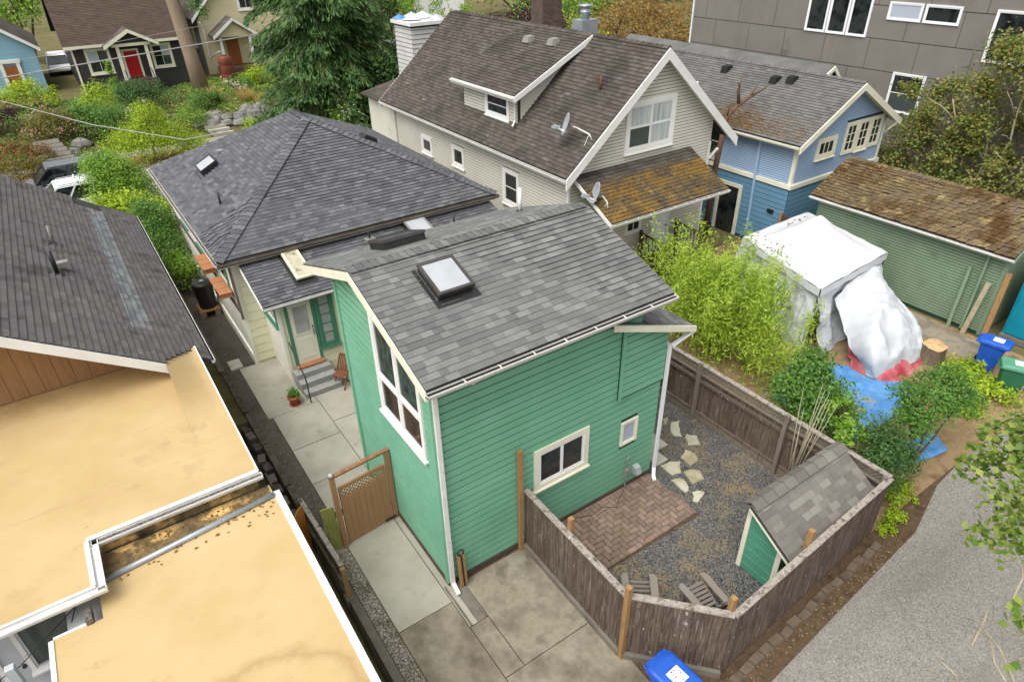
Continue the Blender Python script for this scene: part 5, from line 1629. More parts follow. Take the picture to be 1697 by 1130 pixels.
part('downspout', MB().beam((10.2, dy0 + .42, 6.55), (10.2, dy0 + .42, 5.75), .06, .06, (0, 1, 0)).beam((10.2, dy0 + .42, 5.75), (10.0, dy0 + .3, 5.6), .06, .06), 'gutter_white', g2)
for x, y in ((12.6, 13.2), (12.5, 12.75 + 1.9)):
    z = dz0 + sl3 * (x - dx0)
    part('roof_vent', MB().hexa([(x - .2, y - .2, z), (x + .2, y - .2, z), (x + .2, y + .2, z), (x - .2, y + .2, z), (x - .12, y - .15, z + .22), (x + .16, y - .15, z + .24), (x + .16, y + .15, z + .24), (x - .12, y + .15, z + .22)]), 'lead_flash', g2)
part('vent_pipe', MB().tube([(11.9, 9.6, rz2(11.9)), (11.9, 9.6, rz2(11.9) + .5)], .035, 8), 'rust_brown', g2, True)
fl = part('flue_box', MB().box(13.9, 14.7, 13.1, 13.7, 7.2, 8.75), 'steel', g2)
part('flue_cap', MB().lathe([(.16, 0), (.16, .2), (.22, .22), (.22, .3), (.17, .32), (.17, .42), (.28, .45), (.28, .5), (0, .54)], (14.3, 13.4, 8.75), 16), 'steel', g2, True)
# mossy porch roof
PR = [(9.9, 6.45, 3.7), (15.5, 6.45, 3.7), (15.5, 8.48, 4.75), (9.9, 8.48, 4.75)]
pr = slab(g2, 'porch_roof', PR, .07, 'roof_deck')
shingles(pr, PR, .15, (.24, .34), 'shingle_moss', 0, th=.016, seed=74, polys=[PR[:2] + [(15.5, 8.0, 4.5), (9.9, 8.0, 4.5)]])
shingles(pr, PR, .15, (.24, .34), 'shingle_old', 0, th=.016, seed=75, polys=[[(9.9, 8.0, 4.5), (15.5, 8.0, 4.5), PR[2], PR[3]]])
gutter(g2, (9.88, 6.45, 3.68), (15.5, 6.45, 3.68), (0, -1, 0), 'gutter_white', 'gutter_debris', hang=.6)
part('porch_rake', MB().prism([(9.87, 6.45, 3.55), (9.87, 8.48, 4.6), (9.87, 8.48, 4.74), (9.87, 6.45, 3.69)], (.03, 0, 0)), 'trim_white', g2)
rng = np.random.default_rng(8)
n = 11000
X = rng.uniform(10.0, 15.4, n)
Y = rng.uniform(6.6, 8.1, n)
dens = .5 + .5 * np.sin(X * 1.9 + 1) * np.sin(Y * 3.1 + X) - np.abs(Y - 7.5) * .5 + (X < 11.6) * .2
k_ = rng.uniform(0, 1.0, n) < dens + .3
P = np.stack([X, Y, 3.7 + (Y - 6.45) * .517 + .035], 1)[k_]
N = np.tile([0, -.45, .9], (len(P), 1)) + rng.normal(size=(len(P), 3)) * .5
N /= np.linalg.norm(N, axis=1)[:, None]
o = leafmesh('moss', P, N, .05, .7, 'leaf_moss', g2, rng)
tag(o, 'orange-brown moss on the porch roof', kind='stuff')
# deck and railing below the porch
dkk = thing('porch_deck', 'small wooden porch deck with dark brown railings below the mossy roof', 'porch', (14.2, 7.6, 0))
for k in range(9):
    part('deck_board', MB().box(13.2 + k * .22, 13.41 + k * .22, 6.9, 8.4, .8, .86), 'wood_brown', dkk)
for x in (13.2, 15.1):
    part('rail_post', MB().box(x, x + .09, 8.3, 8.4, 0, 2.0), 'wood_brown', dkk)
    part('rail_post', MB().box(x, x + .09, 6.9, 7.0, 0, 1.85), 'wood_brown', dkk)
    part('hand_rail', MB().beam((x + .045, 8.4, 1.9), (x + .045, 6.9, 1.8), .09, .06), 'wood_brown', dkk)
    part('low_rail', MB().beam((x + .045, 8.3, 1.0), (x + .045, 6.9, 1.0), .05, .07), 'wood_brown', dkk)
    for k in range(8):
        y = 7.05 + k * .165
        part('baluster', MB().box(x + .025, x + .065, y, y + .04, 1.0, 1.82), 'wood_brown', dkk)
for k in range(4):
    part('stair_tread', MB().box(13.35, 15.0, 6.6 - k * .28, 6.88 - k * .28, .6 - k * .19, .65 - k * .19), 'wood_brown', dkk)
    part('stair_riser', MB().box(13.35, 15.0, 6.82 - k * .28, 6.86 - k * .28, 0, .6 - k * .19), 'wood_brown', dkk)
# far-end white box with the cluttered flat roof
tw = part('front_turret', MB().box(11.4, 12.9, 22.6, 24.4, 4.2, 7.9), 'underlay', g2)
siding(tw, PL('W', 11.4), [(22.62, 5.5), (24.4, 5.5), (24.4, 7.8), (22.62, 7.8)], .2, 'turret_white', objs=False, d1=.04)
siding(tw, PL('S', 22.6), [(11.4, 5.5), (12.9, 5.5), (12.9, 7.8), (11.4, 7.8)], .2, 'turret_white', objs=False, d1=.04)
part('turret_cap', MB().box(11.25, 13.0, 22.45, 24.55, 7.9, 8.05), 'white_metal', g2)
part('porch_slope', MB().prism([(9.6, 22.5, 4.6), (13.4, 22.5, 5.4), (13.4, 25.5, 5.4), (9.6, 25.5, 4.6)], (0, 0, .08)), 'shingle_old', g2)
part('porch_wall', MB().box(9.9, 16.5, 22.0, 25.3, 0, 4.5), 'grey_siding', g2)
tp = thing('rooftop_tarp', 'crumpled white and blue tarps heaped on the flat rooftop', 'tarp', (12.3, 23.6, 8.05))
rnd = random.Random(3)
for k, (x, y, w_, m) in enumerate(((11.9, 23.4, .6, 'tarp_white'), (12.7, 23.9, .7, 'tarp_white'), (12.3, 24.3, .55, 'glass_pale'), (11.6, 24.2, .4, 'tarp_blue'), (13.0, 23.0, .4, 'tarp_white'))):
    vs = [(x + w_ * math.cos(a) * rnd.uniform(.7, 1.1), y + w_ * .8 * math.sin(a) * rnd.uniform(.7, 1.1), 8.05 + rnd.uniform(0, .06)) for a in [i * .785 for i in range(8)]] + [(x, y, 8.05 + .32 * w_ + .1)]
    part('tarp_fold', MB().add(vs, [(i, (i + 1) % 8, 8) for i in range(8)]), m, tp)


def dish(root_loc, mast, c, aim, r, label):
    t = thing('satellite_dish', label, 'dish', root_loc)
    c, aim = V(c), V(aim).normalized()
    a = aim.orthogonal().normalized()
    b = aim.cross(a)
    mb = MB()
    n = 24
    for front in (0, 1):
        for i in range(6):
            q = i / 5
            for k in range(n):
                t_ = 2 * math.pi * k / n
                mb.v.append(tuple(c + (a * math.cos(t_) + b * math.sin(t_) * 1.12) * r * q + aim * (r * .22 * q * q - front * .015)))
    for f in (0, 1):
        for i in range(5):
            for k in range(n):
                i0 = f * 6 * n + i * n
                mb.f.append((i0 + k, i0 + (k + 1) % n, i0 + n + (k + 1) % n, i0 + n + k))
    for k in range(n):
        mb.f.append((5 * n + k, 5 * n + (k + 1) % n, 11 * n + (k + 1) % n, 11 * n + k))
    part('reflector', mb, 'dish_grey', t, True)
    part('mast', MB().tube(mast + [c - aim * .1], .025, 8), 'white_metal', t, True)
    part('bracket', MB().beam(c - aim * .02, c - aim * .16, .14, .14), 'lead_flash', t)
    tip = c + aim * r * 1.1 - ZU * r * .5
    part('feed_arm', MB().beam(c - ZU * r * .7 + aim * .0, tip, .035, .05), 'white_metal', t)
    part('feed_horn', MB().beam(tip - aim * .02, tip + aim * .1, .1, .12).beam(tip - V((.12, -.08, 0)), tip + V((.12, -.08, 0)), .06, .07), 'dish_grey', t)
    part('strut', MB().beam(V(mast[0]) + V((-.25, .1, -.2)), mast[1], .015, .015), 'white_metal', t)
dish((10.55, 8.4, 5.8), [(10.55, 8.35, rz2(10.55)), (10.5, 8.45, 6.05), (10.3, 8.85, 6.2)], (10.05, 9.05, 6.3), (-.8, .5, .3), .36, 'grey satellite dish on the dark gable roof edge')
dish((10.2, 7.0, 4.0), [(10.2, 7.0, 3.98), (10.2, 7.05, 4.2), (10.15, 7.2, 4.35)], (10.0, 7.35, 4.45), (-.82, .45, .3), .36, 'grey satellite dish on the mossy porch roof')

# ================================================================ blue house
bh_ = thing('blue_house', 'two-tone blue house with grey shingle gable roof and white trim', 'house', (22.7, 13, 0))
bx0, bx1, by_, byf = 19.7, 25.75, 6.7, 20.0
kbx, kbz, ebx0, ebx1, ebz = 22.72, 6.42, 19.27, 26.17, 4.56
sb = (kbz - ebz) / (kbx - ebx0)
bz = lambda x: ebz + sb * (x - ebx0) if x < kbx else ebz + sb * (ebx1 - x)
bS, bW = PL('S', by_), PL('W', bx0)
bpoly = [(bx0, 2.85), (bx1, 2.85), (bx1, bz(bx1) - .1), (kbx, kbz - .1), (bx0, bz(bx0) - .1)]
w1 = part('gable_wall', MB().prism([(u, by_, z) for u, z in bpoly], (0, .2, 0)), 'underlay_blue', bh_)
siding(w1, bS, bpoly, .09, 'blue_light', [(20.95, 22.25, 3.6, 4.5), (22.75, 25.5, 3.45, 4.85)], objs=False, d1=.012, gap=.018)
w2 = part('side_wall', MB().box(bx0, bx0 + .2, by_ + .2, byf, 2.85, bz(bx0) - .08), 'underlay_blue', bh_)
siding(w2, bW, [(by_ + .02, 2.87), (byf, 2.87), (byf, bz(bx0) - .12), (by_ + .02, bz(bx0) - .12)], .09, 'blue_light', [(10.3, 11.9, 3.0, 4.5)], objs=False, d1=.012, gap=.018)
w3 = part('lower_wall', MB().box(bx0 - .05, bx0 + .15, by_ - .05, byf, 0, 2.7), 'underlay_blue', bh_)
siding(w3, PL('W', bx0 - .05), [(by_ - .03, .1), (byf, .1), (byf, 2.68), (by_ - .03, 2.68)], .21, 'blue_dark', [(8.9, 10.1, 0, 2.2)], d1=.014, gap=.022)
w4 = part('lower_wall', MB().box(bx0 + .15, bx1 + .05, by_ - .05, by_ + .15, 0, 2.7), 'underlay_blue', bh_)
siding(w4, PL('S', by_ - .05), [(bx0 - .03, .1), (bx1, .1), (bx1, 2.68), (bx0 - .03, 2.68)], .21, 'blue_dark', d1=.014, gap=.022)
part('belt_band', MB().box(bx0 - .12, bx1 + .1, by_ - .12, by_ + .05, 2.7, 2.87), 'trim_cream', bh_)
part('belt_band', MB().box(bx0 - .12, bx0 + .05, by_ + .05, byf, 2.7, 2.87), 'trim_cream', bh_)
part('corner_board', MB().box(bx0 - .035, bx0 + .1, by_ - .035, by_ + .1, 2.875, 4.5), 'trim_cream', bh_)
part('corner_board', MB().box(bx1 - .1, bx1 + .035, by_ - .035, by_ + .1, 2.875, 4.5), 'trim_cream', bh_)
part('wall', MB().box(bx1 - .2, bx1, by_ + .2, byf, 0, bz(bx1) - .08), 'blue_light', bh_)
part('far_wall', MB().prism([(bx0, byf - .2, 0), (bx1, byf - .2, 0), (bx1, byf - .2, bz(bx1) - .1), (kbx, byf - .2, kbz - .1), (bx0, byf - .2, bz(bx0) - .1)], (0, .2, 0)), 'blue_light', bh_)
BW = [(ebx0, 20.4, ebz), (ebx0, 6.3, ebz), (kbx, 6.3, kbz), (kbx, 20.4, kbz)]
BE = [(ebx1, 6.3, ebz), (ebx1, 20.4, ebz), (kbx, 20.4, kbz), (kbx, 6.3, kbz)]
br = slab(bh_, 'roof', BW, .08, 'roof_deck')
shingles(br, BW, .15, (.22, .3), 'shingle_blue_house', 0, th=.016, seed=81)
be = slab(bh_, 'right_roof', BE, .08, 'roof_deck')
shingles(be, BE, .15, (.22, .3), 'shingle_blue_house', 0, th=.016, seed=82)
caps(bh_, (kbx, 6.3, kbz + .012), (kbx, 20.4, kbz + .012), (-1, 0, -sb), (1, 0, -sb), 'shingle_blue_house', .13, .25)
for a, b in (((ebx0 - .05, ebz - .03), (kbx, kbz)), ((kbx, kbz), (ebx1 + .05, ebz - .03))):
    part('bargeboard', MB().prism([(a[0], 6.26, a[1] - .25), (b[0], 6.26, b[1] - .25), (b[0], 6.26, b[1] + .02), (a[0], 6.26, a[1] + .02)], (0, .05, 0)), 'trim_cream', bh_)
part('soffit', MB().prism([(kbx, 6.31, kbz - .14), (ebx1, 6.31, ebz - .14), (ebx1, by_, ebz - .14), (kbx, by_, kbz - .14)], (0, 0, .03)), 'trim_cream', bh_)
gutter(bh_, (ebx0, 20.4, ebz - .04), (ebx0, 6.35, ebz - .04), (-1, 0, 0), 'trim_cream', 'gutter_debris', hang=0)
HR = (23.3, 6.72)
rg = part('rear_gable', MB().prism([(22.7, 8.3, kbz - .15), (24.6, 8.3, bz(24.6) - .1), (HR[0], 8.3, HR[1] - .1)], (0, .1, 0)), 'trim_cream', bh_)
for a, b in (((22.6, kbz - .06), HR), (HR, (24.9, bz(24.9) + .05))):
    part('rear_roof', MB().prism([(a[0], 8.15, a[1]), (b[0], 8.15, b[1]), (b[0], 20.3, b[1]), (a[0], 20.3, a[1])], (0, 0, .04)), 'shingle_blue_house', bh_)
    part('rear_bargeboard', MB().prism([(a[0], 8.08, a[1] - .14), (b[0], 8.08, b[1] - .14), (b[0], 8.08, b[1] + .03), (a[0], 8.08, a[1] + .03)], (0, .05, 0)), 'trim_cream', bh_)
part('louver', MB().prism([(23.15, 8.28, 6.32), (23.5, 8.28, 6.25), (23.3, 8.28, 6.52)], (0, .015, 0)), 'black_plastic', rg)
part('knee_brace', MB().beam((bx1 + .05, by_ - .05, 4.0), (bx1 + .2, 6.3, 4.45), .08, .08), 'trim_cream', bh_)
window(bh_, bS, 20.95, 22.25, 3.62, 4.48, 3, 1, .16, .05, ('trim_cream', 'trim_cream', 'glass_dark'), d=.03)
for k in range(3):
    window(bh_, bS, 22.78 + .9 * k, 23.66 + .9 * k, 3.5, 4.82, 2, 3, .12, .05, ('trim_cream', 'trim_cream', 'glass_dark'), d=.03, mw=.03, sill=k == 1)
window(bh_, bW, 10.3, 11.9, 3.0, 4.5, 1, 2, .15, .05, ('trim_cream', 'trim_cream', 'glass_dark'), d=.03)
bd = part('door_frame', MB().box(bx0 - .12, bx0 - .05, 8.85, 9.0, 0, 2.25).box(bx0 - .12, bx0 - .05, 10.0, 10.15, 0, 2.25).box(bx0 - .12, bx0 - .05, 9.0, 10.0, 2.1, 2.25), 'trim_cream', bh_)
part('door', MB().box(bx0 - .07, bx0 - .052, 9.0, 10.0, .0, 2.1), 'glass_dark', bh_)
part('wall_vent', MB().box(bx0 - .11, bx0 - .05, 7.15, 7.45, 1.52, 1.68), 'black_plastic', bh_)
part('downspout', MB().beam((bx0 - .12, 8.35, 4.4), (bx0 - .12, 8.25, .5), .08, .08, (0, 1, 0)), 'blue_light', bh_)
for x, y in ((21.9, 17.0), (22.1, 12.6), (22.0, 9.9), (22.15, 9.2)):
    z = bz(x)
    part('roof_vent', MB().hexa([(x - .22, y - .18, bz(x - .22) + .01), (x + .2, y - .18, bz(x + .2) + .01), (x + .2, y + .18, bz(x + .2) + .01), (x - .22, y + .18, bz(x - .22) + .01), (x - .16, y - .15, z + .2), (x + .16, y - .15, z + .24), (x + .16, y + .15, z + .24), (x - .16, y + .15, z + .2)]), 'black_plastic', bh_)
part('vent_pipe', MB().tube([(20.7, 13.0, bz(20.7)), (20.7, 13.0, bz(20.7) + .4)], .05, 8), 'white_metal', bh_, True)
part('pipe_flashing', MB().box(20.5, 20.9, 12.8, 13.2, bz(20.6), bz(20.7) + .08), 'rust_brown', bh_)
# moss on the lower roof edge
n = 9000
Y = rng.uniform(6.5, 12.5, n)
X = 19.35 + np.abs(rng.normal(size=n)) * .55
k_ = (rng.uniform(size=n) < .25 + .75 * np.exp(-((Y - 9.9) / 1.3) ** 2)) & (X < 21)
P = np.stack([X, Y, ebz + sb * (X - ebx0) + .045], 1)[k_]
N = np.tile([-.4, 0, .9], (len(P), 1)) + rng.normal(size=(len(P), 3)) * .5
N /= np.linalg.norm(N, axis=1)[:, None]
tag(leafmesh('moss', P, N, .06, .7, 'leaf_rust', bh_, rng), 'rust coloured moss near the roof edge', kind='stuff')
# window ivy
ivy = thing('ivy_plant', 'green ivy climbing over the window between the grey and blue houses', 'plant', (19.3, 10.9, 0))
mb = MB()
trunk(mb, (19.35, 10.9, -.02), (19.45, 11.1, 3.9), .03, .012, .1, 3)
part('stem', mb, 'bark', ivy)
leaves('foliage', [((19.4, 10.8, 3.5), (.2, .4, .45)), ((19.4, 11.3, 3.3), (.2, .4, .35)), ((19.4, 10.5, 2.0), (.2, .3, .5))], 420, .14, 'leaf_ivy', ivy, 5, .8)
# dead snag between the houses
sn = thing('dead_tree', 'bare dead branch rising between the grey gable and the blue roof', 'tree', (18.55, 9.6, 0))
mb = MB()
mb.tube([(18.55, 9.6, -.05), (18.5, 9.55, 3), (18.65, 9.5, 5.1), (19.2, 9.5, 5.5), (19.9, 9.5, 5.75), (20.5, 9.5, 5.9)], [.14, .12, .1, .085, .07, .03], 8)
mb.tube([(19.3, 9.5, 5.52), (19.15, 9.5, 6.1), (19.25, 9.5, 6.6)], [.07, .06, .03], 8)
mb.tube([(19.2, 9.5, 6.2), (19.0, 9.45, 6.45)], [.035, .015], 6)
mb.tube([(19.9, 9.5, 5.75), (20.3, 9.5, 6.15)], [.05, .025], 6)
mb.tube([(20.2, 9.5, 5.82), (20.75, 9.45, 6.0), (20.95, 9.4, 6.15)], [.04, .03, .012], 6)
mb.tube([(18.7, 9.5, 5.15), (18.6, 9.4, 5.5), (18.75, 9.4, 5.75)], [.03, .025, .012], 6)
part('trunk', mb, 'snag_wood', sn, True)

# ================================================================ green garage
ga = thing('green_garage', 'green sided garage with mossy tan shingle roof behind the white tent', 'garage', (21.2, 1.9, 0))
gx0, gx1, gy0, gy1 = 19.5, 22.9, -1.5, 5.2
gex0, gex1, gez, gkx, gkz = 19.2, 23.2, 2.95, 21.2, 4.02
sgr = (gkz - gez) / (gkx - gex0)
w5 = part('side_wall', MB().box(gx0, gx0 + .15, gy0, gy1, 0, 3.0), 'underlay_green', ga)
siding(w5, PL('W', gx0), [(gy0 + .02, .1), (gy1, .1), (gy1, 2.95), (gy0 + .02, 2.95)], .1, 'garage_green', objs=False, d1=.014, gap=.022)
for y in (gy0, gy1 - .15):
    part('end_wall', MB().prism([(gx0 + .15, y, 0), (gx1, y, 0), (gx1, y, 3.0), (gkx, y, gkz - .1), (gx0 + .15, y, 3.02)], (0, .15, 0)), 'garage_green', ga)
siding(bpy.data.objects['end_wall.002'] if 'end_wall.002' in bpy.data.objects else w5, PL('S', gy0), [(gx0, .1), (gx1, .1), (gx1, 3.0), (gkx, gkz - .1), (gx0, 3.0)], .1, 'garage_green', objs=False, d1=.014, gap=.022)
part('wall', MB().box(gx1 - .15, gx1, gy0 + .15, gy1 - .15, 0, 3.0), 'garage_green', ga)
part('corner_board', MB().box(gx0 - .045, gx0 + .1, gy0 - .045, gy0 + .08, .02, 2.9), 'garage_green', ga)
GW = [(gex0, 5.45, gez), (gex0, -1.7, gez), (gkx, -1.7, gkz), (gkx, 5.45, gkz)]
GE = [(gex1, -1.7, gez), (gex1, 5.45, gez), (gkx, 5.45, gkz), (gkx, -1.7, gkz)]
gr = slab(ga, 'roof', GW, .07, 'roof_deck')
shingles(gr, GW, .15, (.2, .34), 'shingle_garage', 250, th=.022, seed=91, jit=.03, lift=.016)
g3 = slab(ga, 'right_roof', GE, .07, 'roof_deck')
shingles(g3, GE, .15, (.2, .34), 'shingle_garage', 0, th=.022, seed=92, jit=.03, lift=.016)
caps(ga, (gkx, -1.7, gkz + .015), (gkx, 5.45, gkz + .015), (-1, 0, -sgr), (1, 0, -sgr), 'shingle_garage', .16, .28)
gutter(ga, (gex0, 5.45, gez - .03), (gex0, -1.7, gez - .03), (-1, 0, 0), 'gutter_white', 'gutter_debris', w=.1, h=.08, hang=.75)
part('rake_board', MB().prism([(gex0, -1.73, gez - .15), (gkx, -1.73, gkz - .15), (gkx, -1.73, gkz), (gex0, -1.73, gez)], (0, .03, 0)), 'garage_green', ga)
part('downspout', MB().beam((gx0 - .08, -.95, 2.85), (gx0 - .1, -.95, .05), .08, .08, (0, 1, 0)), 'garage_green', ga)
n = 13000
Y = rng.uniform(-1.6, 5.3, n)
X = rng.uniform(19.25, 21.1, n)
k_ = np.sin(Y * 2.2 + X * 1.5) * np.sin(X * 4 - Y * 1.3) + rng.normal(size=n) * .35 > .25
P = np.stack([X, Y, gez + sgr * (X - gex0) + .055], 1)[k_]
N = np.tile([-.4, 0, .9], (len(P), 1)) + rng.normal(size=(len(P), 3)) * .6
N /= np.linalg.norm(N, axis=1)[:, None]
tag(leafmesh('moss', P, N, .05, .8, 'leaf_moss', ga, rng), 'clumpy brown moss on the garage roof', kind='stuff')
tag(part('leaning_timber', MB().beam((19.2, -1.12, .0), (19.33, -1.25, 1.9), .12, .14, (0, 1, 0)), 'bark_pale'), 'pale round-topped timber leaning on the garage near its corner', 'timber')
tag(part('leaning_board', MB().beam((19.22, -1.72, .0), (19.38, -1.66, 2.4), .06, .16, (0, 1, 0)), 'wood_post'), 'yellow board leaning at the garage corner beside the teal container', 'board')
tag(part('leaning_rail', MB().beam((19.22, -.62, .0), (19.42, -.55, 2.2), .07, .1, (0, 1, 0)), 'garage_green'), 'long green-grey rail leaning against the garage wall', 'rail')
te = thing('teal_container', 'bright teal metal container wall at the right edge beside the bins', 'container', (21.5, -5, 0))
part('body', MB().box(19.95, 23, -8, -1.95, .18, 2.7), 'teal_paint', te)
for k in range(6):
    part('panel', MB().box(19.91, 19.95, -2.9 - k * .95, -2.02 - k * .95, .24, 2.62), 'teal_paint', te)
part('base_rail', MB().box(19.85, 20.05, -8, -1.93, .0, .18), 'concrete_kerb', te)

# ================================================================ white canopy tent with tarps
tc = [V((15.42, 5.39, 2.2)), V((14.1, 1.36, 2.2)), V((18.31, 1.64, 2.2)), V((19.36, 5.5, 2.2))]   # W, S, E, N corners
tcen = sum(tc, V()) / 4
tcen.z = 3.15
tt = thing('canopy_tent', 'white pop-up canopy tent with hanging tarp walls beside the green garage', 'tent', (16.8, 3.5, 0))
G = 14
mb = MB()
idx = {}
for i in range(G + 1):
    for j in range(G + 1):
        u, v = i / G, j / G
        p = (tc[0] * (1 - u) + tc[1] * u) * (1 - v) + (tc[3] * (1 - u) + tc[2] * u) * v
        m_ = min(u, 1 - u, v, 1 - v) * 2
        q = m_ ** 1.6
        c_ = V((tcen.x, tcen.y, 0))
        p = V((p.x, p.y, 2.2 + 1.15 * q - .06 * math.sin(math.pi * min(1, m_ * 2)) + .015 * math.sin(i * 2.1 + j * 1.3)))
        idx[i, j] = len(mb.v)
        mb.v.append(tuple(p))
for i in range(G):
    for j in range(G):
        mb.f.append((idx[i, j], idx[i + 1, j], idx[i + 1, j + 1], idx[i, j + 1]))
part('canopy', mb, 'tent_white', tt, True)
for a, b in ((0, 1), (1, 2), (2, 3), (3, 0)):
    A, Bq = tc[a], tc[b]
    nrm = (Bq - A).cross(ZU).normalized()
    if nrm.dot(A - V((tcen.x, tcen.y, 2.2))) < 0:
        nrm = -nrm
    mb = MB()
    n = 16
    for k in range(n + 1):
        p = A.lerp(Bq, k / n) + nrm * .025
        w_ = .012 * math.sin(k * 1.9)
        mb.v += [tuple(p + nrm * w_), tuple(p - ZU * .24 + nrm * (w_ * 2 + .02))]
    mb.f += [(2 * k, 2 * k + 1, 2 * k + 3, 2 * k + 2) for k in range(n)]
    part('valance', mb, 'tent_white', tt, True)
for p in tc:
    q = p + (V((tcen.x, tcen.y, p.z)) - p) * .02
    part('tent_pole', MB().beam(V((q.x, q.y, 0)), q, .04, .04, (0, 1, 0)), 'flashing_dark', tt)
def curtain_wall(A, Bq, z1, z0f, seed, m='tarp_white', fold=.16, n=90, rows=40, flare=.25):
    rnd = random.Random(seed)
    d = (Bq - A)
    nrm = d.cross(ZU).normalized()
    if nrm.dot(A - V((tcen.x, tcen.y, 2.2))) < 0:
        nrm = -nrm
    ph = [rnd.uniform(0, 6.28) for _ in range(5)]
    mb = MB()
    for r in range(rows + 1):
        t = r / rows
        for k in range(n + 1):
            s = k / n
            z0 = z0f(s)
            z = z1 + (z0 - z1) * t - .05 * math.sin(s * 9 + ph[0]) * t * (1 - t) * 2
            f = fold * (math.sin(s * 11 + ph[1] + 2.6 * t) * .5 + math.sin(s * 6 + ph[2] - 2.5 * t) * .6 + math.sin(s * 23 + ph[3] + 3 * t) * .2) * (.25 + .9 * t) + .05 * math.sin(t * 5 + s * 7 + ph[4])
            p = A + d * s + nrm * (f - .03 + flare * t * t)
            p = p + nrm * (.13 * (mn.ridged_multi_fractal(V((s * 3.5 + seed, t * 2.2, seed)), 1.0, 2.1, 3, 1.0, 1.6) - 1.0) * min(1, t * 4))
            mb.v.append((p.x, p.y, z))
    for r in range(rows):
        for k in range(n):
            a = r * (n + 1) + k
            mb.f.append((a, a + 1, a + n + 2, a + n + 1))
    return mb
part('tarp_wall', curtain_wall(tc[0], tc[1].lerp(tc[0], .52), 2.05, lambda s: .02, 4), 'tarp_white', tt, True, label='white tarp hanging on the left side of the tent')
part('tarp_wall', curtain_wall(tc[1].lerp(tc[0], .5), tc[1], 2.05, lambda s: .02, 5), 'tarp_white', tt, True)
part('tarp_wall', curtain_wall(tc[1], tc[2].lerp(tc[1], .04), 2.0, lambda s: .02 + .1 * s, 6, flare=.5), 'tarp_white', tt, True)
part('tent_strut', MB().beam(tc[1].lerp(tc[0], .5) - ZU * .05, V((14.6, 3.3, .0)), .03, .03), 'flashing_dark', tt)
part('ridge_pole', MB().tube([(tcen.x, tcen.y, 2.4), (tcen.x, tcen.y, 3.38)], .02, 8), 'flashing_dark', tt)
n = 46
rng = np.random.default_rng(17)
uu = np.concatenate([rng.normal(.1, .05, 30), rng.uniform(.55, .9, 16)])
vv = np.concatenate([rng.uniform(.02, .6, 30), rng.uniform(.05, .12, 16)])
A4 = [np.array(p) for p in tc]
P = []
for u, v in zip(uu, vv):
    # stray leaves caught near the edges of the canopy
    u2, v2 = (v, min(max(u, .02), .3)) if False else (min(max(v, .01), .99), min(max(u, .02), .98))
    p = (A4[0] * (1 - u2) + A4[1] * u2) * (1 - v2) + (A4[3] * (1 - u2) + A4[2] * u2) * v2
    m_ = min(u2, 1 - u2, v2, 1 - v2) * 2
    p[2] = 2.2 + 1.15 * m_ ** 1.6 - .06 * math.sin(math.pi * min(1, m_ * 2)) + .03
    P.append(p)
P = np.array(P)
N = np.tile([0, 0, 1.], (n, 1)) + rng.normal(size=(n, 3)) * .15
N /= np.linalg.norm(N, axis=1)[:, None]
tag(leafmesh('leaf_litter', P, N, .11, .6, 'leaf_rust', None, rng), 'dark dead leaves lying on the white canopy', 'leaves', kind='stuff')


def drape(name, rows, m, sub=7, amp=.05, seed=1, th=0.):
    """a cloth stretched over a grid of points, with folds"""
    rnd = random.Random(seed)
    ph = [rnd.uniform(0, 6.28) for _ in range(6)]
    R_, C_ = len(rows), len(rows[0])
    def cr(p0, p1, p2, p3, t):
        return (p1 * 2 + (p2 - p0) * t + (p0 * 2 - p1 * 5 + p2 * 4 - p3) * t * t + (p1 * 3 - p0 - p2 * 3 + p3) * t ** 3) * .5
    def row_at(row, s):
        k = min(int(s), len(row) - 2)
        t = s - k
        return cr(row[max(k - 1, 0)], row[k], row[k + 1], row[min(k + 2, len(row) - 1)], t)
    NR, NC = (R_ - 1) * sub, (C_ - 1) * sub
    mb = MB()
    for i in range(NR + 1):
        for j in range(NC + 1):
            col = [row_at(r, j / sub) for r in rows]
            p = row_at(col, i / sub)
            e = min(i, j, NR - i, NC - j) / 4
            f = amp * (2.2 * (mn.ridged_multi_fractal(p * 1.3 + V((seed, 0, 0)), 1.0, 2.1, 3, 1.0, 1.6) - 1.0) * .5 + math.sin(i * .12 + j * .16 + ph[0]) * .5)
            p = p + V((f * .4, -f * .4, f * min(1, .3 + e)))
            p.z = max(p.z, .012 + .01 * rnd.random())
            mb.v.append(tuple(p))
    for i in range(NR):
        for j in range(NC):
            a = i * (NC + 1) + j
            mb.f.append((a, a + 1, a + NC + 2, a + NC + 1))
    return mb
def grid(rows):
    return [[at(x, y, z=z) for x, y, z in r] for r in rows]
HP = grid([[(1398, 540, .95), (1416, 515, 1.3), (1438, 492, 1.55), (1456, 474, 1.72), (1476, 478, 1.55)], [(1402, 552, .85), (1428, 535, 1.25), (1456, 515, 1.5), (1486, 502, 1.5), (1508, 514, 1.1)],
           [(1411, 573, .7), (1438, 565, 1.1), (1470, 548, 1.3), (1504, 538, 1.15), (1524, 550, .65)], [(1424, 600, .35), (1450, 598, .7), (1482, 582, .85), (1510, 572, .65), (1528, 578, .3)], [(1433, 622, .04), (1460, 626, .1), (1490, 612, .2), (1514, 600, .15), (1528, 592, .05)]])
HP.insert(0, [V((15.2, 1.42, 1.5)), V((15.8, 1.46, 1.75)), V((16.5, 1.5, 1.9)), V((17.3, 1.55, 1.95)), V((17.9, 1.6, 1.8))])
mb = drape('white_tarp', HP, 'tarp_white', 12, .11, 3)
tag(part('white_tarp', mb, 'tarp_white', None, True), 'crumpled white tarp draped over a heap in front of the tent', 'tarp')
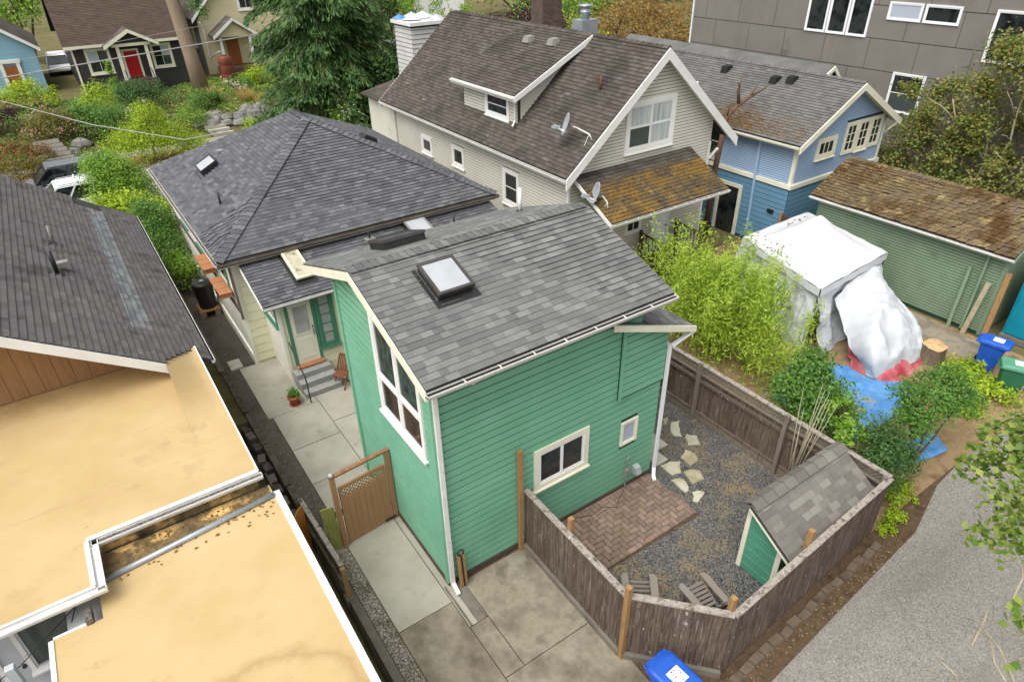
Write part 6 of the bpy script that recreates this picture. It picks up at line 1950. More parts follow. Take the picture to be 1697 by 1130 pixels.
mb = drape('red_cloth', grid([[(1410, 560, .5), (1440, 570, .6), (1480, 575, .5), (1515, 565, .4)], [(1408, 585, .3), (1440, 600, .4), (1485, 600, .35), (1526, 580, .25)], [(1412, 610, .03), (1450, 630, .02), (1495, 630, .02), (1530, 600, .02)], ]), 'cloth_red', 10, .1, 5)
tag(part('red_cloth', mb, 'cloth_red', None, True), 'faded red cloth spilling out below the white tarp', 'cloth')
for nm, lb, g_ in (('blue_tarp', 'blue tarp spread on the ground below the white tent', [[(1285, 660, .02), (1310, 610, .02), (1345, 598, .02)], [(1330, 690, .02), (1400, 640, .05), (1430, 612, .02)], [(1420, 730, .02), (1480, 690, .05), (1530, 645, .02)]]),
                   ('blue_tarp', 'crumpled end of blue tarp near the alley edge', [[(1500, 735, .02), (1520, 725, .1), (1545, 715, .02)], [(1510, 752, .02), (1535, 745, .15), (1565, 738, .02)], [(1520, 765, .02), (1545, 757, .05), (1570, 745, .02)]])):
    tag(part(nm, drape(nm, grid(g_), 'tarp_blue', 12, .05, len(lb)), 'tarp_blue', None, True), lb, 'tarp')
sp = thing('tree_stump', 'short sawn tree stump with pale top beside the white tarp', 'stump', (16.75, -1.3, 0))
mb = MB()
rnd = random.Random(6)
n = 18
rr_s = [1 + rnd.uniform(-.1, .12) for _ in range(n)]
for z, k in ((-.02, 1.25), (.12, 1.05), (.35, .98), (.55, .96)):
    mb.v += [(16.75 + .36 * k * rr_s[i] * math.cos(i * 6.283 / n), -1.3 + .36 * k * rr_s[i] * math.sin(i * 6.283 / n), z + (.03 * math.sin(i) if z > .5 else 0)) for i in range(n)]
for r in range(3):
    mb.f += [(r * n + i, r * n + (i + 1) % n, (r + 1) * n + (i + 1) % n, (r + 1) * n + i) for i in range(n)]
part('bark', mb, 'stump_bark', sp, True)
mb = MB()
mb.v = [(16.75 + .35 * rr_s[i] * math.cos(i * 6.283 / n), -1.3 + .35 * rr_s[i] * math.sin(i * 6.283 / n), .55 + .03 * math.sin(i)) for i in range(n)] + [(16.75, -1.3, .6)]
mb.f = [(i, (i + 1) % n, n) for i in range(n)]
part('cut_face', mb, 'stump_cut', sp)

# ================================================================ large dark panel building
pb_ = thing('panel_building', 'large dark grey panel-clad building with white windows at the top right', 'building', (35, 8, 0))
PX = 29.5
part('body', MB().box(PX + .02, PX + 16, -14, 21.55, -.03, 13), 'panel_gap', pb_)
pw_ = PL('W', PX + .02)
PWIN = [(12.85, 14.0, 7.0, 9.0), (11.75, 12.8, 7.0, 9.0), (10.65, 11.7, 7.0, 9.0), (8.3, 9.85, 7.85, 8.6), (6.65, 8.2, 7.85, 8.6), (4.0, 5.3, 6.6, 8.6), (2.6, 3.9, 6.6, 8.6), (7.3, 8.85, 3.95, 5.7)]
levels = [(-.02, 1.35), (1.36, 2.78), (2.79, 4.2), (4.21, 5.64), (5.65, 7.0), (7.01, 8.4), (8.41, 9.8), (9.81, 11.3), (11.31, 12.9)]
for li, (a, b) in enumerate(levels):
    y = 21.5 - (.9 if li % 2 else 1.7)
    edges = [21.54, y]
    while y > -14:
        y -= 2.35
        edges.append(max(y, -14))
    for e1, e0 in zip(edges, edges[1:]):
        if e1 - e0 < .05:
            continue
        if a > 9.9 or e1 < -4:
            continue
        mb = MB()
        pw_.box(mb, e0 + .012, e1 - .012, a + .012, b - .012, 0, .02)
        part('panel', mb, 'panel_grey', pb_)
part('upper_cladding', MB().box(PX, PX + .02, -14, 21.54, 9.85, 13), 'panel_grey', pb_)
part('side_cladding', MB().box(PX, PX + .02, -14, -6, -.02, 9.8), 'panel_grey', pb_)
for k, (a, b, c, d_) in enumerate(PWIN):
    big = k == 7
    window(pb_, PL('W', PX), a, b, c, d_, 1, 2 if big else 1, .06, .05, ('vinyl_white', 'vinyl_white', 'glass_dark'), d=.03, sill=False, panes=['glass_mid', 'glass_dark'] if big else (['glass_pale'] if k == 3 else None))
part('corner_trim', MB().box(PX - .05, PX + .15, 21.56, 21.64, 0, 13), 'vinyl_white', pb_)
part('wall_light', MB().box(PX - .22, PX - .002, 6.05, 6.35, 5.55, 5.8), 'dish_grey', pb_)
bf = thing('board_fence', 'dark brown board fence behind the garage in front of the panel building', 'fence', (28, 6, 0))
fence_run(bf, (27.2, 9.5, 0), (27.2, -6, 0), 1.9, 'wood_brown', .2, out=(-1, 0, 0), cap=False, seed=35)
wp = thing('wood_gate', 'small brown wooden gate panel between the blue house and the tent', 'gate', (19.2, 6.3, 0))
for k in range(5):
    part('board', MB().box(19.3 + .0 * k, 19.33, 5.75 + k * .15, 5.89 + k * .15, 0, 1.75), 'wood_brown', wp)
part('post', MB().box(19.28, 19.38, 6.52, 6.62, 0, 1.85), 'wood_post', wp)
# ================================================================ across the street
def gz(x, y):
    return gh(x, y)


def gable_house(root, x0, x1, y0, y1, z0, ez, rz, wall, roofm, trim, axis='x', ov=.4, expo=.16):
    """walls, two roof slopes and trim; axis is the direction of the ridge"""
    part('wall', MB().box(x0, x1, y0, y1, z0, ez - .1), wall, root)
    if axis == 'x':
        ym = (y0 + y1) / 2
        A = [(x0 - ov, y0 - ov, ez), (x1 + ov, y0 - ov, ez), (x1 + ov, ym, rz), (x0 - ov, ym, rz)]
        B_ = [(x1 + ov, y1 + ov, ez), (x0 - ov, y1 + ov, ez), (x0 - ov, ym, rz), (x1 + ov, ym, rz)]
        for x in (x0, x1 - .15):
            part('gable', MB().prism([(x, y0, ez - .1), (x, y1, ez - .1), (x, ym, rz - .15)], (.15, 0, 0)), wall, root)
        part('fascia', MB().box(x0 - ov, x1 + ov, y0 - ov - .04, y0 - ov, ez - .2, ez), trim, root)
    else:
        xm = (x0 + x1) / 2
        A = [(x0 - ov, y1 + ov, ez), (x0 - ov, y0 - ov, ez), (xm, y0 - ov, rz), (xm, y1 + ov, rz)]
        B_ = [(x1 + ov, y0 - ov, ez), (x1 + ov, y1 + ov, ez), (xm, y1 + ov, rz), (xm, y0 - ov, rz)]
        for y in (y0, y1 - .15):
            part('gable', MB().prism([(x0, y, ez - .1), (x1, y, ez - .1), (xm, y, rz - .15)], (0, .15, 0)), wall, root)
        for a, b in (((x0 - ov - .03, ez), (xm, rz)), ((xm, rz), (x1 + ov + .03, ez))):
            part('bargeboard', MB().prism([(a[0], y0 - ov - .05, a[1] - .25), (b[0], y0 - ov - .05, b[1] - .25), (b[0], y0 - ov - .05, b[1] + .02), (a[0], y0 - ov - .05, a[1] + .02)], (0, .05, 0)), trim, root)
    for nm, S_ in (('roof', A), ('roof', B_)):
        r = slab(root, nm, S_, .1, 'roof_deck')
        shingles(r, S_, expo, (.25, .4), roofm, 0, th=.016, seed=len(root.name) + int(S_[0][0] * 3))


rd = thing('charcoal_house', 'charcoal bungalow with bright red front door across the street', 'house', (2.6, 57, 1.3))
Y0, Z0 = 53, 1.25
gable_house(rd, -1.25, 6.4, Y0, 64, Z0, 4.85, 9.2, 'charcoal_paint', 'shingle_brown', 'trim_cream', 'x', .5)
rS = PL('S', Y0)
window(rd, rS, -.5, 1.15, 2.75, 4.55, 2, 2, .13, .06, ('trim_cream', 'trim_cream', 'glass_mid'), d=.03, panes=['glass_dark', 'glass_dark', 'glass_pale', 'glass_mid'])
window(rd, rS, 3.95, 5.45, 2.75, 4.5, 2, 2, .13, .06, ('trim_cream', 'trim_cream', 'glass_mid'), d=.03, panes=['glass_dark', 'glass_green', 'glass_dark', 'glass_pale'])
dd = part('door', MB().box(2.05, 2.95, Y0 - .08, Y0 - .02, 2.3, 4.15), 'red_door', rd, label='bright red front door')
part('door_frame', MB().box(1.9, 2.04, Y0 - .1, Y0, 2.25, 4.3).box(2.96, 3.1, Y0 - .1, Y0, 2.25, 4.3).box(2.04, 2.96, Y0 - .1, Y0, 4.16, 4.3), 'trim_cream', rd)
part('handle', MB().box(2.84, 2.88, Y0 - .13, Y0 - .08, 3.1, 3.25), 'black_metal', dd)
for x in (1.55, 3.5):
    part('porch_post', MB().box(x, x + .22, Y0 - 1.0, Y0 - .78, 2.25, 4.6), 'trim_cream', rd)
part('porch_beam', MB().box(1.3, 3.95, Y0 - 1.05, Y0 - .75, 4.6, 4.8), 'trim_cream', rd)
part('porch_gable', MB().prism([(1.25, Y0 - .9, 4.8), (4.0, Y0 - .9, 4.8), (2.62, Y0 - .9, 5.5)], (0, 1.2, 0)), 'charcoal_paint', rd)
for a, b in (((.75, 4.66), (2.62, 5.68)), ((2.62, 5.68), (4.5, 4.66))):
    part('porch_roof', MB().prism([(a[0], Y0 - 1.3, a[1]), (b[0], Y0 - 1.3, b[1]), (b[0], Y0 + 1.6, b[1]), (a[0], Y0 + 1.6, a[1])], (0, 0, .1)), 'shingle_old', rd)
    part('porch_trim', MB().prism([(a[0], Y0 - 1.36, a[1] - .15), (b[0], Y0 - 1.36, b[1] - .15), (b[0], Y0 - 1.36, b[1] + .1), (a[0], Y0 - 1.36, a[1] + .1)], (0, .05, 0)), 'trim_cream', rd)
part('porch_floor', MB().box(1.35, 3.9, Y0 - 1.1, Y0, 1.2, 2.25), 'brown_trim', rd)
for k in range(6):
    part('step', MB().box(1.75, 3.45, Y0 - 1.38 - k * .28, Y0 - 1.1 - k * .28, 1.1, 2.1 - k * .16), 'timber_dark', rd)
for x in (1.7, 3.5):
    part('stair_rail', MB().beam((x, Y0 - 1.1, 3.0), (x, Y0 - 2.8, 2.1), .05, .06), 'black_metal', rd)
    part('rail_post', MB().box(x - .03, x + .03, Y0 - 2.83, Y0 - 2.77, 1.2, 2.1), 'black_metal', rd)
part('corner_trim', MB().box(-1.32, -1.2, Y0 - .06, Y0 + .06, 1.3, 4.7), 'trim_cream', rd)
part('corner_trim', MB().box(6.35, 6.47, Y0 - .06, Y0 + .06, 1.3, 4.7), 'trim_cream', rd)
sk_ = thing('sky_blue_cottage', 'sky blue cottage with grey gable roof and brown door at the left edge', 'house', (-6.3, 60, 1.3))
gable_house(sk_, -9.2, -3.45, 57, 66, 1.2, 4.5, 6.9, 'sky_siding', 'shingle_old', 'trim_white', 'y', .35)
siding(sk_, PL('S', 57), [(-9.2, 1.3), (-3.45, 1.3), (-3.45, 4.4), (-9.2, 4.4)], .22, 'sky_siding', [(-6.1, -4.7, 1.3, 3.8)], objs=False)
part('door', MB().box(-5.75, -4.95, 56.9, 56.97, 1.5, 3.4), 'wood_door', sk_)
part('door_frame', MB().box(-6.0, -5.77, 56.86, 57, 1.3, 3.6).box(-4.93, -4.7, 56.86, 57, 1.3, 3.6).box(-6.1, -4.6, 56.84, 57, 3.6, 3.85), 'trim_white', sk_)
fcr = thing('pale_yellow_house', 'pale yellow gabled house with wooden door half hidden by the spruce', 'house', (12, 60, 1.3))
gable_house(fcr, 8.4, 16.5, 56, 68, 1.2, 5.6, 10.2, 'far_cream', 'shingle_old', 'trim_white', 'y', .45)
siding(fcr, PL('W', 8.4), [(56, 1.3), (68, 1.3), (68, 5.5), (56, 5.5)], .22, 'far_grey_siding', objs=False)
siding(fcr, PL('S', 56), [(8.4, 1.3), (16.5, 1.3), (16.5, 5.5), (12.45, 10), (8.4, 5.5)], .22, 'far_cream', [(9.7, 12, 1.3, 4.2)], objs=False)
window(fcr, PL('W', 8.4), 58, 59, 3.2, 4.9, 1, 1, .1, .05, d=.05)
window(fcr, PL('S', 56), 11.9, 13.3, 6.0, 7.2, 2, 1, .14, .06, d=.05)
window(fcr, PL('S', 56), 12.3, 14.2, 2.4, 4.0, 2, 2, .14, .06, d=.05)
part('door', MB().box(10.3, 11.3, 55.9, 55.96, 1.9, 3.95), 'wood_door', fcr)
for a, b in (((9.0, 4.3), (10.8, 5.6)), ((10.8, 5.6), (12.6, 4.3))):
    part('porch_roof', MB().prism([(a[0], 54.2, a[1]), (b[0], 54.2, b[1]), (b[0], 56.5, b[1]), (a[0], 56.5, a[1])], (0, 0, .12)), 'shingle_old', fcr)
    part('porch_trim', MB().prism([(a[0], 54.14, a[1] - .15), (b[0], 54.14, b[1] - .15), (b[0], 54.14, b[1] + .1), (a[0], 54.14, a[1] + .1)], (0, .05, 0)), 'trim_white', fcr)
part('porch_gable', MB().prism([(9.3, 54.5, 4.25), (12.3, 54.5, 4.25), (10.8, 54.5, 5.4)], (0, .1, 0)), 'far_cream', fcr)
for x in (9.5, 11.9):
    part('porch_post', MB().box(x, x + .2, 54.5, 54.7, 1.2, 4.3), 'trim_white', fcr)
part('porch_floor', MB().box(9.2, 12.6, 54.3, 56, 1.1, 1.9), 'wood_brown', fcr)
part('downspout', MB().tube([(8.5, 55.5, 5.4), (8.7, 55.7, 4.9), (8.7, 55.8, 2.6), (9.2, 54.0, 3.3)], .06, 6), 'gutter_white', fcr)
cs = thing('brown_cistern', 'tall ribbed reddish-brown water tank beside the yellow house', 'tank', (9.1, 52.4, 1.3))
part('tank', MB().lathe([(.5, 0), (.55, .05), (.55, .55), (.53, .6), (.55, .65), (.55, 1.2), (.53, 1.25), (.55, 1.3), (.55, 1.75), (.45, 1.9), (.15, 1.95), (0, 1.95)], (9.1, 52.4, 1.25), 20), 'rust_brown', cs, True)
part('tank_lid', MB().lathe([(.2, 0), (.2, .08), (0, .1)], (9.1, 52.4, 3.17), 14), 'rust_brown', cs)
up = thing('bare_trunk', 'thick pale tree trunk standing between the charcoal and yellow houses', 'tree', (6.1, 48.6, 1.25))
part('trunk', MB().tube([(6.15, 48.6, 1.1), (6.0, 48.7, 4), (5.75, 48.9, 8), (5.5, 49, 13)], [.62, .5, .45, .4], 12), 'pole_wood', up, True)
leaves('crown', [((7.3, 48.6, 6.9), (.7, .6, 1.2)), ((6.9, 48.6, 8.6), (1.0, .8, 1.2))], 900, .22, 'leaf_mid', up, 61)


def far_tree(label, cat, base, blobs, n, size, m, seed, tr=.2, name='broadleaf_tree', group=None, **k):
    return shrub(name, label, cat, base, blobs, n, size, m, seed, group, th=tr, **k)


# rockery, steps, dry grass
rnd = random.Random(12)
rk = [(4.3, 42.2), (5.1, 42.0), (6.0, 41.8), (6.8, 41.6), (7.6, 41.5), (8.4, 41.4), (9.2, 41.5), (10.0, 41.6), (6.3, 42.6), (7.2, 42.4), (8.1, 42.4), (9.0, 42.5), (9.8, 42.6), (5.5, 43.0), (7.9, 43.3), (8.9, 43.4), (-3.6, 41.2), (-2.9, 42.0), (-5.0, 41.0)]
rockery = thing('rockery', 'grey boulder rockery holding the bank across the street', 'rockery', (7, 42, .3))
for k, (x, y) in enumerate(rk):
    r = rnd.uniform(.38, .6)
    vs = []
    for i in range(5):
        for j in range(8):
            a = j * .785 + rnd.uniform(-.15, .15)
            b = (i / 4 - .5) * 3.0
            q = r * rnd.uniform(.85, 1.15)
            vs.append((x + q * math.cos(a) * math.cos(b) * 1.15, y + q * math.sin(a) * math.cos(b) * .9, gz(x, y) + .12 + q * math.sin(b) * .75))
    fs = [(i * 8 + j, i * 8 + (j + 1) % 8, (i + 1) * 8 + (j + 1) % 8, (i + 1) * 8 + j) for i in range(4) for j in range(8)] + [tuple(range(7, -1, -1)), tuple(range(32, 40))]
    part('boulder', MB().add(vs, fs), 'rock', rockery)
for x0, y0, n_, lb in ((5.4, 40.6, 6, 'stone garden steps with rail climbing the rockery bank'), (-4.0, 38.8, 7, 'timber garden steps behind the parked dark car')):
    s_ = thing('garden_steps', lb, 'steps', (x0, y0, 0))
    for k in range(n_):
        part('step', MB().box(x0 - .7 - .12 * k, x0 + .7 - .12 * k, y0 + k * .42, y0 + .36 + k * .42, -.1, .14 + k * .17), 'concrete_pale' if x0 > 0 else 'timber_dark', s_)
        part('tread_edge', MB().box(x0 - .7 - .12 * k, x0 + .7 - .12 * k, y0 - .03 + k * .42, y0 + .0 + k * .42, -.1, .16 + k * .17), 'concrete_pale', s_)
sheet('front_walk', [(-.2, 45.6), (.9, 45.6), (2.9, 50.2), (2.1, 50.2)], 1.36, 'concrete_pale', .2)
mb = MB()
for (x, y, r, n_) in ((6.3, 46.0, .9, 420), (9.3, 43.9, .8, 260), (10.3, 43.0, .8, 260), (8.4, 45.0, .9, 300)):
    for k in range(n_):
        a, q = rnd.uniform(0, 6.28), r * rnd.random() ** .5
        b = V((x + q * .4 * math.cos(a), y + q * .4 * math.sin(a), gz(x, y) - .02))
        t = V((x + q * math.cos(a), y + q * math.sin(a), gz(x, y) + rnd.uniform(.5, 1.0)))
        d = V((rnd.uniform(-.03, .03), rnd.uniform(-.03, .03), 0))
        mb.add([b - d, b + d, t], [(0, 1, 2)])
tag(part('dry_grass', mb, 'leaf_straw'), 'clumps of straw yellow ornamental grass on the bank across the street', 'grass', kind='stuff')
rng = np.random.default_rng(21)
n = 7000
P = np.stack([rng.uniform(-12, 30, n), rng.uniform(36.3, 38.8, n), np.full(n, .06)], 1)
N = np.tile([0, -.6, .6], (n, 1)) + rng.normal(size=(n, 3)) * .4
N /= np.linalg.norm(N, axis=1)[:, None]
tag(leafmesh('strip_grass', P, N, .2, .25, 'leaf_straw', None, rng), 'dry yellow grass on the parking strip of the street', 'grass', kind='stuff')


def car(loc, rot, L, W, H, paint, label, van=False, rack=False):
    t = thing('parked_car', label, 'car', loc)
    M = Matrix.Translation(loc) @ Matrix.Rotation(R(rot), 4, 'Z')
    def pp(n_, mb, m, par=None, sm=False):
        return part(n_, mb.xf(M), m, par or t, sm)
    def sec(x, w, z0, z1):
        return [(x, -w / 2, z0), (x, w / 2, z0), (x, w / 2, z1 - .08), (x, w / 2 - .1, z1), (x, -w / 2 + .1, z1), (x, -w / 2, z1 - .08)]
    def loft(ss):
        mb = MB()
        n_ = len(ss[0])
        for s in ss:
            mb.v += s
        for i in range(len(ss) - 1):
            for k in range(n_):
                mb.f.append((i * n_ + k, i * n_ + (k + 1) % n_, (i + 1) * n_ + (k + 1) % n_, (i + 1) * n_ + k))
        mb.f += [tuple(range(n_ - 1, -1, -1)), tuple((len(ss) - 1) * n_ + k for k in range(n_))]
        return mb
    hb = H * .57
    body = pp('body', loft([sec(-L / 2, W * .86, .35, hb - .05), sec(-L / 2 + .25, W, .25, hb), sec(L * .1, W, .22, hb), sec(L * .3, W, .24, hb - .06), sec(L / 2 - .3, W * .95, .28, hb - .2), sec(L / 2, W * .8, .38, hb - .3)]), paint)
    rx0, rx1 = (-L / 2 + .35, L * .12) if not van else (-L / 2 + .3, L * .14)
    bx0_, bx1_ = -L / 2 + .12, L * .3
    wr = W * .8
    def cab(x, w, z):
        return [(x, -w / 2, z), (x, w / 2, z)]
    b4 = [(bx0_, -W / 2 + .04, hb - .02), (bx1_, -W / 2 + .04, hb - .04), (bx1_, W / 2 - .04, hb - .04), (bx0_, W / 2 - .04, hb - .02)]
    t4 = [(rx0, -wr / 2, H - .03), (rx1, -wr / 2, H - .03), (rx1, wr / 2, H - .03), (rx0, wr / 2, H - .03)]
    pp('cabin_glass', MB().hexa(b4 + t4), 'glass_dark')
    pp('roof', MB().hexa([(rx0 - .06, -wr / 2 - .03, H - .06), (rx1 + .1, -wr / 2 - .03, H - .06), (rx1 + .1, wr / 2 + .03, H - .06), (rx0 - .06, wr / 2 + .03, H - .06), (rx0 + .1, -wr / 2 + .12, H + .02), (rx1 - .05, -wr / 2 + .12, H + .02), (rx1 - .05, wr / 2 - .12, H + .02), (rx0 + .1, wr / 2 - .12, H + .02)]), paint)
    for s in (-1, 1):
        for f in (0, .36, .68, 1):
            xb, xt = bx0_ + (bx1_ - bx0_) * f, rx0 + (rx1 - rx0) * f
            pp('pillar', MB().beam((xb, s * (W / 2 - .035), hb - .03), (xt, s * (wr / 2 + .005), H - .05), .07, .03, (0, 1, 0)), paint)
        pp('window_trim', MB().beam((bx0_, s * (W / 2 - .03), hb - .0), (bx1_, s * (W / 2 - .03), hb - .03), .02, .035), 'car_trim')
        pp('roof_rail', MB().beam((rx0 + .1, s * (wr / 2 - .05), H + .05), (rx1 - .1, s * (wr / 2 - .05), H + .05), .03, .03), 'car_trim')
        pp('mirror', MB().box(bx1_ - .45, bx1_ - .3, s * (W / 2 + .1) - .08, s * (W / 2 + .1) + .08, hb, hb + .13), paint)
        pp('headlight', MB().box(L / 2 - .14, L / 2 - .02, s * W * .33 - .12, s * W * .33 + .12, hb - .46, hb - .33), 'glass_pale')
        for x in (-L * .31, L * .31):
            w_ = pp('wheel', MB().tube([(x, s * (W / 2 - .2), .33), (x, s * (W / 2 + .01), .33)], .33, 18), 'tyre', None, True)
            pp('rim', MB().tube([(x, s * (W / 2 - .03), .33), (x, s * (W / 2 + .015), .33)], .2, 14), 'car_trim', w_, True)
    if rack:
        for k in range(3):
            x = rx0 + .35 + k * .6
            pp('cross_bar', MB().beam((x, -wr / 2, H + .1), (x, wr / 2, H + .1), .05, .03), 'car_white')
car((-4.3, 33.6, -.02), 182, 4.9, 1.9, 1.7, 'car_dark', 'dark navy minivan parked on the street beyond the left roof', True)
car((-4.3, 30.4, -.02), 182, 4.5, 1.8, 1.55, 'car_white', 'white car with roof rack parked next to the dark minivan', False, True)
car((-1.95, 66, 1.33), 268, 4.4, 1.8, 1.5, 'car_white', 'white car parked in the driveway beside the charcoal house')
# wires
tag(part('power_cable', MB().tube([(-30, 40, 4.4), (-5.63, 40, 5.09), (7.8, 40, 5.97), (40, 40, 9)], .035, 6), 'wire'), 'thick grey power cable crossing in front of the charcoal house', 'cable')
tag(part('phone_cable', MB().tube([(-30, 40.2, 5.4), (-5.63, 40.2, 5.75), (7.8, 40.2, 7.0), (40, 40.2, 11)], .012, 6), 'wire'), 'thin wire just above the thick power cable', 'cable')
tag(part('service_drop', MB().tube([(-16, 47, 6.2), (-6.0, 38, 4.3), (-2.4, 30.5, 3.95), (.6, 24.2, 4.1), (2.0, 21.7, 4.75)], .022, 6), 'wire'), 'white service wire sagging down to the hip roof', 'cable')
# deck with pots far behind the grey house, brick chimney
dk2 = thing('rooftop_deck', 'white rooftop deck with pots and chairs beyond the grey roof', 'deck', (18.5, 31, 0))
part('deck_floor', MB().box(14.5, 21, 29, 33, 5.6, 5.9), 'white_metal', dk2)
part('deck_wall', MB().box(14.8, 20.7, 29.2, 33, 0, 5.6), 'grey_siding', dk2)
part('back_wall', MB().box(17.0, 20.5, 33, 33.3, 0, 8.2), 'trim_white', dk2)
for k, (x, y, h, m) in enumerate(((17.0, 30.2, .9, 'black_plastic'), (18.1, 30.5, .7, 'wood_post'), (19.2, 30.0, .5, 'terracotta'), (20.2, 30.6, .6, 'terracotta'), (16.2, 31, .8, 'lead_flash'))):
    part('planter', MB().hexa([(x - .25, y - .25, 5.9), (x + .25, y - .25, 5.9), (x + .25, y + .25, 5.9), (x - .25, y + .25, 5.9), (x - .34, y - .34, 5.9 + h), (x + .34, y - .34, 5.9 + h), (x + .34, y + .34, 5.9 + h), (x - .34, y + .34, 5.9 + h)]), m, dk2)
leaves('planter_foliage', [((17.8, 31.5, 7.4), .7), ((19.6, 31.4, 7.2), .6), ((16.0, 31.6, 7.6), .8), ((20.3, 30.6, 6.8), .35)], 1300, .16, 'leaf_bright', dk2, 71)
ck_ = thing('brick_chimney', 'dark brick chimney rising behind the grey roof ridge', 'chimney', (23.0, 27.5, 0))
part('stack', MB().box(22.3, 23.7, 26.9, 28.1, 0, 8.2), 'red_brick', ck_)
me = MB().box(.01, .27, -.02, 0, .006, .072).mesh('brick', 'red_brick')
mb = MB()
for r in range(34):
    for c in range(6):
        x = 22.3 + (c - .5 * (r % 2)) * .28
        mb.box(max(22.28, x + .01), min(23.72, x + .27), 26.87, 26.9, 5.6 + r * .08, 5.672 + r * .08)
part('brickwork', mb, 'red_brick', ck_, kind='stuff')
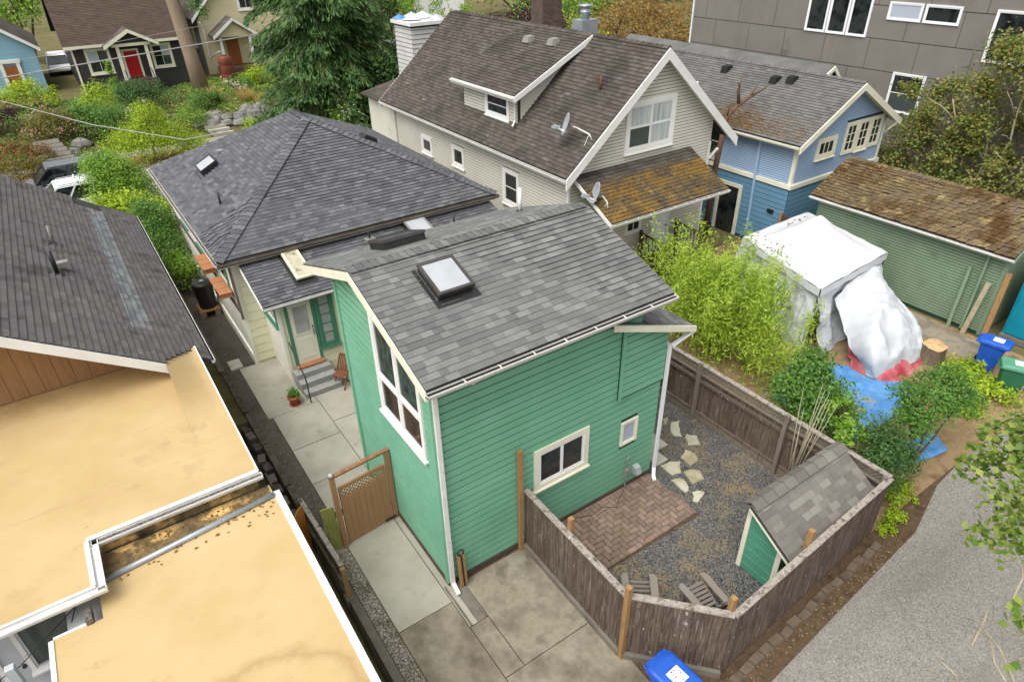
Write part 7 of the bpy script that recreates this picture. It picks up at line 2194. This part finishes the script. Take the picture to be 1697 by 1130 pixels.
# ================================================================ shrubs and trees
def B3(x, y, z, r, rz=None):
    return ((x, y, z), (r, r, rz or r * .85))
S_ = [  # name, label, base, blobs, leaves, size, material
    ('flowering_shrub', 'yellow-green rhododendron in front of the sky blue cottage', (-5.4, 51, 1.25), [B3(-.9, 0, .9, 1.1), B3(.5, .3, 1.0, 1.2), B3(1.7, -.5, .7, .9), B3(-2.4, -.2, .9, 1.1)], 2600, .2, 'leaf_lime'),
    ('maroon_shrub', 'dark maroon shrub at the left edge across the street', (-6.6, 45, 1.2), [B3(0, 0, .8, 1.0), B3(-1.4, .2, .8, 1.0)], 1100, .18, 'leaf_maroon'),
    ('pink_shrub', 'olive shrub speckled with fading pink flowers above the dark minivan', (-4.2, 43.2, .7), [B3(0, 0, .9, 1.2), B3(1.2, .2, .8, 1.0), B3(-.9, -.5, .6, .8), B3(2.0, -.4, .5, .8)], 2400, .17, 'leaf_olive'),
    ('green_shrub', 'large loose green shrub in front of the charcoal house corner', (-1.7, 42.5, .5), [B3(0, 0, 1.1, 1.3), B3(1.2, .3, 1.0, 1.2), B3(-.9, .8, 1.3, 1.0), B3(.6, -1.0, .5, .9)], 3200, .16, 'leaf_mid'),
    ('yellow_conifer', 'yellow-green feathery shrub just left of the dark round bush', (-.9, 45.2, 1.2), [B3(0, 0, 1.1, 1.0, 1.1), B3(-.9, .3, .8, .8)], 1500, .15, 'leaf_lime'),
    ('dark_round_bush', 'dark green rounded bush in front of the red door steps', (1.6, 46.4, 1.25), [B3(0, 0, .9, 1.2, 1.1), B3(1.0, .1, .8, 1.0), B3(-.9, .2, .7, .9)], 2600, .15, 'leaf_dark'),
    ('golden_shrub', 'golden green shrub beside the brown water tank', (10.6, 49.5, 1.25), [B3(0, 0, .7, .9), B3(1.1, .2, .6, .8), B3(-.8, -.6, .5, .7)], 1500, .18, 'leaf_lime'),
    ('bank_shrub', 'loose green shrub on top of the rockery', (5.2, 44.6, 1.0), [B3(0, 0, .6, .8), B3(.9, .3, .5, .7)], 1300, .15, 'leaf_mid'),
    ('slim_shrub', 'slim bright shrub with a yellow sprig left of the red door', (.6, 49.5, 1.25), [B3(0, 0, .9, .6, .9), B3(-.1, 0, 2.3, .22, .7)], 800, .15, 'leaf_bright'),
    ('rust_hedge', 'rusty brown topped low hedge at the left edge of the street', (-6.4, 40.3, .0), [B3(0, 0, .9, .9, .6), B3(-1.5, 0, .9, 1.0, .6), B3(1.2, -.2, .8, .7, .5)], 1700, .15, 'leaf_rust'),
    ('green_hedge', 'mixed green low hedge below the rusty hedge at the left edge', (-6.6, 38.2, .0), [B3(0, 0, .6, 1.0, .6), B3(-1.7, 0, .6, 1.1, .6), B3(1.4, .1, .5, .8, .5), B3(2.4, .3, .35, .5, .4)], 2400, .14, 'leaf_olive'),
    ('round_bush', 'neat round green bush at the foot of the rockery', (3.7, 42.0, .4), [B3(0, 0, .7, .95, .8), B3(.9, .2, .5, .6)], 1500, .12, 'leaf_bright'),
    ('small_bush', 'small round yellow-green bush right of the rockery steps', (7.3, 40.4, .0), [B3(0, 0, .35, .6, .5)], 600, .12, 'leaf_lime'),
    ('lime_tree', 'bright lime green feathery small tree on the parking strip', (.5, 36.9, .0), [B3(0, 0, 1.2, 1.5, 1.3), B3(1.3, .2, 1.0, 1.35, 1.15), B3(-1.4, -.1, 1.0, 1.25, 1.15), B3(.2, .1, 2.5, .95, .95), B3(2.4, .1, .5, .9, .7)], 9000, .13, 'leaf_lime'),
    ('clipped_shrub', 'dense clipped bright green shrub between the two roofs, beside the parked cars', (-2.3, 29.6, -.03), [B3(0, 0, 1.3, 1.35, 1.3), B3(.5, -.4, .9, 1.2, 1.0), B3(-.4, .3, 2.0, .95, .8)], 8000, .14, 'leaf_bright'),
    ('leafy_shrub', 'leafy light green shrub below the clipped shrub at the left roof edge', (-2.4, 25.4, -.03), [B3(0, 0, 1.1, 1.1, .9), B3(.9, -.4, .9, .9, .8), B3(-.9, .4, 1.0, .9, .8)], 2800, .2, 'leaf_lime'),
    ('side_shrub', 'tall mid green shrub squeezed between the dark roof and the cream house', (-1.75, 21.3, -.03), [B3(0, 0, 1.2, .9, 1.2), B3(.1, -1.2, .8, .75, .9), B3(-.1, .9, 1.3, .95, 1.0), B3(-.2, .2, 2.2, .6, .6)], 4600, .13, 'leaf_mid'),
    ('side_shrub', 'small green shrub behind the black rain barrel', (-1.65, 17.9, -.03), [B3(0, 0, .7, .6, .7), B3(-.05, .7, .7, .6, .7)], 2000, .13, 'leaf_bright'),
    ('laurel_bush', 'dense green laurel bush behind the lattice fence and canes', (10.5, -1.2, .0), [B3(0, 0, 1.0, .85, .9), B3(.3, .4, 1.7, .6, .6), B3(-.4, -.7, 1.0, .75, .8), B3(-.4, .5, 1.1, .6, .7)], 5600, .13, 'leaf_mid'),
    ('holly_bush', 'dark glossy holly bush at the alley corner of the fence', (9.5, -3.5, .0), [B3(0, 0, 1.0, .6, .9), B3(.4, .25, 1.5, .5, .55), B3(.7, -.1, .9, .5, .6)], 4200, .09, 'leaf_dark'),
    ('young_tree', 'spreading dark green young tree over the blue tarp near the alley', (11.6, -3.5, .0), [B3(0, 0, 1.9, .65, .5), B3(.8, .2, 2.0, .65, .5), B3(.2, .7, 1.6, .5, .45), B3(1.3, -.1, 1.5, .55, .45), B3(-.6, .1, 1.5, .5, .5)], 4600, .1, 'leaf_mid'),
    ('maple_sprout', 'lime green maple sprout poking over the fence beside the laurel', (9.3, -2.7, .0), [B3(0, 0, 1.7, .4, .3), B3(.4, .35, 1.9, .35, .25)], 420, .16, 'leaf_bright'),
    ('weed_patch', 'low green weeds growing at the fence corner on the alley', (9.5, -4.3, .0), [B3(0, 0, .08, .3, .14), B3(.6, .3, .1, .35, .16), B3(-.5, -.1, .05, .25, .1), B3(1.1, .5, .08, .3, .12)], 1000, .09, 'leaf_lime'),
    ('weed_patch', 'green weeds growing around the wheeled bins', (15.6, -2.8, .0), [B3(0, 0, .25, .7, .3), B3(1.0, .4, .2, .6, .3), B3(-.7, -.3, .2, .6, .25), B3(.7, -.7, .2, .6, .25), B3(1.9, -1.0, .15, .4, .2)], 2600, .13, 'leaf_lime'),
    ('weed_patch', 'ivy weeds in the narrow gap below the dark roof corner', (-2.25, 9.4, -.7), [B3(0, 0, .2, .25, .25), B3(.05, .8, .3, .25, .25), B3(0, -.6, .15, .22, .2)], 900, .09, 'leaf_mid'),
]
for k, (nm, lb, base, bl, n, sz, m) in enumerate(S_):
    low = nm == 'weed_patch'
    t = shrub(nm, lb, 'weeds' if low else ('tree' if nm.endswith('tree') else 'shrub'), base, bl, int(n * 1.7), sz * .84, m, 200 + k, th=.012 if low else .035)
    if nm == 'pink_shrub':
        leaves('blossom', [(tuple(V(base) + V(c)), r) for c, r in bl], 420, .12, 'flower_pink', t, 5, shell=.9)
rs = shrub('rose_tree', 'tall pale-flowered climbing rose in front of the dark spruce', 'shrub', (9.2, 28.3, -.03), [B3(0, 0, 2.0, 1.1, 1.3), B3(.5, .3, 3.2, .9, .9), B3(-.3, .2, 1.0, .8, .9)], 3600, .15, 'leaf_bright', 301)
leaves('blossom', [((9.2, 28.3, 2.4), (1.1, 1.1, 1.6)), ((9.6, 28.5, 3.4), (.9, .9, .9))], 320, .13, 'flower_pale', rs, 6, shell=.9)
rs = shrub('rose_bush', 'white flowering bush beside the straw grass across the street', 'shrub', (8.0, 46.5, 1.25), [B3(0, 0, .7, .8), B3(.9, .2, .6, .7)], 1000, .14, 'leaf_mid', 302)
leaves('blossom', [((8.2, 46.5, 2.1), (1.1, .8, .6))], 160, .13, 'flower_pale', rs, 7, shell=.9)
# far background trees
FT = [
    ('dense dark evergreen between the spruce and the grey house corner', (12.6, 28.2, 0), [B3(0, 0, 1.2, 1.3, 1.3), B3(.5, .3, 3.0, 1.2, 1.3), B3(.2, .6, 4.8, 1.0, 1.2), B3(-.9, -.3, .9, 1.1, 1.0), B3(1.4, .8, 5.8, .9, 1.1)], 9000, .17, 'leaf_dark'),
    ('broad dark evergreen filling the gap behind the spruce', (13.2, 34, 0), [B3(0, 0, 3.0, 2.0, 2.2), B3(.6, .4, 6.4, 1.8, 2.0), B3(-3.6, 1, 5.2, 1.8, 2.2), B3(-4.6, .4, 2.6, 1.8, 2.0), B3(-2, .5, 8.2, 1.8, 1.8)], 9000, .24, 'leaf_spruce'),
    ('maroon plum tree behind the grey roof ridge', (27.5, 36, 0), [B3(0, 0, 5.4, 2.2, 1.8), B3(2.0, .4, 5.0, 1.7, 1.5), B3(-1.8, .3, 4.8, 1.6, 1.5), B3(3.6, .6, 4.4, 1.4, 1.3)], 3600, .24, 'leaf_maroon'),
    ('yellow leaved tree right of the brick chimney', (33, 37, 0), [B3(0, 0, 3.6, 1.9), B3(-1.6, .5, 3.6, 1.6), B3(1.8, .3, 2.9, 1.6)], 3000, .24, 'leaf_lime'),
    ('broad golden brown tree left of the panel building', (45, 45, 0), [B3(0, 0, 3.2, 3.2, 2.2), B3(4, .5, 3.0, 3.0, 2.2), B3(-3.2, .4, 2.0, 2.6, 2.0), B3(8, 1, 2.6, 3, 2.2), B3(2, -1.5, 1.2, 3.0, 1.8), B3(7, -2, .8, 3, 1.6)], 8500, .28, 'leaf_brown'),
    ('green tree behind the yellow tree', (39, 47, .0), [B3(0, 0, 4.8, 2.6, 2.0), B3(3.5, .5, 4.6, 2.4), B3(-3, .5, 4.6, 2.4), B3(7, 2, 5, 2.4)], 4600, .3, 'leaf_bright'),
    ('tall green tree behind the sky blue cottage', (-3.6, 73, 1.4), [B3(0, 0, 4.6, 2.4), B3(-2, .5, 3.8, 2.0), B3(1.6, 1, 5.6, 1.8)], 3200, .32, 'leaf_bright'),
    ('dark tree beside the spruce behind the grey house', (14.5, 36, 0), [B3(0, 0, 4.5, 1.8, 2.8), B3(1.5, 1, 7.6, 1.6, 1.8), B3(-1.0, .6, 7.5, 1.6, 2)], 4200, .24, 'leaf_dark'),
    ('light green tree beside the white rooftop deck', (17.5, 38, 0), [B3(0, 0, 7.6, 1.8), B3(2.4, .6, 7.2, 1.7), B3(-1.6, .3, 6.6, 1.5)], 3400, .24, 'leaf_bright'),
]
rnd = random.Random(5)
side = ('far left', 'left', 'middle left', 'middle', 'middle right', 'right', 'far right')
for k in range(7):
    x = (-22, 22, 36, 52, 66, 80, 96)[k]
    y = (78, 84, 74, 72, 70, 70, 66)[k]
    FT.append(('distant green tree on the horizon, %s of its row' % side[k], (x, y, gz(x, y)), [B3(0, 0, 4, 4), B3(4, 1, 3.5, 3.6), B3(-4, 1, 3.4, 3.4), B3(1, 1, 6.5, 2.8)], 3800, .42, ('leaf_mid', 'leaf_bright', 'leaf_olive')[k % 3]))
for k, (lb, base, bl, n, sz, m) in enumerate(FT):
    shrub('broadleaf_tree', lb, 'tree', base, bl, n, sz, m, 400 + k, th=.16, group='distant trees' if 'distant' in lb else None)
# maple in front of the panel building
mp = thing('maple_tree', 'multi-stemmed olive maple in front of the panel building at the right edge', 'tree', (27.3, 2.6, 0))
mb = MB()
rnd = random.Random(88)
tips = []
for k in range(6):
    b = V((27.3 + rnd.uniform(-.25, .25), 2.6 + rnd.uniform(-.3, .3), -.03))
    tp = V((27.8 + rnd.uniform(-.9, .6), 3.2 + (k - 2.5) * 1.1, rnd.uniform(4.8, 7.0)))
    pts = trunk(mb, b, tp, .085, .03, .25, k)
    for j in range(4):
        q = pts[3 + j]
        e = q + V((rnd.uniform(-1, .6), rnd.uniform(-1.1, 1.1), rnd.uniform(.3, 1.1)))
        mb.tube([q, q.lerp(e, .5) + V((0, 0, .08)), e], [.035, .022, .01], 6)
        tips.append(e)
part('trunk', mb, 'bark_pale', mp, True)
leaves('crown', [((27.7, 4.4, 5.6), (1.2, 1.3, .8)), ((27.8, 3.0, 6.6), (1.2, 1.5, .9)), ((27.7, 1.3, 5.8), (1.3, 1.4, 1.0)), ((27.9, 3.6, 7.4), (1, 1.1, .6)), ((27.9, 1.8, 7.3), (1, 1.2, .7)), ((27.3, 6.0, 3.9), (1.2, .9, .6)), ((27.1, 6.7, 2.4), (1.1, .9, .8)), ((27.1, 4.8, 1.9), (1.2, 1.3, .9)), ((27.1, 2.8, 2.0), (1.4, 1.6, .9)), ((27.2, .4, 2.8), (1.4, 1.6, 1.2)), ((27.7, -.6, 4.8), (1.3, 1.4, 1.2)), ((27.3, 5.4, 4.9), (1.0, .8, .5)), ((27.5, .2, 7.0), (1.2, 1.3, .8))] + [(tuple(t + V((0, .8, 0))), .5) for t in tips], 36000, .13, 'leaf_maple', mp, 9, aspect=.75, up=.6, clump=.25, shell=.25)

# spruce
sp_ = thing('spruce_tree', 'huge dark green spruce with drooping boughs between the hip roof and grey house', 'tree', (10.2, 31.5, 0))
rng = np.random.default_rng(55)
rnd = random.Random(55)
bx_, by2, Ht = 10.2, 31.5, 19.0
mb = MB()
mb.tube([(bx_, by2, -.05), (bx_ + .05, by2, 6), (bx_, by2, 12), (bx_, by2, Ht)], [.5, .4, .25, .03], 10)
Ps, Ns, Ts = [], [], []
z = 1.2
while z < Ht - .3:
    nbr = 6 if z < 12 else 5
    for k in range(nbr):
        a = rnd.uniform(0, 6.283)
        L = (4.9 * (1 - z / Ht) ** .55 + .2) * rnd.uniform(.7, 1.12)
        if math.sin(a) > .75 and z < 9:
            L *= .8
        d = V((math.cos(a), math.sin(a), 0))
        p0 = V((bx_, by2, z))
        pts = [p0 + d * (L * t) + ZU * (.35 * L * t - .55 * L * t * t) for t in (0, .25, .5, .75, 1)]
        mb.tube(pts, [.06, .05, .035, .025, .01], 5, False)
        side_ = V((-d.y, d.x, 0))
        nn = int(64 + L * 100)
        for q in range(nn):
            t = rnd.uniform(.15, 1.0) ** .8
            i = min(int(t * 4), 3)
            c = pts[i].lerp(pts[i + 1], t * 4 - i)
            w_ = L * .26 * (1.08 - t * .8)
            off = rnd.gauss(0, 1) * w_
            dr = -abs(off) * .35 - rnd.random() * .28
            c = c + side_ * off + ZU * dr
            tdir = (d * rnd.uniform(.5, 1) + side_ * (.8 * (1 if off > 0 else -1) * rnd.random()) + ZU * rnd.uniform(-.9, -.1)).normalized()
            Ps.append(tuple(c))
            Ts.append(tuple(tdir))
            nv = tdir.orthogonal().normalized()
            nv = (ZU - tdir * ZU.dot(tdir)).normalized() * .8 + V((rnd.gauss(0, .5), rnd.gauss(0, .5), rnd.gauss(0, .3)))
            nv = (nv - tdir * nv.dot(tdir)).normalized()
            Ns.append(tuple(nv))
    z += .34 if z < 10 else .55
part('trunk', mb, 'bark', sp_, True)
leafmesh_t('crown', np.array(Ps), np.array(Ns), np.array(Ts), .36, .22, 'leaf_spruce', sp_, rng)
print('spruce', len(Ps))

# bamboo clump
bb = thing('bamboo_clump', 'bright yellow-green bamboo clump between the green house and the white tent', 'bamboo', (11.6, 3.0, 0))
rng = np.random.default_rng(66)
rnd = random.Random(66)
mb = MB()
Ps, Ns, Ts = [], [], []
for k in range(150):
    b = V((11.7 + rnd.gauss(0, .65), 3.0 + rnd.gauss(0, 1.15), -.02))
    b.x = min(max(b.x, 9.4), 13.2)
    b.y = min(max(b.y, .4), 5.9)
    h = rnd.uniform(2.3, 4.0) + (.8 if rnd.random() < .2 else 0)
    if b.y < 1.2:
        h *= .72
    lean = V((rnd.gauss(0, .35), rnd.gauss(0, .35), 0))
    pts = [b + ZU * (h * t) + lean * (h * .35 * t * t) - ZU * (.12 * h * t ** 3) for t in (0, .25, .5, .75, 1)]
    mb.tube(pts, [.012, .011, .009, .006, .003], 5, False)
    for q in range(int(h * 62)):
        t = rnd.uniform(.22, 1.02)
        i = min(int(t * 4), 3)
        c = pts[i].lerp(pts[i + 1], t * 4 - i)
        spd = .34 * (1.25 - t)
        c = c + V((rnd.gauss(0, spd), rnd.gauss(0, spd), rnd.gauss(0, .1)))
        td = V((rnd.gauss(0, 1), rnd.gauss(0, 1), rnd.uniform(-.9, .2))).normalized()
        nv = (ZU + V((rnd.gauss(0, .5), rnd.gauss(0, .5), 0)))
        nv = (nv - td * nv.dot(td)).normalized()
        Ps.append(tuple(c))
        Ts.append(tuple(td))
        Ns.append(tuple(nv))
part('culms', mb, 'leaf_lime', bb, kind='stuff')
leafmesh_t('foliage', np.array(Ps), np.array(Ns), np.array(Ts), .16, .2, 'leaf_bamboo', bb, rng)
print('bamboo', len(Ps))

# birch boughs reaching in from the right
bt = thing('birch_tree', 'leafy birch boughs hanging over the alley at the right edge', 'tree', (11.6, -9.6, 0))
mb = MB()
mb.tube([(11.6, -9.6, -.05), (11.4, -9.4, 3), (10.9, -9.0, 6), (10.4, -8.7, 8.5)], [.16, .14, .1, .06], 10)
rng = np.random.default_rng(91)
rnd = random.Random(91)
Ps, Ns = [], []
def bough(a, b, n, spread, r=.022, leafy=(.35, 1.0)):
    a, b = V(a), V(b)
    pts = [a.lerp(b, t) + ZU * (.35 * math.sin(t * 3.14)) + V((rnd.gauss(0, .05), rnd.gauss(0, .05), 0)) for t in (0, .25, .5, .75, 1)]
    mb.tube(pts, [r, r * .8, r * .6, r * .4, r * .15], 6, False)
    for k in range(n):
        t = rnd.uniform(*leafy)
        i = min(int(t * 4), 3)
        c = pts[i].lerp(pts[i + 1], t * 4 - i) + V((rnd.gauss(0, spread), rnd.gauss(0, spread), rnd.gauss(0, spread * .8) - .08))
        Ps.append(tuple(c))
        nv = V((rnd.gauss(0, .6), rnd.gauss(0, .6), 1)).normalized()
        Ns.append(tuple(nv))
tg = [((1600, 770, 4.6), 150, .14), ((1660, 830, 5.0), 210, .18), ((1640, 745, 5.0), 170, .16), ((1690, 770, 5.2), 180, .17), ((1620, 880, 4.6), 130, .12), ((1680, 900, 4.9), 120, .14), ((1690, 720, 5.2), 130, .13), ((1610, 720, 4.6), 60, .08), ((1690, 1040, 5.4), 50, .1), ((1692, 1090, 5.6), 36, .07)]
for (x, y, z), n, s in tg:
    e = at(x, y, z=z)
    bough(e + V((2.4 + rnd.uniform(0, .6), -1.5 + rnd.uniform(-.4, .2), .6)), e, int(n * 1.9), s * 1.05, .016, (.6, 1.0))
    mb.tube([e + V((2.4, -1.5, .6)), (10.9, -9.0, 6)], [.018, .03], 5, False)
for (x, y, z), (x2, y2, z2) in (((1680, 1140, 5.5), (1560, 1010, 4.4)), ((1660, 1140, 5.5), (1580, 1040, 4.6)), ((1600, 1060, 4.6), (1640, 1015, 4.5)), ((1580, 1130, 4.9), (1520, 1128, 4.8)), ((1697, 1000, 4.9), (1655, 930, 4.5))):
    bough(at(x, y, z=z), at(x2, y2, z=z2), 0, .03, .012, (.2, 1))
part('trunk', mb, 'bark_pale', bt, True)
N_ = np.array(Ns)
leafmesh('crown', np.array(Ps), N_, .125, .8, 'leaf_birch', bt, rng)

# fallen leaves and weeds on the ground
rng = np.random.default_rng(31)
def scatter(name, label, polys, n, size, m, z=.03):
    P = []
    for (x0, x1, y0, y1), f in polys:
        k = int(n * f)
        P.append(np.stack([rng.uniform(x0, x1, k), rng.uniform(y0, y1, k), np.full(k, z) + rng.uniform(0, .012, k)], 1))
    P = np.concatenate(P)
    N = np.tile([0, 0, 1.], (len(P), 1)) + rng.normal(size=(len(P), 3)) * .3
    N /= np.linalg.norm(N, axis=1)[:, None]
    tag(leafmesh(name, P, N, size, .7, m, None, rng), label, 'leaves', kind='stuff')
scatter('fallen_leaves', 'yellow fallen leaves on the gravel strip, driveway and alley edge', [((-1.74, -1.42, -5, 8), .3), ((-1.4, 2, -4, 0), .06), ((3.2, 9, -4.98, -4.6), .3), ((9, 15, -4.6, -3.2), .2), ((2.2, 8.4, -4, 2), .1)], 900, .035, 'leaf_fallen')

def cover(name, label, x0, x1, y0, y1, n, size, m, asp=.6):
    X, Y = rng.uniform(x0, x1, n), rng.uniform(y0, y1, n)
    lump = .5 + .5 * np.sin(X * 2.3 + Y * .7) * np.sin(Y * 1.9 - X)
    Zb = np.array([gh(a, b) for a, b in zip(X, Y)])
    P = np.stack([X, Y, Zb + .05 + lump * rng.uniform(0, .35, n)], 1)
    N = np.tile([0, -.2, 1.], (n, 1)) + rng.normal(size=(n, 3)) * .45
    N /= np.linalg.norm(N, axis=1)[:, None]
    tag(leafmesh(name, P, N, size, asp, m, None, rng), label, 'plants', kind='stuff')
cover('bank_planting', 'dense green ground cover on the bank across the street', -14, 5, 40.6, 52.5, 9000, .2, 'leaf_mid')
cover('bank_planting', 'lighter leafy ground cover between the bank shrubs', -14, 5, 40.6, 50, 4500, .2, 'leaf_olive')
cover('bank_planting', 'green planting on the lawn before the yellow house', 5, 14, 43, 54, 5200, .17, 'leaf_bright')
cover('bank_planting', 'mixed dry and green planting above the rockery', 4.5, 12, 42.5, 52, 1500, .16, 'leaf_olive', .5)
cover('bank_planting', 'dark green planting around the spruce foot', 5.5, 16, 24, 34, 7000, .22, 'leaf_dark')
